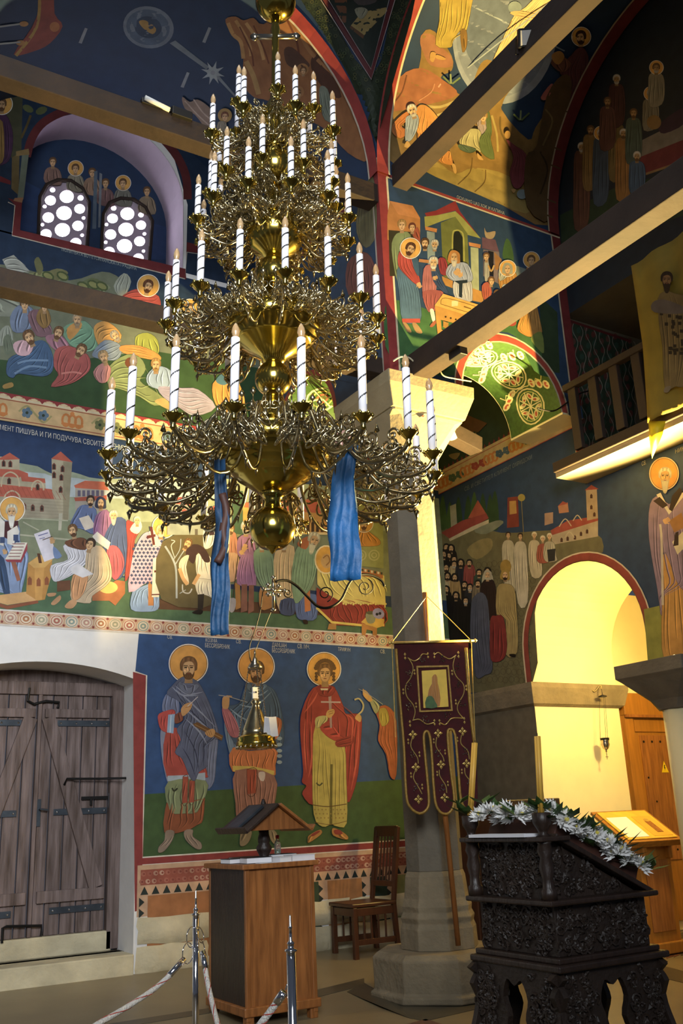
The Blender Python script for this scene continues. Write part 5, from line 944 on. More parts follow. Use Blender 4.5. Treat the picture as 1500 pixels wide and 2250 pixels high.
# --- barrel vault of the north arm: night sky with star, mountain and angels
TN1 = (0, 0, 2); VN = lambda n, T, items, **k: grp(n, 'vn', T, S_VN, CEILN, items, sub=15, **k)
P = Paint('painted_star', S_VN, CEILN, 'vn', TN1, 15, 'painted pale disc with a ray ending in a star')
P.e(652, 120, 112, '6f7c8c', 92, 30, .2); P.e(650, 120, 96, '4c6078', 78, 30, .2); P.e(650, 120, 60, '31445c', 48, 24, .2); P.p([(610, 95), (640, 90), (685, 125), (670, 150), (630, 125)], 'a8843c'); P.p([(745, 190), (770, 178), (920, 295), (905, 305)], '76828c', 1); P.p([(940, 330), (955, 325), (1040, 425), (1030, 425)], '76828c', 1); P.e(935, 320, 26, '8a949c', 26)
for k in range(8): a = k * PI / 4 + .3; P.p([(935 + 14 * math.cos(a + .8), 320 + 14 * math.sin(a + .8)), (935 + 54 * math.cos(a), 320 + 54 * math.sin(a)), (935 + 14 * math.cos(a - .8), 320 + 14 * math.sin(a - .8))], '9aa6ac', 1)
for x, y in ((365, 158), (908, 155), (813, 352)): P.p([(x - 20, y + 30), (x + 8, y - 36), (x + 20, y - 32), (x - 6, y + 34)], '8a929a', 1)
P.done()
VN('painted_sail', TN1, [('p', [(60, 240), (140, 120), (180, 0), (150, -60), (230, -60), (240, 60), (275, 115), (220, 190), (150, 225)], '8a3a24'), ('s', [(70, 245), (160, 120), (175, -20)], 14, 'a8842c'), ('s', [(-20, 120), (90, 105)], 8, '98a0a0'), ('s', [(-20, 195), (90, 185)], 8, '98a0a0'), ('e', 240, 118, 22, 'b06a24'), ('e', 105, 105, 20, 'a87830', 12), ('e', 90, 188, 20, 'a87830', 12)])
TN2 = (400, 0, 3.571)
VN('painted_mountain', TN2, [('p', [(340, 150), (420, 130), (480, 160), (560, 140), (640, 190), (860, 60), (1000, 250), (1300, 500), (1470, 900), (1470, 1250), (1300, 1200), (1100, 1000), (700, 800), (560, 760), (470, 640), (480, 460), (430, 300), (370, 240)], '96602c'), ('s', [(360, 180), (400, 270), (460, 330), (480, 460)], 30, 'b88a48'), ('s', [(420, 160), (520, 330), (540, 440)], 26, 'b88a48'), ('s', [(500, 180), (600, 330), (640, 470)], 26, 'c09250'), ('s', [(500, 480), (560, 600), (600, 740)], 40, 'b08a48'), ('s', [(450, 210), (540, 400), (560, 520)], 12, '6e3a1c'), ('s', [(560, 200), (640, 380), (680, 500)], 12, '6e3a1c'), ('s', [(820, 150), (900, 330), (920, 500)], 16, '6e3a1c'), ('s', [(900, 200), (1000, 400), (1200, 600)], 30, 'a8743c')])
VN('painted_angel', TN2, [('p', [(800, 390), (860, 370), (960, 460), (1000, 520), (900, 540), (820, 500)], '5a3c2c'), ('p', [(1010, 470), (1060, 430), (1100, 520), (1180, 600), (1250, 760), (1150, 740), (1030, 580)], '54321f'), ('e', 945, 545, 48, 'a8763c'), ('r', [(1080, 680), (1140, 700), (1180, 850), (1210, 950), (1120, 940), (1080, 800)], '7c8a7c', 3), ('e', 910, 720, 46, 'a8763c'), ('h', (915, 730, 30), dict(hair=BR)), ('h', (950, 555, 30), dict(hair=BR))])
VN('painted_angel', TN2, [('p', [(0, 760), (60, 800), (120, 780), (200, 830), (250, 900), (240, 1030), (180, 1000), (100, 900), (20, 850)], '8a7464'), ('s', [(20, 790), (120, 900), (220, 990)], 10, 'b09a88'), ('s', [(90, 780), (160, 880), (240, 950)], 10, 'b09a88'), ('e', 335, 905, 56, 'a8843c'), ('h', (335, 915, 36), dict(hair='6a3a1c')), ('r', [(280, 960), (340, 960), (350, 1060), (280, 1060)], '8a8270', 2)])
# --- north arm wall beside the pillar
P = Paint('painted_wall_panel', S_B, WALLB, 'ret'); wb = lambda y, z: (XA, y, z)
P.wp([wb(YA + .02, 5.06), wb(7.24, 5.06)] + [wb(y, z) for y, z in arc(7.95, 5.08, .68, 180, 0, 20)] + [wb(8.79, 5.06), wb(8.79, 7.2), wb(YA + .02, 7.2)], '24405c'); P.wp([wb(YA, 5.06), wb(YA + .1, 5.06), wb(YA + .1, 7.2), wb(YA, 7.2)], '8f2420'); P.wp([wb(YA, 7.12), wb(8.79, 7.12), wb(8.79, 7.22), wb(YA, 7.22)], '7c2020')
P.t = (700, 250, 5.77); P.robe([(560, 850), (640, 760), (710, 900), (730, 1500), (600, 1700), (480, 1500), (500, 1150)], '6f6a44', 6); P.robe([(360, 1900), (560, 1750), (700, 1900), (700, 2300), (380, 2300)], '7a4434', 6); P.p([(220, 900), (400, 950), (420, 1150), (230, 1100)], '1c1612', 1)
P.t = (0, 0, 1); P.st([prj(wb(YA + .105, z)) for z in (5.06, 6, 7.12)], 3, 'b8ac98', 1)
P.wp([wb(y, z) for y, z in arc(7.95, 5.08, .62, 180, 0, 20) + arc(7.95, 5.08, .68, 0, 180, 20)], '9a3420'); P.done()
BSf = lambda v, t: Vector((XA + .01 + .73 * v, 7.95 + .617 * math.cos(t), 5.08 + .617 * math.sin(t)))
mb = MB(); mb.sheet([[BSf(j / 6, PI * i / 24) for j in range(7)] for i in range(25)]); mb.build('painted_soffit', 'leaf', WALLB, smooth=True); BS2 = BVHTree.FromPolygons(mb.v, mb.f)
P = Paint('painted_medallions', s_bvh(BS2, S_B), WALLB, 'sof2')
for u0 in (.5, 1.2, 1.9, 2.6):
    for r_, c_, w_ in ((.30, 'd8cf9a', 4), (.2, 'c8a84c', 3), (.1, 'b04424', 4)): P.st([prj(BSf(.5 + r_ * .8 * math.sin(2 * PI * i / 16), u0 + r_ * math.cos(2 * PI * i / 16))) for i in range(17)], w_, c_, 1)
    for k in range(6): a = k * PI / 3; P.st([prj(BSf(.5, u0)), prj(BSf(.5 + .24 * math.sin(a), u0 + .3 * math.cos(a)))], 3, 'd8cf9a', 1)
P.done()
# --- pendentive
TP = (560, 0, 3.75)
P = Paint('painted_pendentive_border', S_P, PEND, 'pen', TP, 14)
P.p([(350, -60), (520, -60), (960, 640), (1160, -60), (1330, -60), (1130, 700), (1010, 1120), (980, 1130), (780, 640), (560, 260)], '26301f'); rd = random.Random(4)
for k in range(110):
    t = rd.random(); x, y = (430 + t * 500 + rd.uniform(-60, 60), -20 + t * 760) if k % 2 else (1230 - t * 220 + rd.uniform(-50, 50), -20 + t * 700); P.ring(x, y, 13, 4, rd.choice(['4a5434', '5a5a34', '3c4a30']), 13, 7)
P.p([(520, -60), (960, 655), (1165, -60), (1130, -60), (955, 560), (560, -60)], '5a1a20', 1); P.st([(505, -60), (958, 655), (1170, -60)], 7, 'a89a9a', 1); P.st([(570, -60), (955, 570), (1120, -60)], 5, 'a89a9a', 1); P.done()
P = Paint('painted_evangelist', S_P, PEND, 'pen', TP, 14, 'painted writer with desk inside the pendentive')
P.p([(570, -60), (955, 560), (1118, -60)], '1f2a24', 1); P.p([(640, -60), (760, -60), (750, 190), (700, 180)], '6a4024', 1); P.p([(790, 210), (880, 100), (1080, 60), (1090, 90), (900, 290)], '9a8448', 1); P.p([(790, 210), (900, 290), (890, 320), (780, 230)], '5a3a1c', 1); P.robe([(820, 80), (880, 60), (930, 90), (870, 160)], '8a8a74', 2); P.p([(800, -60), (1000, -60), (990, 20), (850, 40)], '4a4444'); P.done()
# ------------------------------------------------------------------ windows of the north niche
YB = 9.33
S_NB = lambda x, y: at(x, y, 'Y', YB)
mb = MB(); g = []
for i in range(25): a = PI * i / 24; g.append([Vector(((wx0 + wx1) / 2 + .895 * math.cos(a), y, wzs + .895 * math.sin(a))) for y in (YN + .002, YB)])
g = [[Vector((wx1 - .005, YN + .002, wz0)), Vector((wx1 - .005, YB, wz0))]] + g + [[Vector((wx0 + .005, YN + .002, wz0)), Vector((wx0 + .005, YB, wz0))]]
mb.sheet(g); struct(mb.build('trim_2', 'mauve_plaster', smooth=False))
def xz(px, py, y=YB): p = at(px, py, 'Y', y); return (p.x, p.z)
TW = lambda p: (p[0] / 3.409, 180 + p[1] / 3.409)
O1 = [TW(p) for p in ((288, 1165), (292, 1000), (300, 860), (350, 770), (430, 735), (530, 740), (620, 800), (668, 900), (662, 1050), (650, 1245))]
O2 = [TW(p) for p in ((760, 1290), (766, 1120), (775, 990), (820, 905), (900, 872), (1000, 880), (1090, 940), (1140, 1040), (1130, 1180), (1112, 1375))]
back = [(wx0 - .1, wz0 - .1), (wx1 + .1, wz0 - .1), (wx1 + .1, 9.0), (wx0 - .1, 9.0)]
mb = MB(); mb.prism(back, MXZ(YB), .06, [[xz(*p) for p in O1], [xz(*p) for p in O2]]); WALLK = struct(mb.build('wall_niche', 'blue_wall'))
C1 = [(500, 858, 53), (480, 982, 58), (468, 1108, 57), (378, 887, 41), (362, 1015, 43), (345, 1140, 43), (597, 950, 40), (584, 1077, 42), (568, 1205, 42), (394, 808, 20), (604, 868, 22), (335, 932, 15), (318, 1068, 14), (626, 1018, 14), (615, 1147, 14), (455, 1198, 20)]
C2 = [(954, 987, 52), (944, 1105, 57), (933, 1228, 57), (843, 1022, 40), (829, 1142, 42), (818, 1272, 42), (1056, 1072, 38), (1046, 1193, 41), (1037, 1320, 40), (852, 945, 20), (1056, 995, 20), (798, 1067, 14), (792, 1200, 14), (1082, 1137, 14), (1075, 1266, 13), (925, 1322, 18)]
for n, (O, C) in enumerate(((O1, C1), (O2, C2)), 1):
    hl = []
    for x, y, r in C:
        q = [TW((x + r * math.cos(2 * PI * i / 16), y + r * .9 * math.sin(2 * PI * i / 16))) for i in range(16)]; hl.append([xz(*p, YB + .03) for p in q])
    cx = sum(p[0] for p in O) / len(O); cy = sum(p[1] for p in O) / len(O)
    ou = [xz(cx + (p[0] - cx) * 1.06, cy + (p[1] - cy) * 1.04, YB + .03) for p in O]
    mb = MB(); mb.prism(ou, MXZ(YB + .03), .025, hl); W = struct(mb.build('window_%d' % n, 'mauve_plaster'))  # mauve stands in for the darker, backlit look of the lattice plate
    mb = MB(); mb.prism([xz(cx + (p[0] - cx) * 1.0, cy + (p[1] - cy) * 1.0, YB + .07) for p in O], MXZ(YB + .075), .01); mb.build('pane', 'sky_glow', W)
    mb = MB(); mb.tube([Vector((xz(*p)[0], YB - .004, xz(*p)[1])) for p in O], .022, 6); mb.build('window_frame', 'beam_wood', W, smooth=True)
P = Paint('painted_niche_figure', S_NB, WALLK, 'niche', T6)
for x, y, c, h in ((395, 600, '8a6a5c', 0), (565, 650, '8a8470', 60), (690, 680, '9a7a60', 0), (790, 760, '7a5a58', 0), (920, 760, '7c7c70', 60), (1100, 820, '8a7a60', 0)):
    P.robe([(x - 55, y + 60), (x, y + 35), (x + 55, y + 70), (x + 60, y + 170), (x - 60, y + 150)], c, 3); P.head(x, y, 34, BR, None, halo=h)
P.p([(705, 670), (730, 665), (720, 1100), (690, 1100)], '5a6a78', 1); P.p([(745, 680), (765, 690), (750, 1090), (735, 1090)], '7a8288', 1); P.p([(180, 740), (300, 800), (280, 1130), (150, 1110)], '24406a', 1); P.p([(1140, 1060), (1260, 1090), (1240, 1330), (1130, 1330)], '24406a', 1); P.done()

# ------------------------------------------------------------------ north door, step and stone socle
YD = 9.30
dr = empty('door_1', (2.27, YD, .44)); struct(dr)
dX = lambda px: at(px, 1700, 'Y', YD).x
def dbox(name, x0, x1, z0, z1, y0, th, m='old_wood', bev=.004, parent=dr):
    mb = MB(); mb.box(((x0 + x1) / 2 - 2.27, y0 - th / 2 - YD, (z0 + z1) / 2 - .44), (x1 - x0, th, z1 - z0)); return mb.build(name, m, parent, bevel=bev)
R_ = [2.300, 2.407, 2.546, 2.687, 2.826, 2.955]
for a, b in zip(R_, R_[1:]): dbox('plank', a + .006, b - .006, .46, 2.56, YD, .04)
L_ = [2.258, 2.147, 1.998, 1.867, 1.73, 1.60]
for b, a in zip(L_, L_[1:]): dbox('plank', a + .006, b - .006, .46, 2.56, YD, .04)
dbox('meeting_stile', 2.262, 2.296, .46, 2.56, YD - .01, .06)
for z0, z1 in ((2.35, 2.43), (.73, .83)):
    dbox('batten', 2.33, 2.94, z0, z1, YD - .04, .035); dbox('batten', 1.62, 2.235, z0, z1, YD - .04, .035)
for s in (1, -1):
    c = 2.279; mb = MB(); f = lambda x, z: Vector((c + s * (x - c) - 2.27, YD - .058 - YD, z - .44))
    mb.bar(f(2.36, 2.35), f(2.86, .83), .035, .125, (0, 0, 1)); mb.build('diagonal_brace', 'old_wood', dr, bevel=.004)
dbox('jamb_post', 2.962, 3.075, .30, 2.62, YD + .0, .09); dbox('transom', 1.5, 3.075, 2.56, 2.68, YD - .005, .07)
mb = MB(); mb.prism([(1.45 - 2.27, 2.68 - .44), (3.07 - 2.27, 2.68 - .44)] + [(x - 2.27, z - .44 + .03) for x, z in seg_arch(1.38, 3.08, 2.66, 2.80)], frame((0, .0, 0), (1, 0, 0), (0, 0, 1), (0, 1, 0)), .05); mb.build('arched_header', 'old_wood', dr)
def strap(x0, x1, z, nm='strap_hinge'):
    s = dbox(nm, x0, x1, z - .028, z + .028, YD - .045, .008, 'steel_strap', .002)
    for k in range(4):
        xx = x0 + .03 + (x1 - x0 - .06) * k / 3; mb = MB(); mb.lathe([(.012, -.004), (.009, .003), (0.0001, .006)], 8); o = mb.build('rivet', 'chrome', s, smooth=True); o.rotation_euler = (PI / 2, 0, 0); o.location = (xx - 2.27, YD - .054 - YD, z - .44)
for z in (2.30, 1.50, .66): strap(2.45, 2.95, z); strap(1.61, 2.12, z)
for z in (2.24, 1.44, .62): dbox('hinge_plate', 2.975, 3.03, z, z + .1, YD - .046, .01, 'steel_strap', .002)
mb = MB(); mb.tube([Vector((2.53 - 2.27, -.08, 1.74 - .44)), Vector((2.54 - 2.27, -.12, 1.79 - .44)), Vector((2.85 - 2.27, -.13, 1.785 - .44)), Vector((3.06 - 2.27, -.25, 1.78 - .44))], .011, 8); mb.build('hook_bar', 'iron', dr)
dbox('bolt', 2.70, 2.95, 1.60, 1.63, YD - .05, .02, 'iron', .002); dbox('bolt_plate', 2.96, 3.04, 1.52, 1.66, YD - .047, .008, 'steel_strap', .002); dbox('bolt_knob', 2.78, 2.80, 1.55, 1.62, YD - .055, .02, 'iron', .002)
mb = MB(); mb.tube([Vector((x - 2.27, -.07, z - .44)) for x, z in ((2.17, 2.62), (2.16, 2.50), (2.22, 2.47), (2.33, 2.50), (2.45, 2.49), (2.44, 2.44))], .013, 8); mb.build('top_latch', 'iron', dr)
dbox('handle_plate', 2.30, 2.335, 1.38, 1.62, YD - .045, .006, 'steel_strap', .002); mb = MB(); mb.tube([Vector((.05, -.05, 1.53 - .44)), Vector((.05, -.10, 1.53 - .44)), Vector((.12, -.10, 1.52 - .44))], .009, 8); mb.build('handle', 'steel_strap', dr)
mb = MB(); mb.tube([Vector((x - 2.27, -.09, z - .44)) for x, z in ((2.05, .44), (2.05, .56), (2.08, .57), (2.38, .55), (2.38, .47))], .012, 8); mb.build('bottom_bolt', 'iron', dr)
mb = MB(); mb.box((2.2, 9.28, .372), (1.62, .14, .17)); struct(mb.build('trim_3', 'pale_stone', bevel=.01))
mb = MB(); mb.box((1.6, 8.96, .17), (2.95, .38, .24)); struct(mb.build('trim_4', 'pale_stone', bevel=.012))
mb = MB(); mb.box((1.6, 9.2, .25), (2.95, .3, .08)); struct(mb.build('trim_5', 'floor_dark'))
rd = random.Random(11)
def stone_block(x0, x1, z0, z1, d, seed):
    r = random.Random(seed); n = 6; m = 4; mb = MB(); g = []
    for j in range(m + 1):
        row = []
        for i in range(n + 1):
            e = min(i, n - i, j, m - j); row.append(Vector((x0 + (x1 - x0) * i / n + (r.uniform(-.012, .012)), YN - (.008 if e == 0 else d + r.uniform(-.014, .014)), z0 + (z1 - z0) * j / m + r.uniform(-.01, .01))))
        g.append(row)
    mb.sheet(g); return mb.build('stone_block', 'pale_stone', WALLN, smooth=True)
for z0, z1, xs in ((.10, .345, (3.09, 3.78, 4.35, 5.1, 5.8, 6.75)), (.345, .575, (3.10, 3.95, 4.6, 5.3, 6.1, 6.75))):
    for k, (a, b) in enumerate(zip(xs, xs[1:])): stone_block(a + .006, b - .006, z0 + .004, z1 - .004, .05, int(a * 100 + z0 * 10))
P = Paint('painted_wall_shade', S_W, WALLW, 'west'); P.wp([wwp(8.8, .1), wwp(7.492, .1), wwp(7.492, 2.34), wwp(8.8, 2.34)], '6a604c'); P.done()  # grey-brown panel: shade on the lower west wall put into its colour

# ------------------------------------------------------------------ chandelier
cb = at(598, 1213, 'Y', 4.12); ct = at(605, 20, 'Y', 4.12)
CH = empty('chandelier', cb); CH.rotation_mode = 'QUATERNION'; CH.rotation_quaternion = Vector((0, 0, 1)).rotation_difference((ct - cb).normalized())
tag(CH, 'huge tiered brass chandelier with white striped candle lamps', 'chandelier')
def sph(c, r, n=9, a0=-80, a1=80): return [(r * math.cos(math.radians(a0 + (a1 - a0) * i / n)), c + r * math.sin(math.radians(a0 + (a1 - a0) * i / n))) for i in range(n + 1)]
def lath(name, prof, n=32): mb = MB(); mb.lathe(prof, n); return mb.build(name, 'brass', CH, smooth=True)
lath('finial', [(.002, -.01), (.012, 0), (.018, .012), (.03, .018), (.045, .03)], 20)
lath('ball', sph(.125, .116, 12, -60, 78) + [(.045, .235)])
lath('neck', [(.045, .232), (.040, .27), (.05, .29), (.07, .31)])
lath('lower_bowl', [(.07, .31), (.12, .345), (.175, .385), (.18, .392), (.19, .395), (.235, .44), (.24, .448), (.25, .452), (.278, .50), (.283, .51), (.292, .515), (.297, .56), (.29, .60), (.27, .615), (.235, .63), (.225, .65), (.20, .66)], 40)
lath('stem_drum', [(.17, .655), (.13, .68), (.10, .72), (.105, .76), (.08, .79), (.06, .83), (.05, .87)])
lath('ball', sph(.955, .098, 10, -65, 65))
lath('middle_bowl', [(.04, 1.03), (.06, 1.06), (.07, 1.08), (.13, 1.12), (.19, 1.165), (.20, 1.17), (.205, 1.18), (.245, 1.225), (.255, 1.235), (.262, 1.28), (.25, 1.32), (.225, 1.345), (.18, 1.36), (.12, 1.40), (.08, 1.44), (.06, 1.50)], 40)
lath('ball', sph(1.60, .10, 10, -60, 70))
lath('upper_bowl', [(.045, 1.69), (.07, 1.72), (.12, 1.755), (.155, 1.80), (.162, 1.84), (.165, 1.86), (.155, 1.90), (.12, 1.94), (.07, 1.97), (.05, 2.05), (.06, 2.10), (.04, 2.18)], 36)
lath('ball', sph(2.30, .125, 10, -70, 70))
lath('stem', [(.045, 2.41), (.06, 2.46), (.045, 2.5), (.07, 2.58), (.09, 2.64), (.06, 2.72), (.03, 2.78), (.022, 2.9), (.022, 3.24), (.03, 3.3), (.022, 3.34), (.03, 3.40)], 20)
lath('ball', sph(3.52, .125, 10, -75, 85))
mb = MB(); dv = Vector((.858, -.511, 0))
for a, b, r in ((Vector((0, 0, 3.08)), Vector((0, 0, 3.40)), .018), (Vector((0, 0, 3.25)) - dv * .115, Vector((0, 0, 3.25)) + dv * .115, .017)): mb.tube([a, b], r, 8)
for p in (Vector((0, 0, 3.25)) - dv * .125, Vector((0, 0, 3.25)) + dv * .125): mb.lathe([(.001, -.03), (.03, 0), (.001, .03)], 8, p)
mb.build('cross', 'silver', CH, smooth=True)
def spiral(cx, cz, r0, turns, dirn=1, a0=0, n=18, k=.15):
    return [Vector((cx + r0 * (1 - (1 - k) * i / n) * math.cos(a0 + dirn * turns * 2 * PI * i / n), 0, cz + r0 * (1 - (1 - k) * i / n) * math.sin(a0 + dirn * turns * 2 * PI * i / n))) for i in range(n + 1)]
def arm_mesh(R, r0, dh, s):
    D = R - r0; mb = MB(); V = lambda a, z: Vector((r0 + D * a, 0, z * s * (.65 if z < 0 else 1)))
    main = crom([tuple(V(*p)) for p in ((0, dh / s), (.18, dh / s + .06), (.38, .05), (.55, -.10), (.75, -.15), (.93, -.12), (1.0, -.05), (1.0, -.02))], 3, False)
    mb.tube(main, [.013 * s] * len(main), 6)
    low = crom([tuple(V(*p)) for p in ((.02, dh / s - .06), (.15, -.08), (.40, -.22), (.62, -.21), (.78, -.16))], 3, False); mb.tube(low, .009 * s, 5)
    for cx, cz, r, t, d, a in ((.50, -.04, .055, 1.4, 1, 2.0), (.80, -.07, .05, 1.4, -1, 1.0), (.30, -.10, .05, 1.3, -1, 0), (.64, .03, .05, 1.5, 1, 3.6), (.20, .02, .04, 1.3, 1, 1), (.92, -.19, .035, 1.3, 1, 1), (.40, .10, .04, 1.4, -1, 4), (.70, -.24, .03, 1.3, -1, 2), (.10, .08, .045, 1.5, 1, 2), (.56, -.15, .04, 1.5, -1, 5), (.85, .02, .035, 1.4, 1, 0), (.12, -.06, .045, 1.4, -1, 3)):
        mb.tube(spiral(r0 + D * cx, cz * s * (.45 if cz < 0 else 1) + dh * max(0, 1 - cx * 1.6), r * s, t, d, a), .0065 * s, 5)
    for sy in (-1, 1):
        for cx, cz, r, t in ((.45, .0, .05, 1.3), (.72, -.10, .05, 1.3), (.22, .06, .05, 1.3), (.60, -.02, .05, 1.5), (.35, -.12, .05, 1.4), (.88, -.10, .04, 1.4)):
            mb.tube([Vector((p.x, sy * (.02 + .035 * math.sin(i * .4)) * s, p.z)) for i, p in enumerate(spiral(r0 + D * cx, cz * s * .5 + dh * max(0, 1 - cx * 1.6), r * s, t, sy, 1 + sy))], .006 * s, 5)
    for a, z, l in ((.60, -.20, .07), (.97, -.16, .05), (.25, -.16, .05), (.45, .10, -.06), (.70, .06, -.05), (.15, .10, -.06)):
        p = V(a, z); mb.add([p + Vector((.018 * s, 0, 0)), p + Vector((0, .010 * s, 0)), p - Vector((.018 * s, 0, 0)), p - Vector((0, .010 * s, 0)), p - Vector((0, 0, l * s)), p + Vector((0, 0, .018 * s))], [(0, 1, 4), (1, 2, 4), (2, 3, 4), (3, 0, 4), (1, 0, 5), (2, 1, 5), (3, 2, 5), (0, 3, 5)])
    return mb
def candle_set(s, L, r):
    mb = MB(); mb.lathe([(.008, -.06), (.014, -.05), (.010, -.035), (.02, -.02), (.042, .004), (.046, .008), (.03, .006), (.022, .012), (.004, .012)], 14)
    for k in range(7): a = 2 * PI * k / 7; mb.lathe([(.001, -.012), (.011, 0), (.001, .014)], 6, (.042 * math.cos(a), .042 * math.sin(a), .008))
    cup = mb
    mb2 = MB(); mb2.lathe([(r, .0), (r, L), (r * .8, L + .002), (.002, L + .002)], 14)
    st = [Vector(((r + .0004) * math.cos(t), (r + .0004) * math.sin(t), .015 + (L - .03) * t / (2 * PI * 3.3))) for t in [2 * PI * 3.3 * i / 44 for i in range(45)]]
    g = [[p + Vector((0, 0, d)) for d in (-.0045, .0045)] for p in st]; mb3 = MB(); mb3.sheet(g)
    mb4 = MB(); mb4.lathe([(r * .55, L), (r * .7, L + .012), (r * .95, L + .03), (r * .8, L + .05), (r * .35, L + .07), (.001, L + .078)], 12)
    return cup, mb2, mb3, mb4
for (n, R, r0, h, s, L, r, ph, dh) in ((18, .835, .24, .41, 1.0, .335, .0195, 9, .19), (16, .57, .20, 1.235, .85, .255, .0178, 6, .10), (12, .43, .12, 1.87, .85, .225, .0165, 12, .04), (10, .36, .09, 2.07, .8, .22, .016, 26, .03), (8, .37, .06, 2.42, .8, .21, .016, 18, .03), (6, .25, .05, 2.62, .65, .20, .016, 4, .02)):
    base = None
    for k in range(n):
        # angle measured from the direction towards the camera, to the right
        a = math.radians(ph + 360 * k / n); fwd = Vector((-.459, -.888, 0)); rt = Vector((.888, -.459, 0)); d = fwd * math.cos(a) + rt * math.sin(a); rz = math.atan2(d.y, d.x)
        if base is None:
            base = arm_mesh(R, r0, dh, s).build('arm', 'old_brass', CH, smooth=True)
            for nm, m_, mt in zip(('candle_cup', 'candle', 'spiral_stripe', 'bulb'), candle_set(s, L, r), ('brass', 'candle_white', 'black_paint', 'bulb_glass')):
                o = m_.build(nm, mt, base, smooth=True); o.location = (R, 0, 0)
            base.location = (0, 0, h); base.rotation_euler = (0, 0, rz)
        else: dup(base, CH, (0, 0, h), rz)
def pend_ring(n, R, h, l):
    base = None
    for k in range(n):
        a = 2 * PI * k / n
        if base is None:
            mb = MB(); mb.tube([(0, 0, 0), (0, 0, -l * .55)], .004, 5); mb.lathe([(.001, -l), (.008, -l * .92), (.014, -l * .75), (.008, -l * .6), (.003, -l * .5)], 8); mb.lathe([(.001, -.02), (.016, 0), (.001, .03)], 8); base = mb.build('pendant', 'old_brass', CH, smooth=True); base.location = (R, 0, h)
        else: dup(base, CH, (R * math.cos(a), R * math.sin(a), h))
pend_ring(26, .27, .76, .17); pend_ring(22, .23, 1.47, .14); pend_ring(16, .16, 2.02, .10); pend_ring(14, .15, 2.52, .10)
def crown(n, R, h, s):  # cresting of pierced leaves round a bowl
    mb = MB()
    for k in range(n):
        a = 2 * PI * k / n; c = Vector((R * math.cos(a), R * math.sin(a), h)); q = Matrix.Rotation(a + PI / 2, 3, 'Z')
        for sg in (-1, 1): mb.tube([c + q @ (Vector((sg * (p.x), 0, p.z)) * s) for p in spiral(.02, .03, .028, 1.3, 1, 3.5, 12)], .004 * s, 4)
        mb.tube([c, c + Vector((0, 0, .09 * s))], [.006 * s, .001], 5)
    return mb.build('cresting', 'old_brass', CH, smooth=True)
crown(18, .255, .66, 1.1); crown(16, .22, 1.37, 1.0); crown(14, .15, 1.93, .9); crown(12, .13, 2.42, .9)
for a, z, R in ((-.6, .58, .285), (.75, .56, .285)):
    d = Vector((-.524, -.852, 0)) * math.cos(a) + Vector((.852, -.524, 0)) * math.sin(a); mb = MB(); mb.lathe([(.001, -.03), (.03, -.015), (.035, 0), (.03, .015), (.001, .03)], 10, d * R + Vector((0, 0, z)))
    for k in range(5): mb.lathe([(.001, -.02), (.014, 0), (.001, .02)], 6, d * (R + .02) + Vector((.03 * math.cos(k * 1.25), 0, z + .03 * math.sin(k * 1.25))))
    mb.build('rosette', 'silver', CH, smooth=True)

# ------------------------------------------------------------------ things hanging from the chandelier
def ribbon(name, pts, w, Y, m, label, twist=.0):
    g = []; P0 = [at(x, y, 'Y', Y) for x, y in pts]; n = len(P0)
    for i, p in enumerate(P0):
        ww = w * (.62 + .38 * min(1, i / (n * .45))); row = []
        for j in range(9):
            u = j / 8 - .5; row.append(p + Vector((u * ww * .85, u * ww * -.5 + .016 * math.sin(j * 1.6 + i * .35) + .008 * math.sin(i * 1.1), 0)))
        g.append(row)
    mb = MB(); mb.sheet(g); o = mb.build(name, m, smooth=True); s = o.modifiers.new('solid', 'SOLIDIFY'); s.thickness = .002; tag(o, label, 'ribbon'); return o
def lerp_px(a, b, n): return [(a[0] + (b[0] - a[0]) * i / n, a[1] + (b[1] - a[1]) * i / n) for i in range(n + 1)]
ribbon('cloth_ribbon', [(772, 962), (764, 1000), (757, 1050)] + lerp_px((756, 1080), (757, 1275), 10), .145, 3.66, 'blue_cloth', 'wide blue cloth ribbon tied to the right side of the chandelier')
ribbon('cloth_ribbon', [(482, 1010), (486, 1062), (489, 1110), (492, 1150), (489, 1180)] + lerp_px((487, 1200), (479, 1396), 10), .085, 3.95, 'navy_cloth', 'narrow dark blue cloth ribbon falling in front of the painted workers')
mb = MB(); c = at(748, 965, 'Y', 3.64); mb.tube(crom([tuple(c + Vector(p)) for p in ((-.03, 0, -.03), (-.01, 0, .02), (.04, 0, .04), (.05, 0, 0), (.0, 0, -.02), (.02, 0, -.05))], 4, False), .012, 8); tag(mb.build('bow', 'ribbon_pink', smooth=True), 'pink satin bow knotted above the wide blue ribbon', 'bow')
mb = MB(); a = at(488, 1085, 'Y', 3.95); b = at(490, 1165, 'Y', 3.95); mb.tube(crom([tuple(p) for p in (a, a.lerp(b, .5) + Vector((.02, 0, 0)), b, b + Vector((.01, 0, -.08)), b + Vector((-.03, 0, -.16)))], 4, False), [.02] * 17, 8); tag(mb.build('cord_tie', 'book_brown', smooth=True), 'brown cloth tie holding the narrow dark blue ribbon', 'tie')

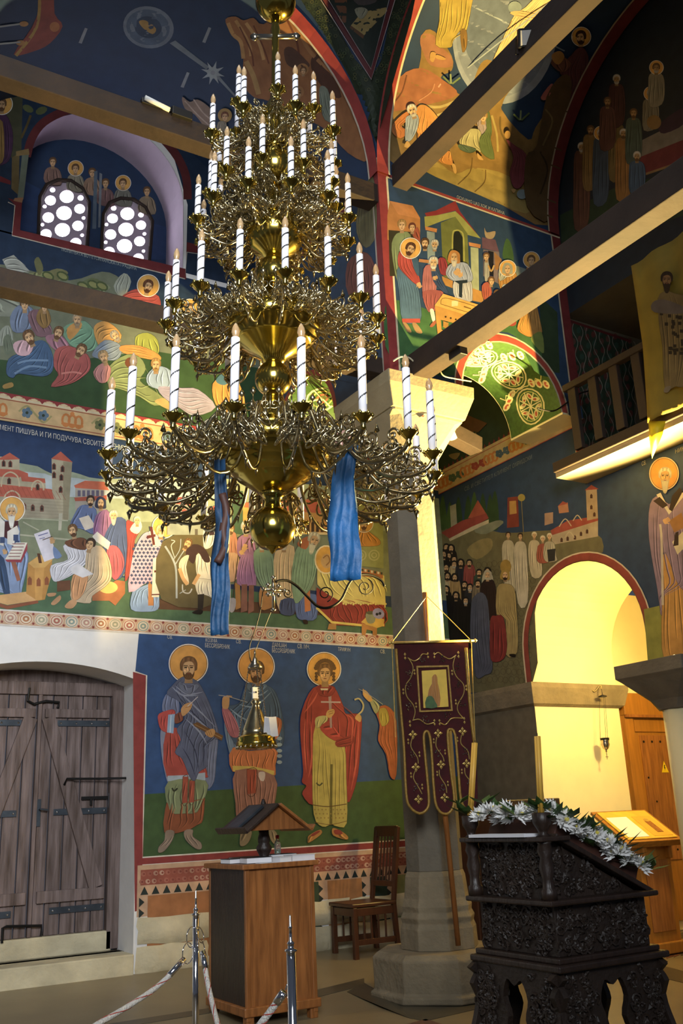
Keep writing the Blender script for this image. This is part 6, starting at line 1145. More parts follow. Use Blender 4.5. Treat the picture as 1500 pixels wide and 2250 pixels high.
# ------------------------------------------------------------------ bracket on the pillar and the hanging lamp
YL = 6.46
Q = lambda x, y, d=0: at(x, y, 'Y', YL + d)
T9 = lambda p: (480 + p[0] / 3.947, 1250 + p[1] / 3.947)
br = empty('lamp_bracket', Q(845, 1290)); tag(br, 'curled iron bracket reaching from the pillar to the hanging lamp', 'bracket'); O_ = br.location.copy()
path = crom([tuple(Q(*T9(p)) - O_) for p in ((1440, 150), (1400, 90), (1300, 50), (1200, 60), (1130, 130), (1060, 270), (960, 335), (860, 325), (770, 240), (680, 150), (590, 100), (490, 110))], 4, False)
mb = MB(); mb.tube(path, .011, 8); mb.build('main_bar', 'iron', br, smooth=True)
for cx, cy, r, t, d, a in ((1270, 160, 78, 1.6, 1, -1.2), (925, 215, 72, 1.5, -1, 1.3), (600, 210, 42, 1.4, 1, .5)):
    mb = MB(); mb.tube([Q(*T9((cx + r * (1 - .8 * i / 22) * math.cos(a + d * t * 2 * PI * i / 22), cy + r * (1 - .8 * i / 22) * math.sin(a + d * t * 2 * PI * i / 22)))) - O_ for i in range(23)], .005, 6); mb.build('scroll', 'iron', br, smooth=True)
mb = MB()
for p, q in (((475, 70), (475, 360)), ((385, 175), (580, 190))): mb.tube([Q(*T9(p), -.01) - O_, Q(*T9(q), -.01) - O_], .013, 8)
for x, y in ((475, 75), (475, 355), (390, 175), (575, 190), (430, 140), (520, 150), (430, 220), (520, 225), (475, 185)): mb.lathe([(.001, -.022), (.024, 0), (.001, .022)], 8, Q(*T9((x, y)), -.015) - O_)
mb.build('silver_cross', 'silver', br, smooth=True)
mb = MB(); mb.tube(crom([tuple(Q(*p) - O_) for p in ((577, 1300), (572, 1340), (560, 1385), (548, 1420), (550, 1450), (560, 1470))], 4, False), .004, 6); mb.build('cord', 'black_paint', br, smooth=True)
hl = empty('hanging_lamp', Q(563, 1640)); tag(hl, 'domed silver and brass hanging lamp on chains before a painted saint', 'lamp'); O_ = hl.location.copy()
mb = MB(); mb.lathe([(.132, -.015), (.14, 0), (.148, .005), (.146, .03), (.138, .04), (.14, .06), (.12, .075), (.10, .085)], 28); mb.build('rim', 'brass', hl, smooth=True)
for k in range(22):
    if k == 0: mb = MB(); mb.lathe([(.001, -.014), (.011, 0), (.001, .014)], 6); bead = mb.build('bead', 'silver', hl, smooth=True); bead.location = (.147, 0, -.005)
    else: dup(bead, hl, (.147 * math.cos(2 * PI * k / 22), .147 * math.sin(2 * PI * k / 22), -.005))
mb = MB(); mb.lathe([(.115, .07), (.10, .12), (.075, .18), (.05, .24), (.03, .28), (.028, .30), (.04, .315), (.028, .33), (.012, .345)], 24); mb.build('dome', 'old_brass', hl, smooth=True)
mb = MB(); mb.box((0, 0, .385), (.055, .012, .085)); mb.build('icon_plate', 'paper', hl, bevel=.004); mb = MB(); mb.box((0, -.008, .39), (.012, .004, .012)); mb.build('icon_mark', 'book_dark', hl)
top = Vector((0, 0, .60))
for k in range(3):
    a = 2 * PI * k / 3 + .35; e_ = Vector((.13 * math.cos(a), .13 * math.sin(a), .07)); t_ = top + Vector((.05 * math.cos(a), .05 * math.sin(a), -.03)); mb = MB(); n = 26
    for i in range(n):
        p = e_.lerp(t_, (i + .5) / n); mb.lathe([(.001, -.011), (.006, 0), (.001, .011)], 5, p)
    mb.build('chain', 'silver', hl)
mb = MB(); mb.lathe([(.052, .56), (.056, .575), (.04, .60), (.02, .63), (.008, .66), (.008, .70)], 16); mb.build('crown_ring', 'silver', hl, smooth=True)
mb = MB(); mb.tube([(0, 0, .69), Q(*T9((475, 320)), -.01) - O_], .003, 5); mb.build('wire', 'iron', hl)
for k, (dx, rot) in enumerate(((.045, .1), (.065, -.05), (.085, -.12))):
    mb = MB(); mb.box((0, 0, 0), (.07, .003, .14)); o = mb.build('folded_note', 'paper', hl); o.location = (dx, -.10 - k * .006, .13); o.rotation_euler = (0, rot, .2)
# ------------------------------------------------------------------ velvet church banner on its pole
RB = Vector((.93, -.367, 0)).normalized(); NB = Vector((-RB.y, RB.x, 0)); OB = at(955, 1408, 'Y', 6.16)
TBn = lambda p: (840 + p[0] / 4.325, 1280 + p[1] / 4.325)
def BPt(p, d=0):
    x, y = TBn(p); r = ray(x, y); t = (OB - CO - NB * (-d)).dot(NB) / r.dot(NB) if False else ((OB + NB * d) - CO).dot(NB) / r.dot(NB)
    return CO + r * t
bn = empty('church_banner', BPt((700, 3480), .02) * 1.0); bn.location.z = 0; tag(bn, 'dark red velvet church banner with gold embroidery and a framed icon', 'banner'); ob = bn.location.copy()
def bpoly(name, pts, m, d, th=.004, sm=0, holes=(), parent=None):
    P_ = crom(pts, sm) if sm else pts; loc = lambda p: (BPt(p, d) - ob)
    M_ = frame((0, 0, 0), RB, (0, 0, 1), NB); Mi = M_.inverted()
    f2 = lambda L: [tuple((Mi @ loc(p))[:2]) for p in L]; z0 = (Mi @ loc(P_[0])).z
    mb = MB(); mb.prism(f2(P_), M_ @ Matrix.Translation((0, 0, z0)), th, [f2(h) for h in holes]); return mb.build(name, m, parent or bn)
cl = [(110, 560), (815, 560), (830, 1000), (860, 1500), (900, 1800), (905, 2050), (870, 2160), (800, 2170), (745, 2060), (720, 1800), (690, 1460), (650, 1395), (618, 1440), (640, 1800), (680, 2050), (650, 2170), (590, 2200), (520, 2150), (490, 2000), (465, 1600), (445, 1450), (415, 1415), (390, 1460), (400, 1700), (435, 2050), (420, 2150), (360, 2200), (280, 2150), (235, 2050), (200, 1500), (150, 1000)]
cloth = bpoly('cloth', cl, 'velvet', 0, .006)
edge = [(130, 630), (165, 1100), (205, 1560), (225, 2000), (260, 2130), (350, 2195), (425, 2150), (440, 2040), (410, 1700), (392, 1470), (415, 1412), (447, 1450), (468, 1620), (492, 2010), (525, 2150), (592, 2200), (655, 2165), (682, 2050), (650, 1800), (618, 1450), (645, 1395), (690, 1450), (722, 1800), (745, 2060), (800, 2165), (850, 2150)]
mb = MB(); mb.tube([BPt(p, -.006) - ob for p in crom(edge, 3, False)], .011, 6); mb.build('gold_fringe', 'gold_braid', bn, smooth=True)
mb = MB(); mb.tube([BPt(p, -.006) - ob for p in crom([(790, 620), (810, 900), (840, 1250), (875, 1540)], 3, False)], .014, 6); mb.build('gold_fringe', 'gold_braid', bn, smooth=True)
mb = MB(); mb.tube([BPt((70, 572), -.02) - ob, BPt((880, 552), -.02) - ob], .010, 8)
for x, y in ((70, 572), (100, 571), (830, 553), (880, 551)): mb.lathe([(.001, -.018), (.018, 0), (.001, .018)], 8, BPt((x, y), -.02) - ob)
mb.build('cross_rod', 'gold_thread', bn, smooth=True)
mb = MB(); mb.tube([BPt((400, 95), .03) - ob, BPt((430, 560), .03) - ob, BPt((720, 3450), .03) - ob], .020, 10); mb.build('pole', 'oak', bn, smooth=True)
for q in ((95, 560), (830, 540)): mb = MB(); mb.tube([BPt(q, -.02) - ob, BPt((420, 130), -.0) - ob], .003, 5); mb.build('hanging_cord', 'gold_thread', bn)
for q0, q1 in (((90, 580), (125, 1470)), ((845, 570), (880, 1500))): mb = MB(); mb.tube([BPt(q0, -.015) - ob, BPt(q1, -.015) - ob], .004, 5); mb.build('side_cord', 'gold_thread', bn)
fr = bpoly('icon_frame', [(322, 792), (630, 785), (668, 1220), (350, 1232)], 'gold_braid', -.012, .012, 0, [[(338, 808), (618, 802), (652, 1205), (364, 1216)]])
ic = bpoly('icon', [(372, 838), (604, 825), (628, 1180), (390, 1192)], 'icon_gold', -.008, .006)
ifg = bpoly('icon_figure', [(430, 1180), (440, 1020), (470, 960), (470, 900), (500, 870), (520, 900), (525, 960), (540, 1020), (545, 1170)], 'pine', -.011, .002, 2, parent=bn); bpoly('icon_base', [(410, 1190), (420, 1090), (470, 1080), (500, 1130), (520, 1185)], 'leaf', -.013, .002, 2, parent=bn)
def stitch(path, w=.004): mb = MB(); mb.tube([BPt(p, -.004) - ob for p in crom(path, 4, False)], w, 5); mb.build('embroidered_vine', 'gold_thread', bn)
for v in ([(245, 715), (290, 800), (270, 900), (220, 980), (230, 1080), (290, 1160), (310, 1230), (290, 1310)], [(240, 715), (300, 745), (350, 720), (380, 680), (430, 685)], [(490, 690), (530, 665), (580, 700), (640, 725), (700, 690)], [(695, 690), (670, 790), (700, 890), (770, 970), (770, 1060), (715, 1160), (720, 1230), (770, 1290)], [(285, 1310), (350, 1300), (420, 1345), (490, 1330)], [(545, 1330), (600, 1350), (660, 1290), (770, 1290)], [(285, 1470), (270, 1560), (330, 1660), (340, 1720)], [(310, 1790), (295, 1860), (350, 1960), (375, 2010)], [(515, 1470), (510, 1560), (570, 1650), (585, 1700)], [(540, 1780), (545, 1840), (600, 1930), (610, 2000)], [(750, 1450), (745, 1530), (810, 1600), (825, 1680)], [(780, 1760), (790, 1830), (850, 1900)]): stitch(v)
leaf0 = None
def blossom(x, y, s, k=4):
    mb = MB(); c = BPt((x, y), -.006) - ob
    for i in range(k):
        a = 2 * PI * i / k; q = lambda u, v: c + RB * (u * math.cos(a) - v * math.sin(a)) * s + Vector((0, 0, 1)) * (u * math.sin(a) + v * math.cos(a)) * s
        mb.add([q(0, .05), q(.35, .5), q(0, 1.0), q(-.35, .5), q(0, .5) - NB * s * .18], [(0, 1, 4), (1, 2, 4), (2, 3, 4), (3, 0, 4)])
    return mb.build('embroidered_flower', 'gold_thread', bn)
for x, y in ((290, 1445), (530, 1432), (762, 1415), (318, 1755), (557, 1730), (800, 1720), (343, 2060), (592, 2045)): blossom(x, y, .036)
for x, y, s in ((215, 700, .03), (432, 692, .026), (492, 692, .026), (722, 685, .03), (305, 850, .024), (662, 855, .024), (198, 1035, .026), (797, 1000, .026), (320, 1165, .024), (698, 1135, .024), (262, 1340, .028), (495, 1328, .026), (543, 1328, .026), (778, 1310, .028), (245, 1510, .024), (352, 1632, .024), (272, 1830, .024), (378, 1940, .024), (488, 1505, .022), (595, 1610, .022), (520, 1815, .022), (622, 1910, .022), (712, 1490, .022), (755, 1795, .022)): blossom(x, y, s, 2)
for x, y in ((375, 735), (565, 720), (245, 855), (705, 805), (250, 985), (715, 965), (250, 1180), (765, 1140), (410, 1300), (620, 1270), (290, 1640), (520, 1620), (782, 1600), (318, 1945), (565, 1945), (822, 1905)):
    mb = MB(); rd = random.Random(x)
    for k in range(9): mb.lathe([(.001, -.007), (.006, 0), (.001, .007)], 5, BPt((x + rd.uniform(-28, 28), y + rd.uniform(-34, 34)), -.009) - ob)
    mb.build('bead_grapes', 'chrome', bn)

# ------------------------------------------------------------------ cabinet with reading stand, books, bottle
cab = empty('lectern_cabinet', (3.40, 6.93, 0)); tag(cab, 'tall oak lectern cabinet with books on top before the painted saints', 'cabinet')
def bx(parent, name, c, size, m, bev=.005, rz=0): mb = MB(); mb.box((0, 0, 0), size); o = mb.build(name, m, parent, bevel=bev); o.location = c; o.rotation_euler = (0, 0, rz); return o
bx(cab, 'side_panel', (-.265, 0, .55), (.02, .62, .94), 'dark_wood'); bx(cab, 'front_panel', (0, -.305, .55), (.50, .02, .94), 'oak'); bx(cab, 'side_panel', (.265, 0, .55), (.02, .62, .94), 'oak'); bx(cab, 'back_panel', (0, .30, .55), (.5, .02, .94), 'oak')  # shade on the left side put in as darker wood, other panels oak
for sx in (-1, 1): bx(cab, 'corner_post', (sx * .262, -.31, .53), (.035, .03, .98), 'oak'); bx(cab, 'corner_post', (sx * .262, .31, .53), (.035, .03, .98), 'oak')
bx(cab, 'plinth_moulding', (0, 0, .10), (.60, .68, .06), 'oak', .008)
for sx in (-1, 1):
    for sy in (-1, 1): bx(cab, 'foot', (sx * .25, sy * .29, .04), (.06, .06, .08), 'oak')
bx(cab, 'top_board', (0, 0, 1.035), (.62, .70, .035), 'oak', .006)
CT = 1.0525
rs = empty('reading_stand', (3.40, 6.86, CT)); tag(rs, 'gabled wooden reading stand on a turned post atop the cabinet', 'book stand')
mb = MB(); mb.lathe([(.09, 0), (.09, .012), (.045, .02), (.035, .04), (.055, .08), (.06, .10), (.04, .13), (.045, .14), (.045, .17), (.035, .20), (.04, .235)], 18); mb.build('turned_post', 'dark_wood', rs, smooth=True)
mb = MB(); mb.prism([(-.235, .225), (.235, .225), (0, .395)], frame((0, -.22, 0), (1, 0, 0), (0, 0, 1), (0, 1, 0)), .40); mb.build('gable_block', 'oak', rs, bevel=.003)
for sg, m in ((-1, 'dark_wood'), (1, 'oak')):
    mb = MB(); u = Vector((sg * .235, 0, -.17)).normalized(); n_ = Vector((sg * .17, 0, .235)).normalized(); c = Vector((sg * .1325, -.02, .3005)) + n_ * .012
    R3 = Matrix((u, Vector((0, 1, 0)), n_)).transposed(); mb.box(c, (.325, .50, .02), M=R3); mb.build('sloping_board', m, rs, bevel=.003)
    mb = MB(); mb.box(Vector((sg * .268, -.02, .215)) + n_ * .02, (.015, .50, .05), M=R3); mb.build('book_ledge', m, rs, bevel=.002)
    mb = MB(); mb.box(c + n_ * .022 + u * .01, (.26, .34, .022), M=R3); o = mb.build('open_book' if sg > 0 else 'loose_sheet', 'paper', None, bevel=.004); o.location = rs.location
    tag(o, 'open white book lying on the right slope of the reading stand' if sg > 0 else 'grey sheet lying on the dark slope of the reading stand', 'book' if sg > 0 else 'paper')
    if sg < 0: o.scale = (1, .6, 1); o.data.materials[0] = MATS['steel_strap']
mb = MB(); mb.lathe([(.02, .39), (.022, .42), (.012, .44), (.012, .45)], 10); mb.build('finial', 'dark_wood', rs, smooth=True)
def book(loc, size, rz, cover, label):
    b = empty('book', loc, rz); tag(b, label, 'book', None); x, y, z = size
    bx(b, 'pages', (0, 0, z / 2), (x - .008, y - .008, z - .006), 'paper', .002); bx(b, 'cover', (0, 0, .0015), (x, y, .003), cover, .001); bx(b, 'cover', (0, 0, z - .0015), (x, y, .003), cover, .001); return b
book((3.60, 6.68, CT), (.20, .14, .042), .05, 'paper', 'thick white-edged book at the right front corner of the cabinet')
book((3.432, 6.665, CT), (.11, .15, .036), .15, 'paper', 'small white booklet beside the thick white-edged book')
book((3.262, 6.72, CT), (.20, .15, .042), -.08, 'book_dark', 'black covered book with pale pages before the turned post')
book((3.16, 6.91, CT), (.12, .16, .035), .05, 'book_dark', 'small black notebook at the dark left edge of the cabinet')
book((3.36, 7.12, CT), (.20, .15, .035), .2, 'book_brown', 'reddish brown closed book behind the turned post')
book((3.60, 6.99, CT), (.22, .16, .045), -.1, 'book_dark', 'wide dark book under the red capped bottle')
mb = MB(); mb.box((0, 0, .001), (.16, .06, .002)); o = mb.build('paper_sheet', 'paper'); o.location = (3.30, 6.61 + .0, CT + .0005); o.rotation_euler = (0, 0, .06); tag(o, 'loose paper sheet over the front edge of the cabinet top', 'paper')
bt = empty('plastic_bottle', (3.57, 6.97, CT + .045)); tag(bt, 'small clear plastic bottle with a red cap standing among the books', 'bottle')
mb = MB(); mb.lathe([(.024, 0), (.026, .01), (.026, .07), (.020, .09), (.011, .105), (.011, .115)], 16); mb.build('body', 'bottle_plastic', bt, smooth=True); mb = MB(); mb.lathe([(.014, .112), (.014, .135), (.002, .138)], 14); mb.build('cap', 'red_cap', bt, smooth=True)

# ------------------------------------------------------------------ slatted chair by the wall
ch = empty('slatted_chair', (5.22, 8.42, fz(8.2))); tag(ch, 'dark wooden chair with a tall slatted back beside the pillar', 'chair'); W2, D2 = .19, .22
def pole_(parent, name, a, b, w_, h_, m='chair_wood'): mb = MB(); mb.bar(a, b, w_, h_, (0, 1, 0) if abs(a[2] - b[2]) > .2 else (0, 0, 1)); return mb.build(name, m, parent, bevel=.004)
for sy in (-1, 1):
    pole_(ch, 'leg', (-D2, sy * W2, 0), (-D2, sy * W2, .44), .045, .045); pole_(ch, 'leg', (D2 + .03, sy * W2, 0), (D2, sy * W2, .46), .04, .045); pole_(ch, 'back_post', (D2, sy * W2, .44), (D2 + .10, sy * W2, 1.14), .035, .045)
    pole_(ch, 'side_rail', (-D2, sy * W2, .40), (D2, sy * W2, .40), .03, .07); pole_(ch, 'lower_rail', (-D2, sy * W2, .14), (D2, sy * W2, .14), .025, .05)
    for k in range(4): x = -.12 + k * .08; pole_(ch, 'side_slat', (x, sy * W2, .15), (x, sy * W2, .38), .014, .022)
bx(ch, 'seat', (-.01, 0, .46), (.50, .44, .035), 'chair_wood', .01)
pole_(ch, 'top_rail', (D2 + .095, -W2, 1.10), (D2 + .095, W2, 1.10), .03, .10); pole_(ch, 'bottom_rail', (D2 + .025, -W2, .62), (D2 + .025, W2, .62), .03, .05)
for k in range(6): y = -.14 + k * .056; pole_(ch, 'back_slat', (D2 + .03, y, .63), (D2 + .09, y, 1.07), .012, .022)
pole_(ch, 'front_rail', (-D2, -W2, .40), (-D2, W2, .40), .03, .07)

# ------------------------------------------------------------------ rope barrier
def stanchion(x, y, zt, label):
    s = empty('barrier_post', (x, y, 0)); tag(s, label, 'barrier post', None); k = zt / 1.0
    mb = MB(); mb.lathe([(.15, 0), (.15, .012), (.06, .03), (.025, .04), (.02, .05)], 28); mb.build('base', 'chrome', s, smooth=True)
    mb = MB(); mb.lathe([(.0175, .04), (.0175, zt - .125)], 18); mb.build('tube', 'chrome', s, smooth=True)
    mb = MB(); mb.lathe([(.021, zt - .13), (.024, zt - .128), (.024, zt - .122), (.012, zt - .118), (.012, zt - .105), (.015, zt - .10), (.006, zt - .09), (.005, zt - .05), (.008, zt - .045), (.005, zt - .04), (.004, zt - .005), (.001, zt)], 16); mb.build('finial', 'chrome', s, smooth=True)
    return s
s1 = stanchion(2.20, 5.29, 1.0, 'chrome barrier post with two rope ends hooked on in front of the stone socle'); s2 = stanchion(1.85, 3.52, 1.0, 'chrome barrier post with a single rope hook near the oak cabinet')
def hook(parent, a, b):
    mb = MB(); n = 14; m = (a + b) / 2; d = (b - a) / 2; sd = Vector((0, 0, 1)).cross(d).normalized() if d.length > 0 else Vector((1, 0, 0)); u = Vector((-.3, -.3, .9)).normalized()
    for c in (a.lerp(b, .25), a.lerp(b, .75)): mb.tube([c + (d.normalized() * math.cos(2 * PI * i / n) + d.normalized().orthogonal() * math.sin(2 * PI * i / n)) * d.length * .62 for i in range(n + 1)], .003, 5)
    return mb.build('ring', 'chrome', parent, smooth=True)
def rope(pts, label):
    r = empty('barrier_rope', pts[0]); o = Vector(pts[0]); tag(r, label, 'rope'); P = [Vector(p) - o for p in crom([tuple(p) for p in pts], 8, False)]
    mb = MB(); mb.tube(P[2:], .0135, 10); mb.build('rope', 'white_rope', r, smooth=True); mb = MB()
    for ph in (0, PI):
        L = []
        for i, p in enumerate(P[2:]):
            d = (P[min(i + 3, len(P) - 1)] - P[i + 1]).normalized(); u = d.orthogonal().normalized(); v = d.cross(u); a = ph + i * .9; L.append(p + (u * math.cos(a) + v * math.sin(a)) * .0128)
        mb.tube(L, .003, 4)
    mb.build('red_strand', 'red_thread', r); mb = MB(); mb.tube([P[0], P[0].lerp(P[4], .5), P[5]], .0165, 12); mb.build('end_cap', 'chrome', r, smooth=True); return r
a = at(408, 2112, 'Y', 5.25); hook(s1, Vector((2.185, 5.28, .80)) - s1.location, a - s1.location)
rope([at(404, 2090 + 18, 'Y', 5.25), at(340, 2172, 'Y', 5.15), at(215, 2250, 'Y', 4.95), at(60, 2330, 'Y', 4.7), at(-200, 2380, 'Y', 4.3)], 'white barrier rope sagging leftwards from the post by the socle')
b = at(443, 2095, 'Y', 5.22); hook(s1, Vector((2.215, 5.27, .80)) - s1.location, b - s1.location)
c2 = at(628, 2172, 'Y', 3.55); hook(s2, Vector((1.84, 3.535, .76)) - s2.location, c2 - s2.location)
rope([at(446, 2092, 'Y', 5.22), at(456, 2160, 'Y', 5.1), at(478, 2250, 'Y', 4.85), at(510, 2360, 'Y', 4.5)], 'short white barrier rope dropping straight down beside the socle post')
rope([at(624, 2180, 'Y', 3.56), at(594, 2222, 'Y', 3.6), at(555, 2275, 'Y', 3.66), at(520, 2345, 'Y', 3.8)], 'white barrier rope hooked to the post near the oak cabinet')
# ------------------------------------------------------------------ carved analogion with flowers and candles
AX0, AX1, AY0, AY1 = 3.14, 3.80, 3.49, 4.08; AW, AD = AX1 - AX0, AY1 - AY0
an = empty('carved_analogion', (AX0, AY0, 0)); tag(an, 'dark carved wooden icon stand decked with white flowers', 'icon stand')
FS = frame((0, 0, 0), (1, 0, 0), (0, 0, 1), (0, -1, 0))        # south face: u=x, v=z, out=-y
FE = frame((0, 0, 0), (0, 1, 0), (0, 0, 1), (-1, 0, 0))        # east face: u=y, v=z, out=-x
FN = frame((0, AD, 0), (1, 0, 0), (0, 0, 1), (0, 1, 0)); FW = frame((AW, 0, 0), (0, 1, 0), (0, 0, 1), (1, 0, 0))
def carving(F, u0, u1, v0, v1, seed, name='carved_relief', keep=None, dens=1.0):
    r = random.Random(seed); mb = MB(); n = int((u1 - u0) * (v1 - v0) * 900 * dens)
    for k in range(n):
        u = r.uniform(u0, u1); v = r.uniform(v0, v1)
        if keep and not keep(u, v): continue
        R = r.uniform(.018, .034); d = r.choice((-1, 1)); a0 = r.uniform(0, 6.28)
        mb.tube([F @ Vector((u + R * (1 - .8 * i / 10) * math.cos(a0 + d * 7 * i / 10), v + R * (1 - .8 * i / 10) * math.sin(a0 + d * 7 * i / 10), .004 + .004 * math.sin(i))) for i in range(11)], .0055, 4)
        for j in range(2):
            a = r.uniform(0, 6.28); l = r.uniform(.025, .045); w_ = l * .3; c = Vector((u, v, .002)); dx = Vector((math.cos(a), math.sin(a), 0)); sx = Vector((-dx.y, dx.x, 0))
            mb.add([F @ (c), F @ (c + dx * l * .5 + sx * w_), F @ (c + dx * l), F @ (c + dx * l * .5 - sx * w_), F @ (c + dx * l * .5 + Vector((0, 0, .012)))], [(0, 1, 4), (1, 2, 4), (2, 3, 4), (3, 0, 4)])
    o = mb.build(name, 'carved_wood', an, smooth=False); o['kind'] = 'stuff'; return o
def slab(name, x0, x1, y0, y1, z0, z1, bev=.008, m='dark_wood'):
    mb = MB(); mb.box(((x0 + x1) / 2, (y0 + y1) / 2, (z0 + z1) / 2), (x1 - x0, y1 - y0, z1 - z0)); return mb.build(name, m, an, bevel=bev)
slab('lower_ledge', -.01, AW + .03, -.03, AD + .01, .655, .685); slab('ledge_moulding', .02, AW, 0.0, AD, .685, .71, .006)
slab('middle_box', .05, AW - .03, .03, AD - .03, .71, .925, .004, 'carved_wood'); slab('middle_ledge', -.01, AW + .02, -.02, AD + .01, .925, .95)
carving(FS @ Matrix.Translation((0, 0, -.03)), .06, AW - .05, .73, .91, 1); carving(FE @ Matrix.Translation((0, 0, -.05)), .05, AD - .05, .73, .91, 2)
for u in (.06, AW - .05):
    pass
# lower pierced panels with a lyre-shaped opening
def lyre(W):
    ol = [(.0, .655), (.0, .60), (-.03, .56), (.0, .50), (-.02, .42), (-.05, .34), (-.04, .26), (.0, .18), (-.02, .08), (-.04, 0), (.16, 0), (W / 2 - .12, .10), (W / 2, .13), (W / 2 + .12, .10), (W - .16, 0), (W + .04, 0), (W + .02, .08), (W, .18), (W + .04, .26), (W + .05, .34), (W + .02, .42), (W, .50), (W + .03, .56), (W, .60), (W, .655)]
    c = W / 2; h1 = [(c - .05, .60), (c - .085, .52), (c - .06, .44), (c - .10, .34), (c - .06, .27), (c, .25), (c + .06, .27), (c + .10, .34), (c + .06, .44), (c + .085, .52), (c + .05, .60), (c, .575)]
    return ol, h1
for F, W in ((FS, AW), (FE, AD), (FN, AD + .07), (FW, AD)):
    ol, h1 = lyre(W if F is not FN else AW); hs = [crom(h1, 3)]
    for sx in (-1, 1):
        for v in (.50, .36, .22): c = (W if F is not FN else AW) / 2 + sx * .155; hs.append([(c + .016 * math.cos(2 * PI * i / 8), v + .022 * math.sin(2 * PI * i / 8)) for i in range(8)])
    mb = MB(); mb.prism(crom(ol, 2), F @ Matrix.Translation((0, 0, -.03)), .03, hs); mb.build('pierced_panel', 'carved_wood', an)
kp = lambda W: (lambda u, v: abs(u - W / 2) > .12 or v < .22)
carving(FS, .02, AW - .02, .06, .63, 3, keep=kp(AW), dens=.8); carving(FE, .02, AD - .02, .06, .63, 4, keep=kp(AD), dens=.8)
# upper wedge, posts and shelf
mb = MB(); mb.prism([(.05, .95), (AW - .06, .95), (.10, 1.20), (.05, 1.20)], frame((0, .06, 0), (1, 0, 0), (0, 0, 1), (0, 1, 0)), AD - .12); mb.build('wedge', 'carved_wood', an)
carving(FS @ Matrix.Translation((0, 0, -.06)), .10, AW - .12, .965, 1.17, 5, keep=lambda u, v: v < 1.19 - (u - .08) * .50, dens=1.0); carving(FE @ Matrix.Translation((0, 0, -.05)), .08, AD - .08, .97, 1.18, 6)
slab('top_shelf', -.02, .16, -.01, AD + .01, 1.20, 1.222, .005)
def post(x, y): 
    mb = MB(); mb.lathe([(.036, .95), (.036, .99), (.027, 1.0), (.025, 1.04), (.036, 1.09), (.026, 1.13), (.038, 1.16), (.030, 1.19), (.038, 1.20)], 16, (x, y, 0)); mb.build('turned_post', 'dark_wood', an, smooth=True)
    mb = MB(); mb.lathe([(.036, 1.222), (.020, 1.235), (.024, 1.25), (.042, 1.28), (.044, 1.325), (.036, 1.328), (.034, 1.31), (.004, 1.308)], 16, (x, y, 0)); mb.build('candle_socket', 'dark_wood', an, smooth=True)
post(.03, .03); post(.03, AD - .03)
u = Vector((AW - .10, 0, -.27)).normalized(); nn = Vector((.27, 0, AW - .10)).normalized(); R3 = Matrix((u, Vector((0, 1, 0)), nn)).transposed(); cc = Vector((.385, AD / 2, 1.075))
mb = MB(); mb.box(cc + nn * .006, (.66, AD - .02, .024), M=R3); mb.build('desk_board', 'dark_wood', an, bevel=.004)
ib = bpy.data.objects.new('icon_case', None); COL.objects.link(ib); ib.location = an.location; ib.name = 'icon_case'; tag(ib, 'brown wooden icon case lying on the carved stand beneath the garland', 'icon')
mb = MB(); mb.box(cc + nn * .068 - u * .035, (.55, AD - .10, .10), M=R3); mb.build('case', 'book_brown', ib, bevel=.005)
mb = MB(); mb.box(cc + nn * .122 - u * .035, (.44, AD - .20, .008), M=R3); mb.build('icon_panel', 'icon_gold', ib, bevel=.002)
mb = MB(); mb.box((.0, AD / 2, 1.2295), (.10, AD - .18, .014)); o = mb.build('open_leaf', 'paper'); o.location = an.location + Vector((-.015 + .03, 0, 0)); o.rotation_euler = (0, 0, 0); tag(o, 'white paper strip on the top shelf between the two candle sockets', 'paper')
for k, (x, y, px, py, lb) in enumerate(((.03, .03, 1181, 1622, 'tall yellow wax taper in the socket above the pierced front corner'), (.03, AD - .03, 1043, 1636, 'tall yellow wax taper in the socket beside the velvet banner'))):
    b0 = Vector((AX0 + x, AY0 + y, 1.30)); d = ray(px, py); tq = ((b0 + Vector((0, 0, 0))).dot(Vector((.524, .852, 0)))) / d.dot(Vector((.524, .852, 0))); tp = CO + d * tq
    c = empty('taper_candle', b0 + Vector((0, 0, .009))); tag(c, lb, 'candle'); v = tp - b0; mb = MB()
    for j in range(3): a = 2 * PI * j / 3; q = Vector((math.cos(a) * .008, math.sin(a) * .008, 0)); mb.tube([q, v + q], .009, 10)
    mb.build('wax', 'wax', c, smooth=True); mb = MB(); mb.tube([v, v + Vector((.001, 0, .014))], .0015, 5); mb.build('wick', 'black_paint', c)
# white chrysanthemum garland
def flower_mesh(seed):
    r = random.Random(seed); mb = MB()
    for ring, (n, l, el) in enumerate(((14, .045, .05), (12, .042, .45), (9, .034, .9), (6, .024, 1.25))):
        for i in range(n):
            a = 2 * PI * (i + .5 * ring) / n + r.uniform(-.1, .1); e_ = el + r.uniform(-.12, .12); l2 = l * r.uniform(.85, 1.1); d = Vector((math.cos(a) * math.cos(e_), math.sin(a) * math.cos(e_), math.sin(e_))); sd = Vector((-math.sin(a), math.cos(a), 0)) * .0055; up = sd.cross(d).normalized() * -.004
            mb.add([d * .004, d * l2 * .6 + sd - up, d * l2 + up * 1.5, d * l2 * .6 - sd - up, d * l2 * .55 + up], [(0, 1, 4), (1, 2, 4), (2, 3, 4), (3, 0, 4)])
    return mb
FM = [flower_mesh(s) for s in (1, 2, 3)]; FLO = []
lm = MB()
for s in (0, 1): pass
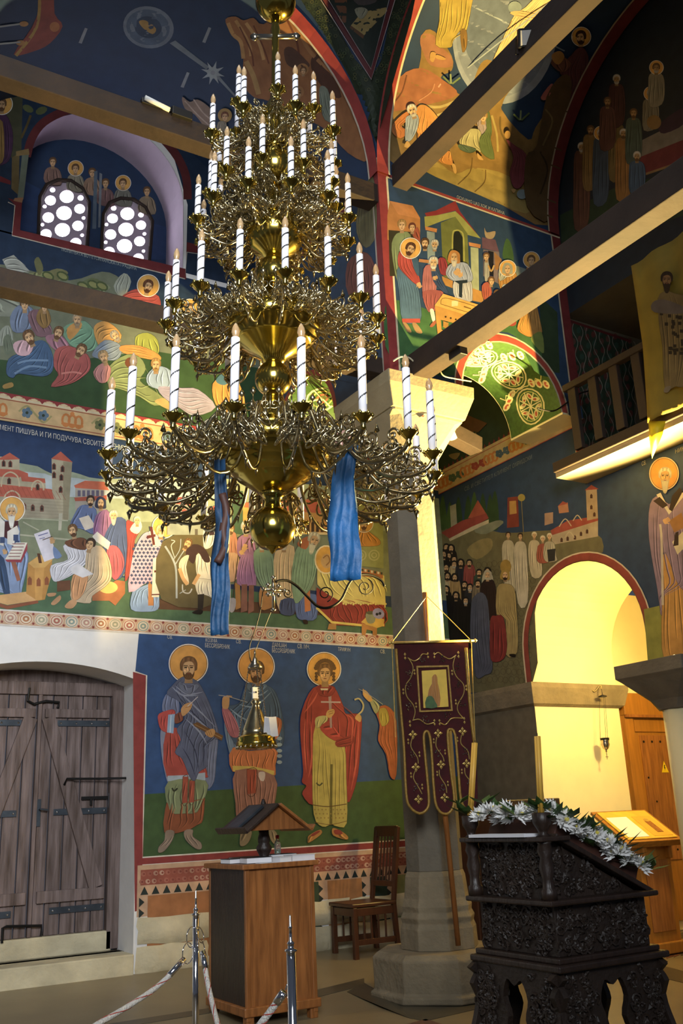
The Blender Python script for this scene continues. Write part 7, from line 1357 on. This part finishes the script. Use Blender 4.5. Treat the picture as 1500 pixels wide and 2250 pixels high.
def leaf_mesh(seed):
    r = random.Random(seed); mb = MB()
    for k in range(4):
        a = r.uniform(0, 6.28); l = r.uniform(.08, .12); e_ = r.uniform(.1, .9); d = Vector((math.cos(a) * math.cos(e_), math.sin(a) * math.cos(e_), math.sin(e_))); sd = Vector((-math.sin(a), math.cos(a), 0)) * l * .24
        mb.add([Vector((0, 0, 0)), d * l * .45 + sd, d * l, d * l * .45 - sd, d * l * .5 + Vector((0, 0, -.006))], [(0, 1, 4), (1, 2, 4), (2, 3, 4), (3, 0, 4)])
    return mb
A0 = Vector((AX0, AY0, 0)); top_y = [A0 + Vector((.06 + .05 * math.sin(k * 2.1), .10 + (AD - .16) * k / 13, 1.325 + .02 * math.sin(k * 1.7))) for k in range(14)]
e0 = A0 + Vector((.09, .035, 1.305)); e1 = A0 + Vector((.60, .035, 1.055)); slope = [e0.lerp(e1, k / 21) + Vector((0, .03 * math.sin(k * 2.3) - .01, .015 + .014 * math.cos(k * 1.9))) for k in range(22)]
def bloom(p, k, label, grp):
    f = empty('chrysanthemum', p); tag(f, label, 'flower', grp); r = random.Random(k); f.rotation_euler = (r.uniform(.2, 1.2), r.uniform(-.9, .3), r.uniform(0, 6)); s = r.uniform(1.1, 1.4); f.scale = (s, s, s)
    i = k % 3
    if len(FLO) <= i: FLO.append(FM[i].build('petals', 'petal', f))
    else: c = FLO[i].copy(); COL.objects.link(c); c.parent = f
    mb = MB(); mb.lathe([(.001, 0), (.009, .012), (.006, .02), (.001, .022)], 8); mb.build('heart', 'flower_heart', f, smooth=True)
for k, p in enumerate(top_y): bloom(p, k, 'white chrysanthemum bloom in the garland along the high edge of the carved stand', 'blooms along the high edge')
for k, p in enumerate(slope): bloom(p, k + 20, 'white chrysanthemum bloom in the garland down the sloping edge of the carved stand', 'blooms down the sloping edge')
LV = []
for k, p in enumerate([q + Vector((random.uniform(-.03, .03), random.uniform(-.03, .03), random.uniform(-.02, .035))) for q in top_y[::2] + slope + [e1 + Vector((.05, 0, -.02)), A0 + Vector((.02, AD + .02, 1.36)), A0 + Vector((.0, AD, 1.33))]]):
    if len(LV) < 3: o = leaf_mesh(k).build('leaf_sprig', 'leaf'); LV.append(o)
    else: o = LV[k % 3].copy(); COL.objects.link(o)
    o.location = p; o.rotation_euler = (0, 0, k * 1.3); tag(o, 'green leaf sprig tucked between the white garland blooms', 'leaves', 'leaf sprigs in the garland')

# ------------------------------------------------------------------ pine icon stand, inner door and small lamp in the narthex arch
st = empty('pine_icon_stand', (7.45, 6.95, fz(6.95))); tag(st, 'light pine icon stand with a sloping lit icon inside the arch', 'icon stand')
bx(st, 'cabinet', (0, 0, .52), (.42, .38, .92), 'pine', .006); bx(st, 'foot_moulding', (0, 0, .05), (.50, .46, .10), 'pine', .01); bx(st, 'panel', (0, -.195, .50), (.30, .012, .62), 'oak', .004)
for sx in (-1, 1): bx(st, 'bracket', (sx * .17, -.21, .90), (.05, .06, .16), 'pine', .01)
mb = MB(); us = Vector((.35, -.80, -.42)).normalized(); R4 = Matrix.Rotation(-.15, 3, 'Z') @ Matrix.Rotation(.52, 3, 'X'); mb.box((0, -.02, 1.10), (.66, .62, .03), M=R4); mb.build('sloping_top', 'pine', st, bevel=.005)
mb = MB(); mb.box(Vector((0, -.02, 1.10)) + R4 @ Vector((0, -.30, .03)), (.66, .03, .04), M=R4); mb.build('ledge', 'pine', st, bevel=.004)
ic = empty('icon_sheet', st.location + Vector((0, -.02, 1.10)) + R4 @ Vector((0, .02, .016))); tag(ic, 'gold ground icon sheet resting on the light pine stand', 'icon')
mb = MB(); mb.box(R4 @ Vector((0, 0, .006)), (.58, .50, .012), M=R4); mb.build('board', 'icon_gold', ic, bevel=.003)
for x, w_, m in ((-.14, .24, 'paper'), (.15, .22, 'wax')): mb = MB(); mb.box(R4 @ Vector((x, -.04, .0135)), (w_, .36, .003), M=R4); mb.build('picture_field', m, ic)
mb = MB(); mb.box(R4 @ Vector((.16, -.06, .016)), (.07, .2, .003), M=R4); mb.build('painted_figure', 'oak', ic); mb = MB(); mb.lathe([(.03, 0), (.03, .002)], 12); o = mb.build('painted_halo', 'gold_thread', ic); o.location = R4 @ Vector((.16, .06, .0165)); o.rotation_euler = R4.to_euler()
d2 = empty('door_2', (8.58, 7.60, fz(7.6))); struct(d2)
bx(d2, 'door_leaf', (0, -.02, 1.15), (.66, .045, 2.1), 'pine', .004)
for x in (-.40, .40): bx(d2, 'door_post', (x, -.03, 1.17), (.13, .09, 2.22), 'pine', .006)
bx(d2, 'lintel', (0, -.04, 2.33), (.95, .11, .24), 'pine', .008); bx(d2, 'lintel_moulding', (0, -.10, 2.20), (.95, .03, .03), 'oak', .004); bx(d2, 'top_rail', (0, -.05, 2.10), (.62, .02, .13), 'pine', .004); bx(d2, 'panel', (0, -.048, 1.35), (.50, .012, 1.3), 'oak', .004)
for k in range(4): mb = MB(); mb.lathe([(.014, 0), (.010, .008), (.001, .011)], 8); o = mb.build('nail_head', 'iron', d2); o.location = (-.2 + k * .13, -.055, 1.93); o.rotation_euler = (PI / 2, 0, 0)
for x, z in ((-.2, 1.55), (-.12, 1.30), (-.05, .95), (-.2, .9), (.1, .8)): mb = MB(); mb.lathe([(.012, 0), (.009, .007), (.001, .010)], 8); o = mb.build('nail_head', 'iron', d2); o.location = (x, -.055, z); o.rotation_euler = (PI / 2, 0, 0)
mb = MB(); mb.prism([(-.055, 0), (.055, 0), (0, .12)], frame((.07, -.058, 1.60), (1, 0, 0), (0, 0, 1), (0, -1, 0)), .003); sg = mb.build('warning_sign', 'sign_yellow', d2)
mb = MB(); mb.prism([(.062, 1.68), (.078, 1.68), (.070, 1.655), (.080, 1.655), (.062, 1.615), (.066, 1.642), (.057, 1.642)], frame((0, -.0615, 0), (1, 0, 0), (0, 0, 1), (0, -1, 0)), .001); mb.build('lightning_mark', 'black_paint', d2)
bx(d2, 'door_handle', (.26, -.075, 1.08), (.02, .03, .16), 'iron', .003)
lp = empty('oil_lamp', at(1330, 1640, 'Y', 7.33)); tag(lp, 'small silver oil lamp hanging on chains before the lit jamb', 'oil lamp'); O_ = lp.location.copy(); tp = at(1322, 1520, 'Y', 7.33) - O_
mb = MB(); mb.lathe([(.002, -.06), (.012, -.05), (.006, -.04), (.03, -.02), (.046, .02), (.04, .04), (.044, .055), (.044, .075)], 16); mb.build('bowl', 'silver', lp, smooth=True); mb = MB(); mb.lathe([(.045, .062), (.047, .085), (.03, .086)], 16); mb.build('rim', 'iron', lp)
mb = MB(); mb.tube([(0, 0, -.055), (0, 0, -.13)], .004, 6); mb.tube([(-.018, 0, -.105), (.018, 0, -.105)], .004, 6); mb.build('pendant_cross', 'silver', lp)
for k in range(3): a = k * 2.1; mb = MB(); mb.tube([(.044 * math.cos(a), .044 * math.sin(a), .08), tp + Vector((.035 * math.cos(a), .035 * math.sin(a), -.05))], .0018, 5); mb.build('chain', 'iron', lp)
mb = MB(); mb.lathe([(.045, -.055), (.045, -.045), (.005, -.03)], 12, tp); mb.build('cap', 'iron', lp)
mb = MB(); w0 = at(1296, 1512, 'Y', 7.42) - O_; mb.tube(crom([tuple(w0), tuple(w0 + Vector((.03, -.03, -.04))), tuple(w0 + Vector((.09, -.06, .02))), tuple(tp + Vector((0, 0, .03))), tuple(tp + Vector((0, 0, -.03)))], 4, False), .006, 6); mb.build('wall_hook', 'silver', lp)

wd = empty('dark_wardrobe', (6.42, 7.75, fz(7.75))); tag(wd, 'dark brown wooden wardrobe against the west wall behind the pillar', 'wardrobe')
bx(wd, 'body', (0, 0, .66), (.62, 1.0, 1.28), 'dark_wood', .008); bx(wd, 'cornice', (0, 0, 1.33), (.68, 1.06, .07), 'dark_wood', .01)
for sy in (-1, 1): d_ = bx(wd, 'door', (-.318, sy * .245, .68), (.022, .46, 1.12), 'chair_wood', .006); bx(d_, 'knob', (-.02, -sy * .19, 0), (.03, .03, .03), 'old_brass', .008)
# ------------------------------------------------------------------ floodlights, spot, cables
def flood(loc, d, label, lit=False, s=1):
    f = empty('floodlight', loc); tag(f, label, 'lamp'); d = Vector(d).normalized(); sx = d.orthogonal().normalized() if abs(d.z) > .99 else d.cross(Vector((0, 0, 1))).normalized(); up = sx.cross(d); R = Matrix((sx, up, d)).transposed()
    mb = MB(); mb.box(R @ Vector((0, 0, -.03 * s)), (.18 * s, .12 * s, .06 * s), M=R); mb.build('housing', 'black_paint', f, bevel=.008); mb = MB(); mb.box(R @ Vector((0, 0, .003 * s)), (.15 * s, .09 * s, .006 * s), M=R); mb.build('glass', 'lamp_lit' if lit else 'lamp_white', f); mb = MB(); mb.tube([R @ Vector((-.10 * s, 0, -.03)), R @ Vector((-.10 * s, -.09 * s, -.05)), R @ Vector((.10 * s, -.09 * s, -.05)), R @ Vector((.10 * s, 0, -.03))], .006, 6); mb.build('bracket', 'iron', f); return f
fl_ = empty('strip_floodlight', at(340, 232, 'Y', 6.36)); tag(fl_, 'black strip floodlight with a pale tube on the beam above the arched window', 'lamp')
mb = MB(); mb.tube([(-.10, -.04, .01), (.12, -.02, -.01)], .022, 10); mb.build('tube', 'lamp_white', fl_, smooth=True); mb = MB(); mb.box((.01, 0, .0), (.26, .05, .05)); mb.box((.23, .0, -.01), (.18, .09, .08)); mb.build('housing', 'black_paint', fl_, bevel=.006)
flood(at(1168, 82, 'X', 4.66), (-.4, -.6, -.5), 'black floodlight clamped on the beam across the lit vault', s=1.2)
flood((6.56, 5.52, 2.50), (-.6, .1, .75), 'lit halogen floodlight standing on the column capital', True, s=.8)
mb = MB(); a = at(1008, 800, 'X', 4.72); a.z = 5.02; mb.box(a, (.08, .16, .07)); tag(mb.build('junction_box', 'black_paint', bevel=.006), 'small black lamp box under the beam by the patterned arch', 'lamp')
sp = empty('spot_lamp', at(985, 945, 'Y', 6.9)); tag(sp, 'white cylindrical spot lamp beneath the pillar capital', 'lamp'); O_ = sp.location
mb = MB(); mb.tube([(-.03, 0, .12), (.03, -.03, -.10)], .038, 14); mb.build('cylinder', 'lamp_white', sp, smooth=True); mb = MB(); mb.tube([(-.03, 0, .11), (-.04, .03, .22)], .008, 6); mb.build('stem', 'lamp_white', sp)
def cable(pts, r, m, label): mb = MB(); mb.tube(crom([tuple(p) for p in pts], 6, False), r, 6); tag(mb.build('cable', m, smooth=True), label, 'cable')
cable([at(x, y, 'Y', 6.23) for x, y in ((864, 793), (880, 784), (898, 786), (912, 797), (925, 801), (932, 790))], .008, 'cable_white', 'white cable looping over the pillar capital')
cable([at(x, y, 'Y', 6.23) for x, y in ((965, 812), (975, 826), (1000, 832), (1035, 838))], .007, 'cable_white', 'white cable lying along the abacus edge by the beam')
cable([at(x, y, 'Y', 6.30) for x, y in ((1180, 897), (1215, 903), (1245, 885), (1275, 864), (1310, 856))], .008, 'black_paint', 'black cable sagging from the patterned arch to the gallery rail')
# ------------------------------------------------------------------ gallery balustrade and yellow cloth
gb = empty('gallery_balustrade', (6.45, 6.2, 4.59)); tag(gb, 'wooden gallery balustrade with flat balusters behind the yellow cloth', 'balustrade')
mb = MB(); mb.box((0, -1.5, .66), (.08, 3.0, .07)); mb.build('hand_rail', 'beam_wood', gb, bevel=.008)
for k in range(11):
    mb = MB(); mb.box((0, -.10 - k * .27, .315), (.05, .10, .63)); mb.build('baluster', 'pine' if False else 'beam_wood', gb, bevel=.006)
lb_ = [at(x, y, 'X', 6.34) for x, y in ((1388, 585), (1412, 760), (1420, 880), (1424, 930))]; g = []
for i in range(13):
    t = i / 12 * 3; k = min(2, int(t)); p = lb_[k].lerp(lb_[k + 1], t - k); row = []
    for j in range(15): row.append(Vector((6.33 + .018 * math.sin(j * 1.1 + i * .2) - .01 * i / 12, p.y - j * .065, p.z - .0 * j)))
    g.append(row)
yc = empty('yellow_cloth', (6.34, lb_[3].y, lb_[3].z)); tag(yc, 'olive yellow printed cloth hung in front of the gallery', 'cloth')
mb = MB(); mb.sheet([[p - yc.location for p in r] for r in g]); o = mb.build('cloth', 'yellow_cloth', yc, smooth=True); s = o.modifiers.new('solid', 'SOLIDIFY'); s.thickness = .003
SX = lambda x, y: at(x, y, 'X', 6.295)
P = Paint('printed_saint', SX, None, 'ycl', (1360, 480, 3.88)); P.robe([(330, 680), (390, 620), (470, 640), (600, 700), (620, 1000), (560, 1400), (480, 1430), (390, 1440), (370, 1100), (340, 900)], '6a5a34', 6); rd = random.Random(2)
for k in range(34): x, y = rd.uniform(345, 600), rd.uniform(780, 1150); P.p([(x - 14, y - 14), (x + 14, y - 14), (x + 14, y + 14), (x - 14, y + 14)], '241c14', 1)
P.p([(280, 720), (380, 690), (560, 760), (540, 810), (300, 800)], '5c5450'); P.head(405, 520, 62, '241a12', '241a12', '7a5a34', hs=1.6); P.p([(390, 1440), (440, 1430), (420, 1480), (380, 1480)], '6a6050'); o = P.done(); o.parent = yc; o.matrix_parent_inverse = Matrix.Translation(-yc.location)
mb = MB(); q = [at(x, y, 'X', 6.33) - yc.location for x, y in ((1424, 925), (1462, 925), (1455, 955), (1432, 1008), (1426, 965))]; c = sum(q, Vector()) / 5; mb.add(q + [c + Vector((-.05, 0, 0))], [(0, 1, 5), (1, 2, 5), (2, 3, 5), (3, 4, 5), (4, 0, 5), (4, 3, 2, 1, 0)]); mb.build('hanging_corner', 'sign_yellow', yc, smooth=True)
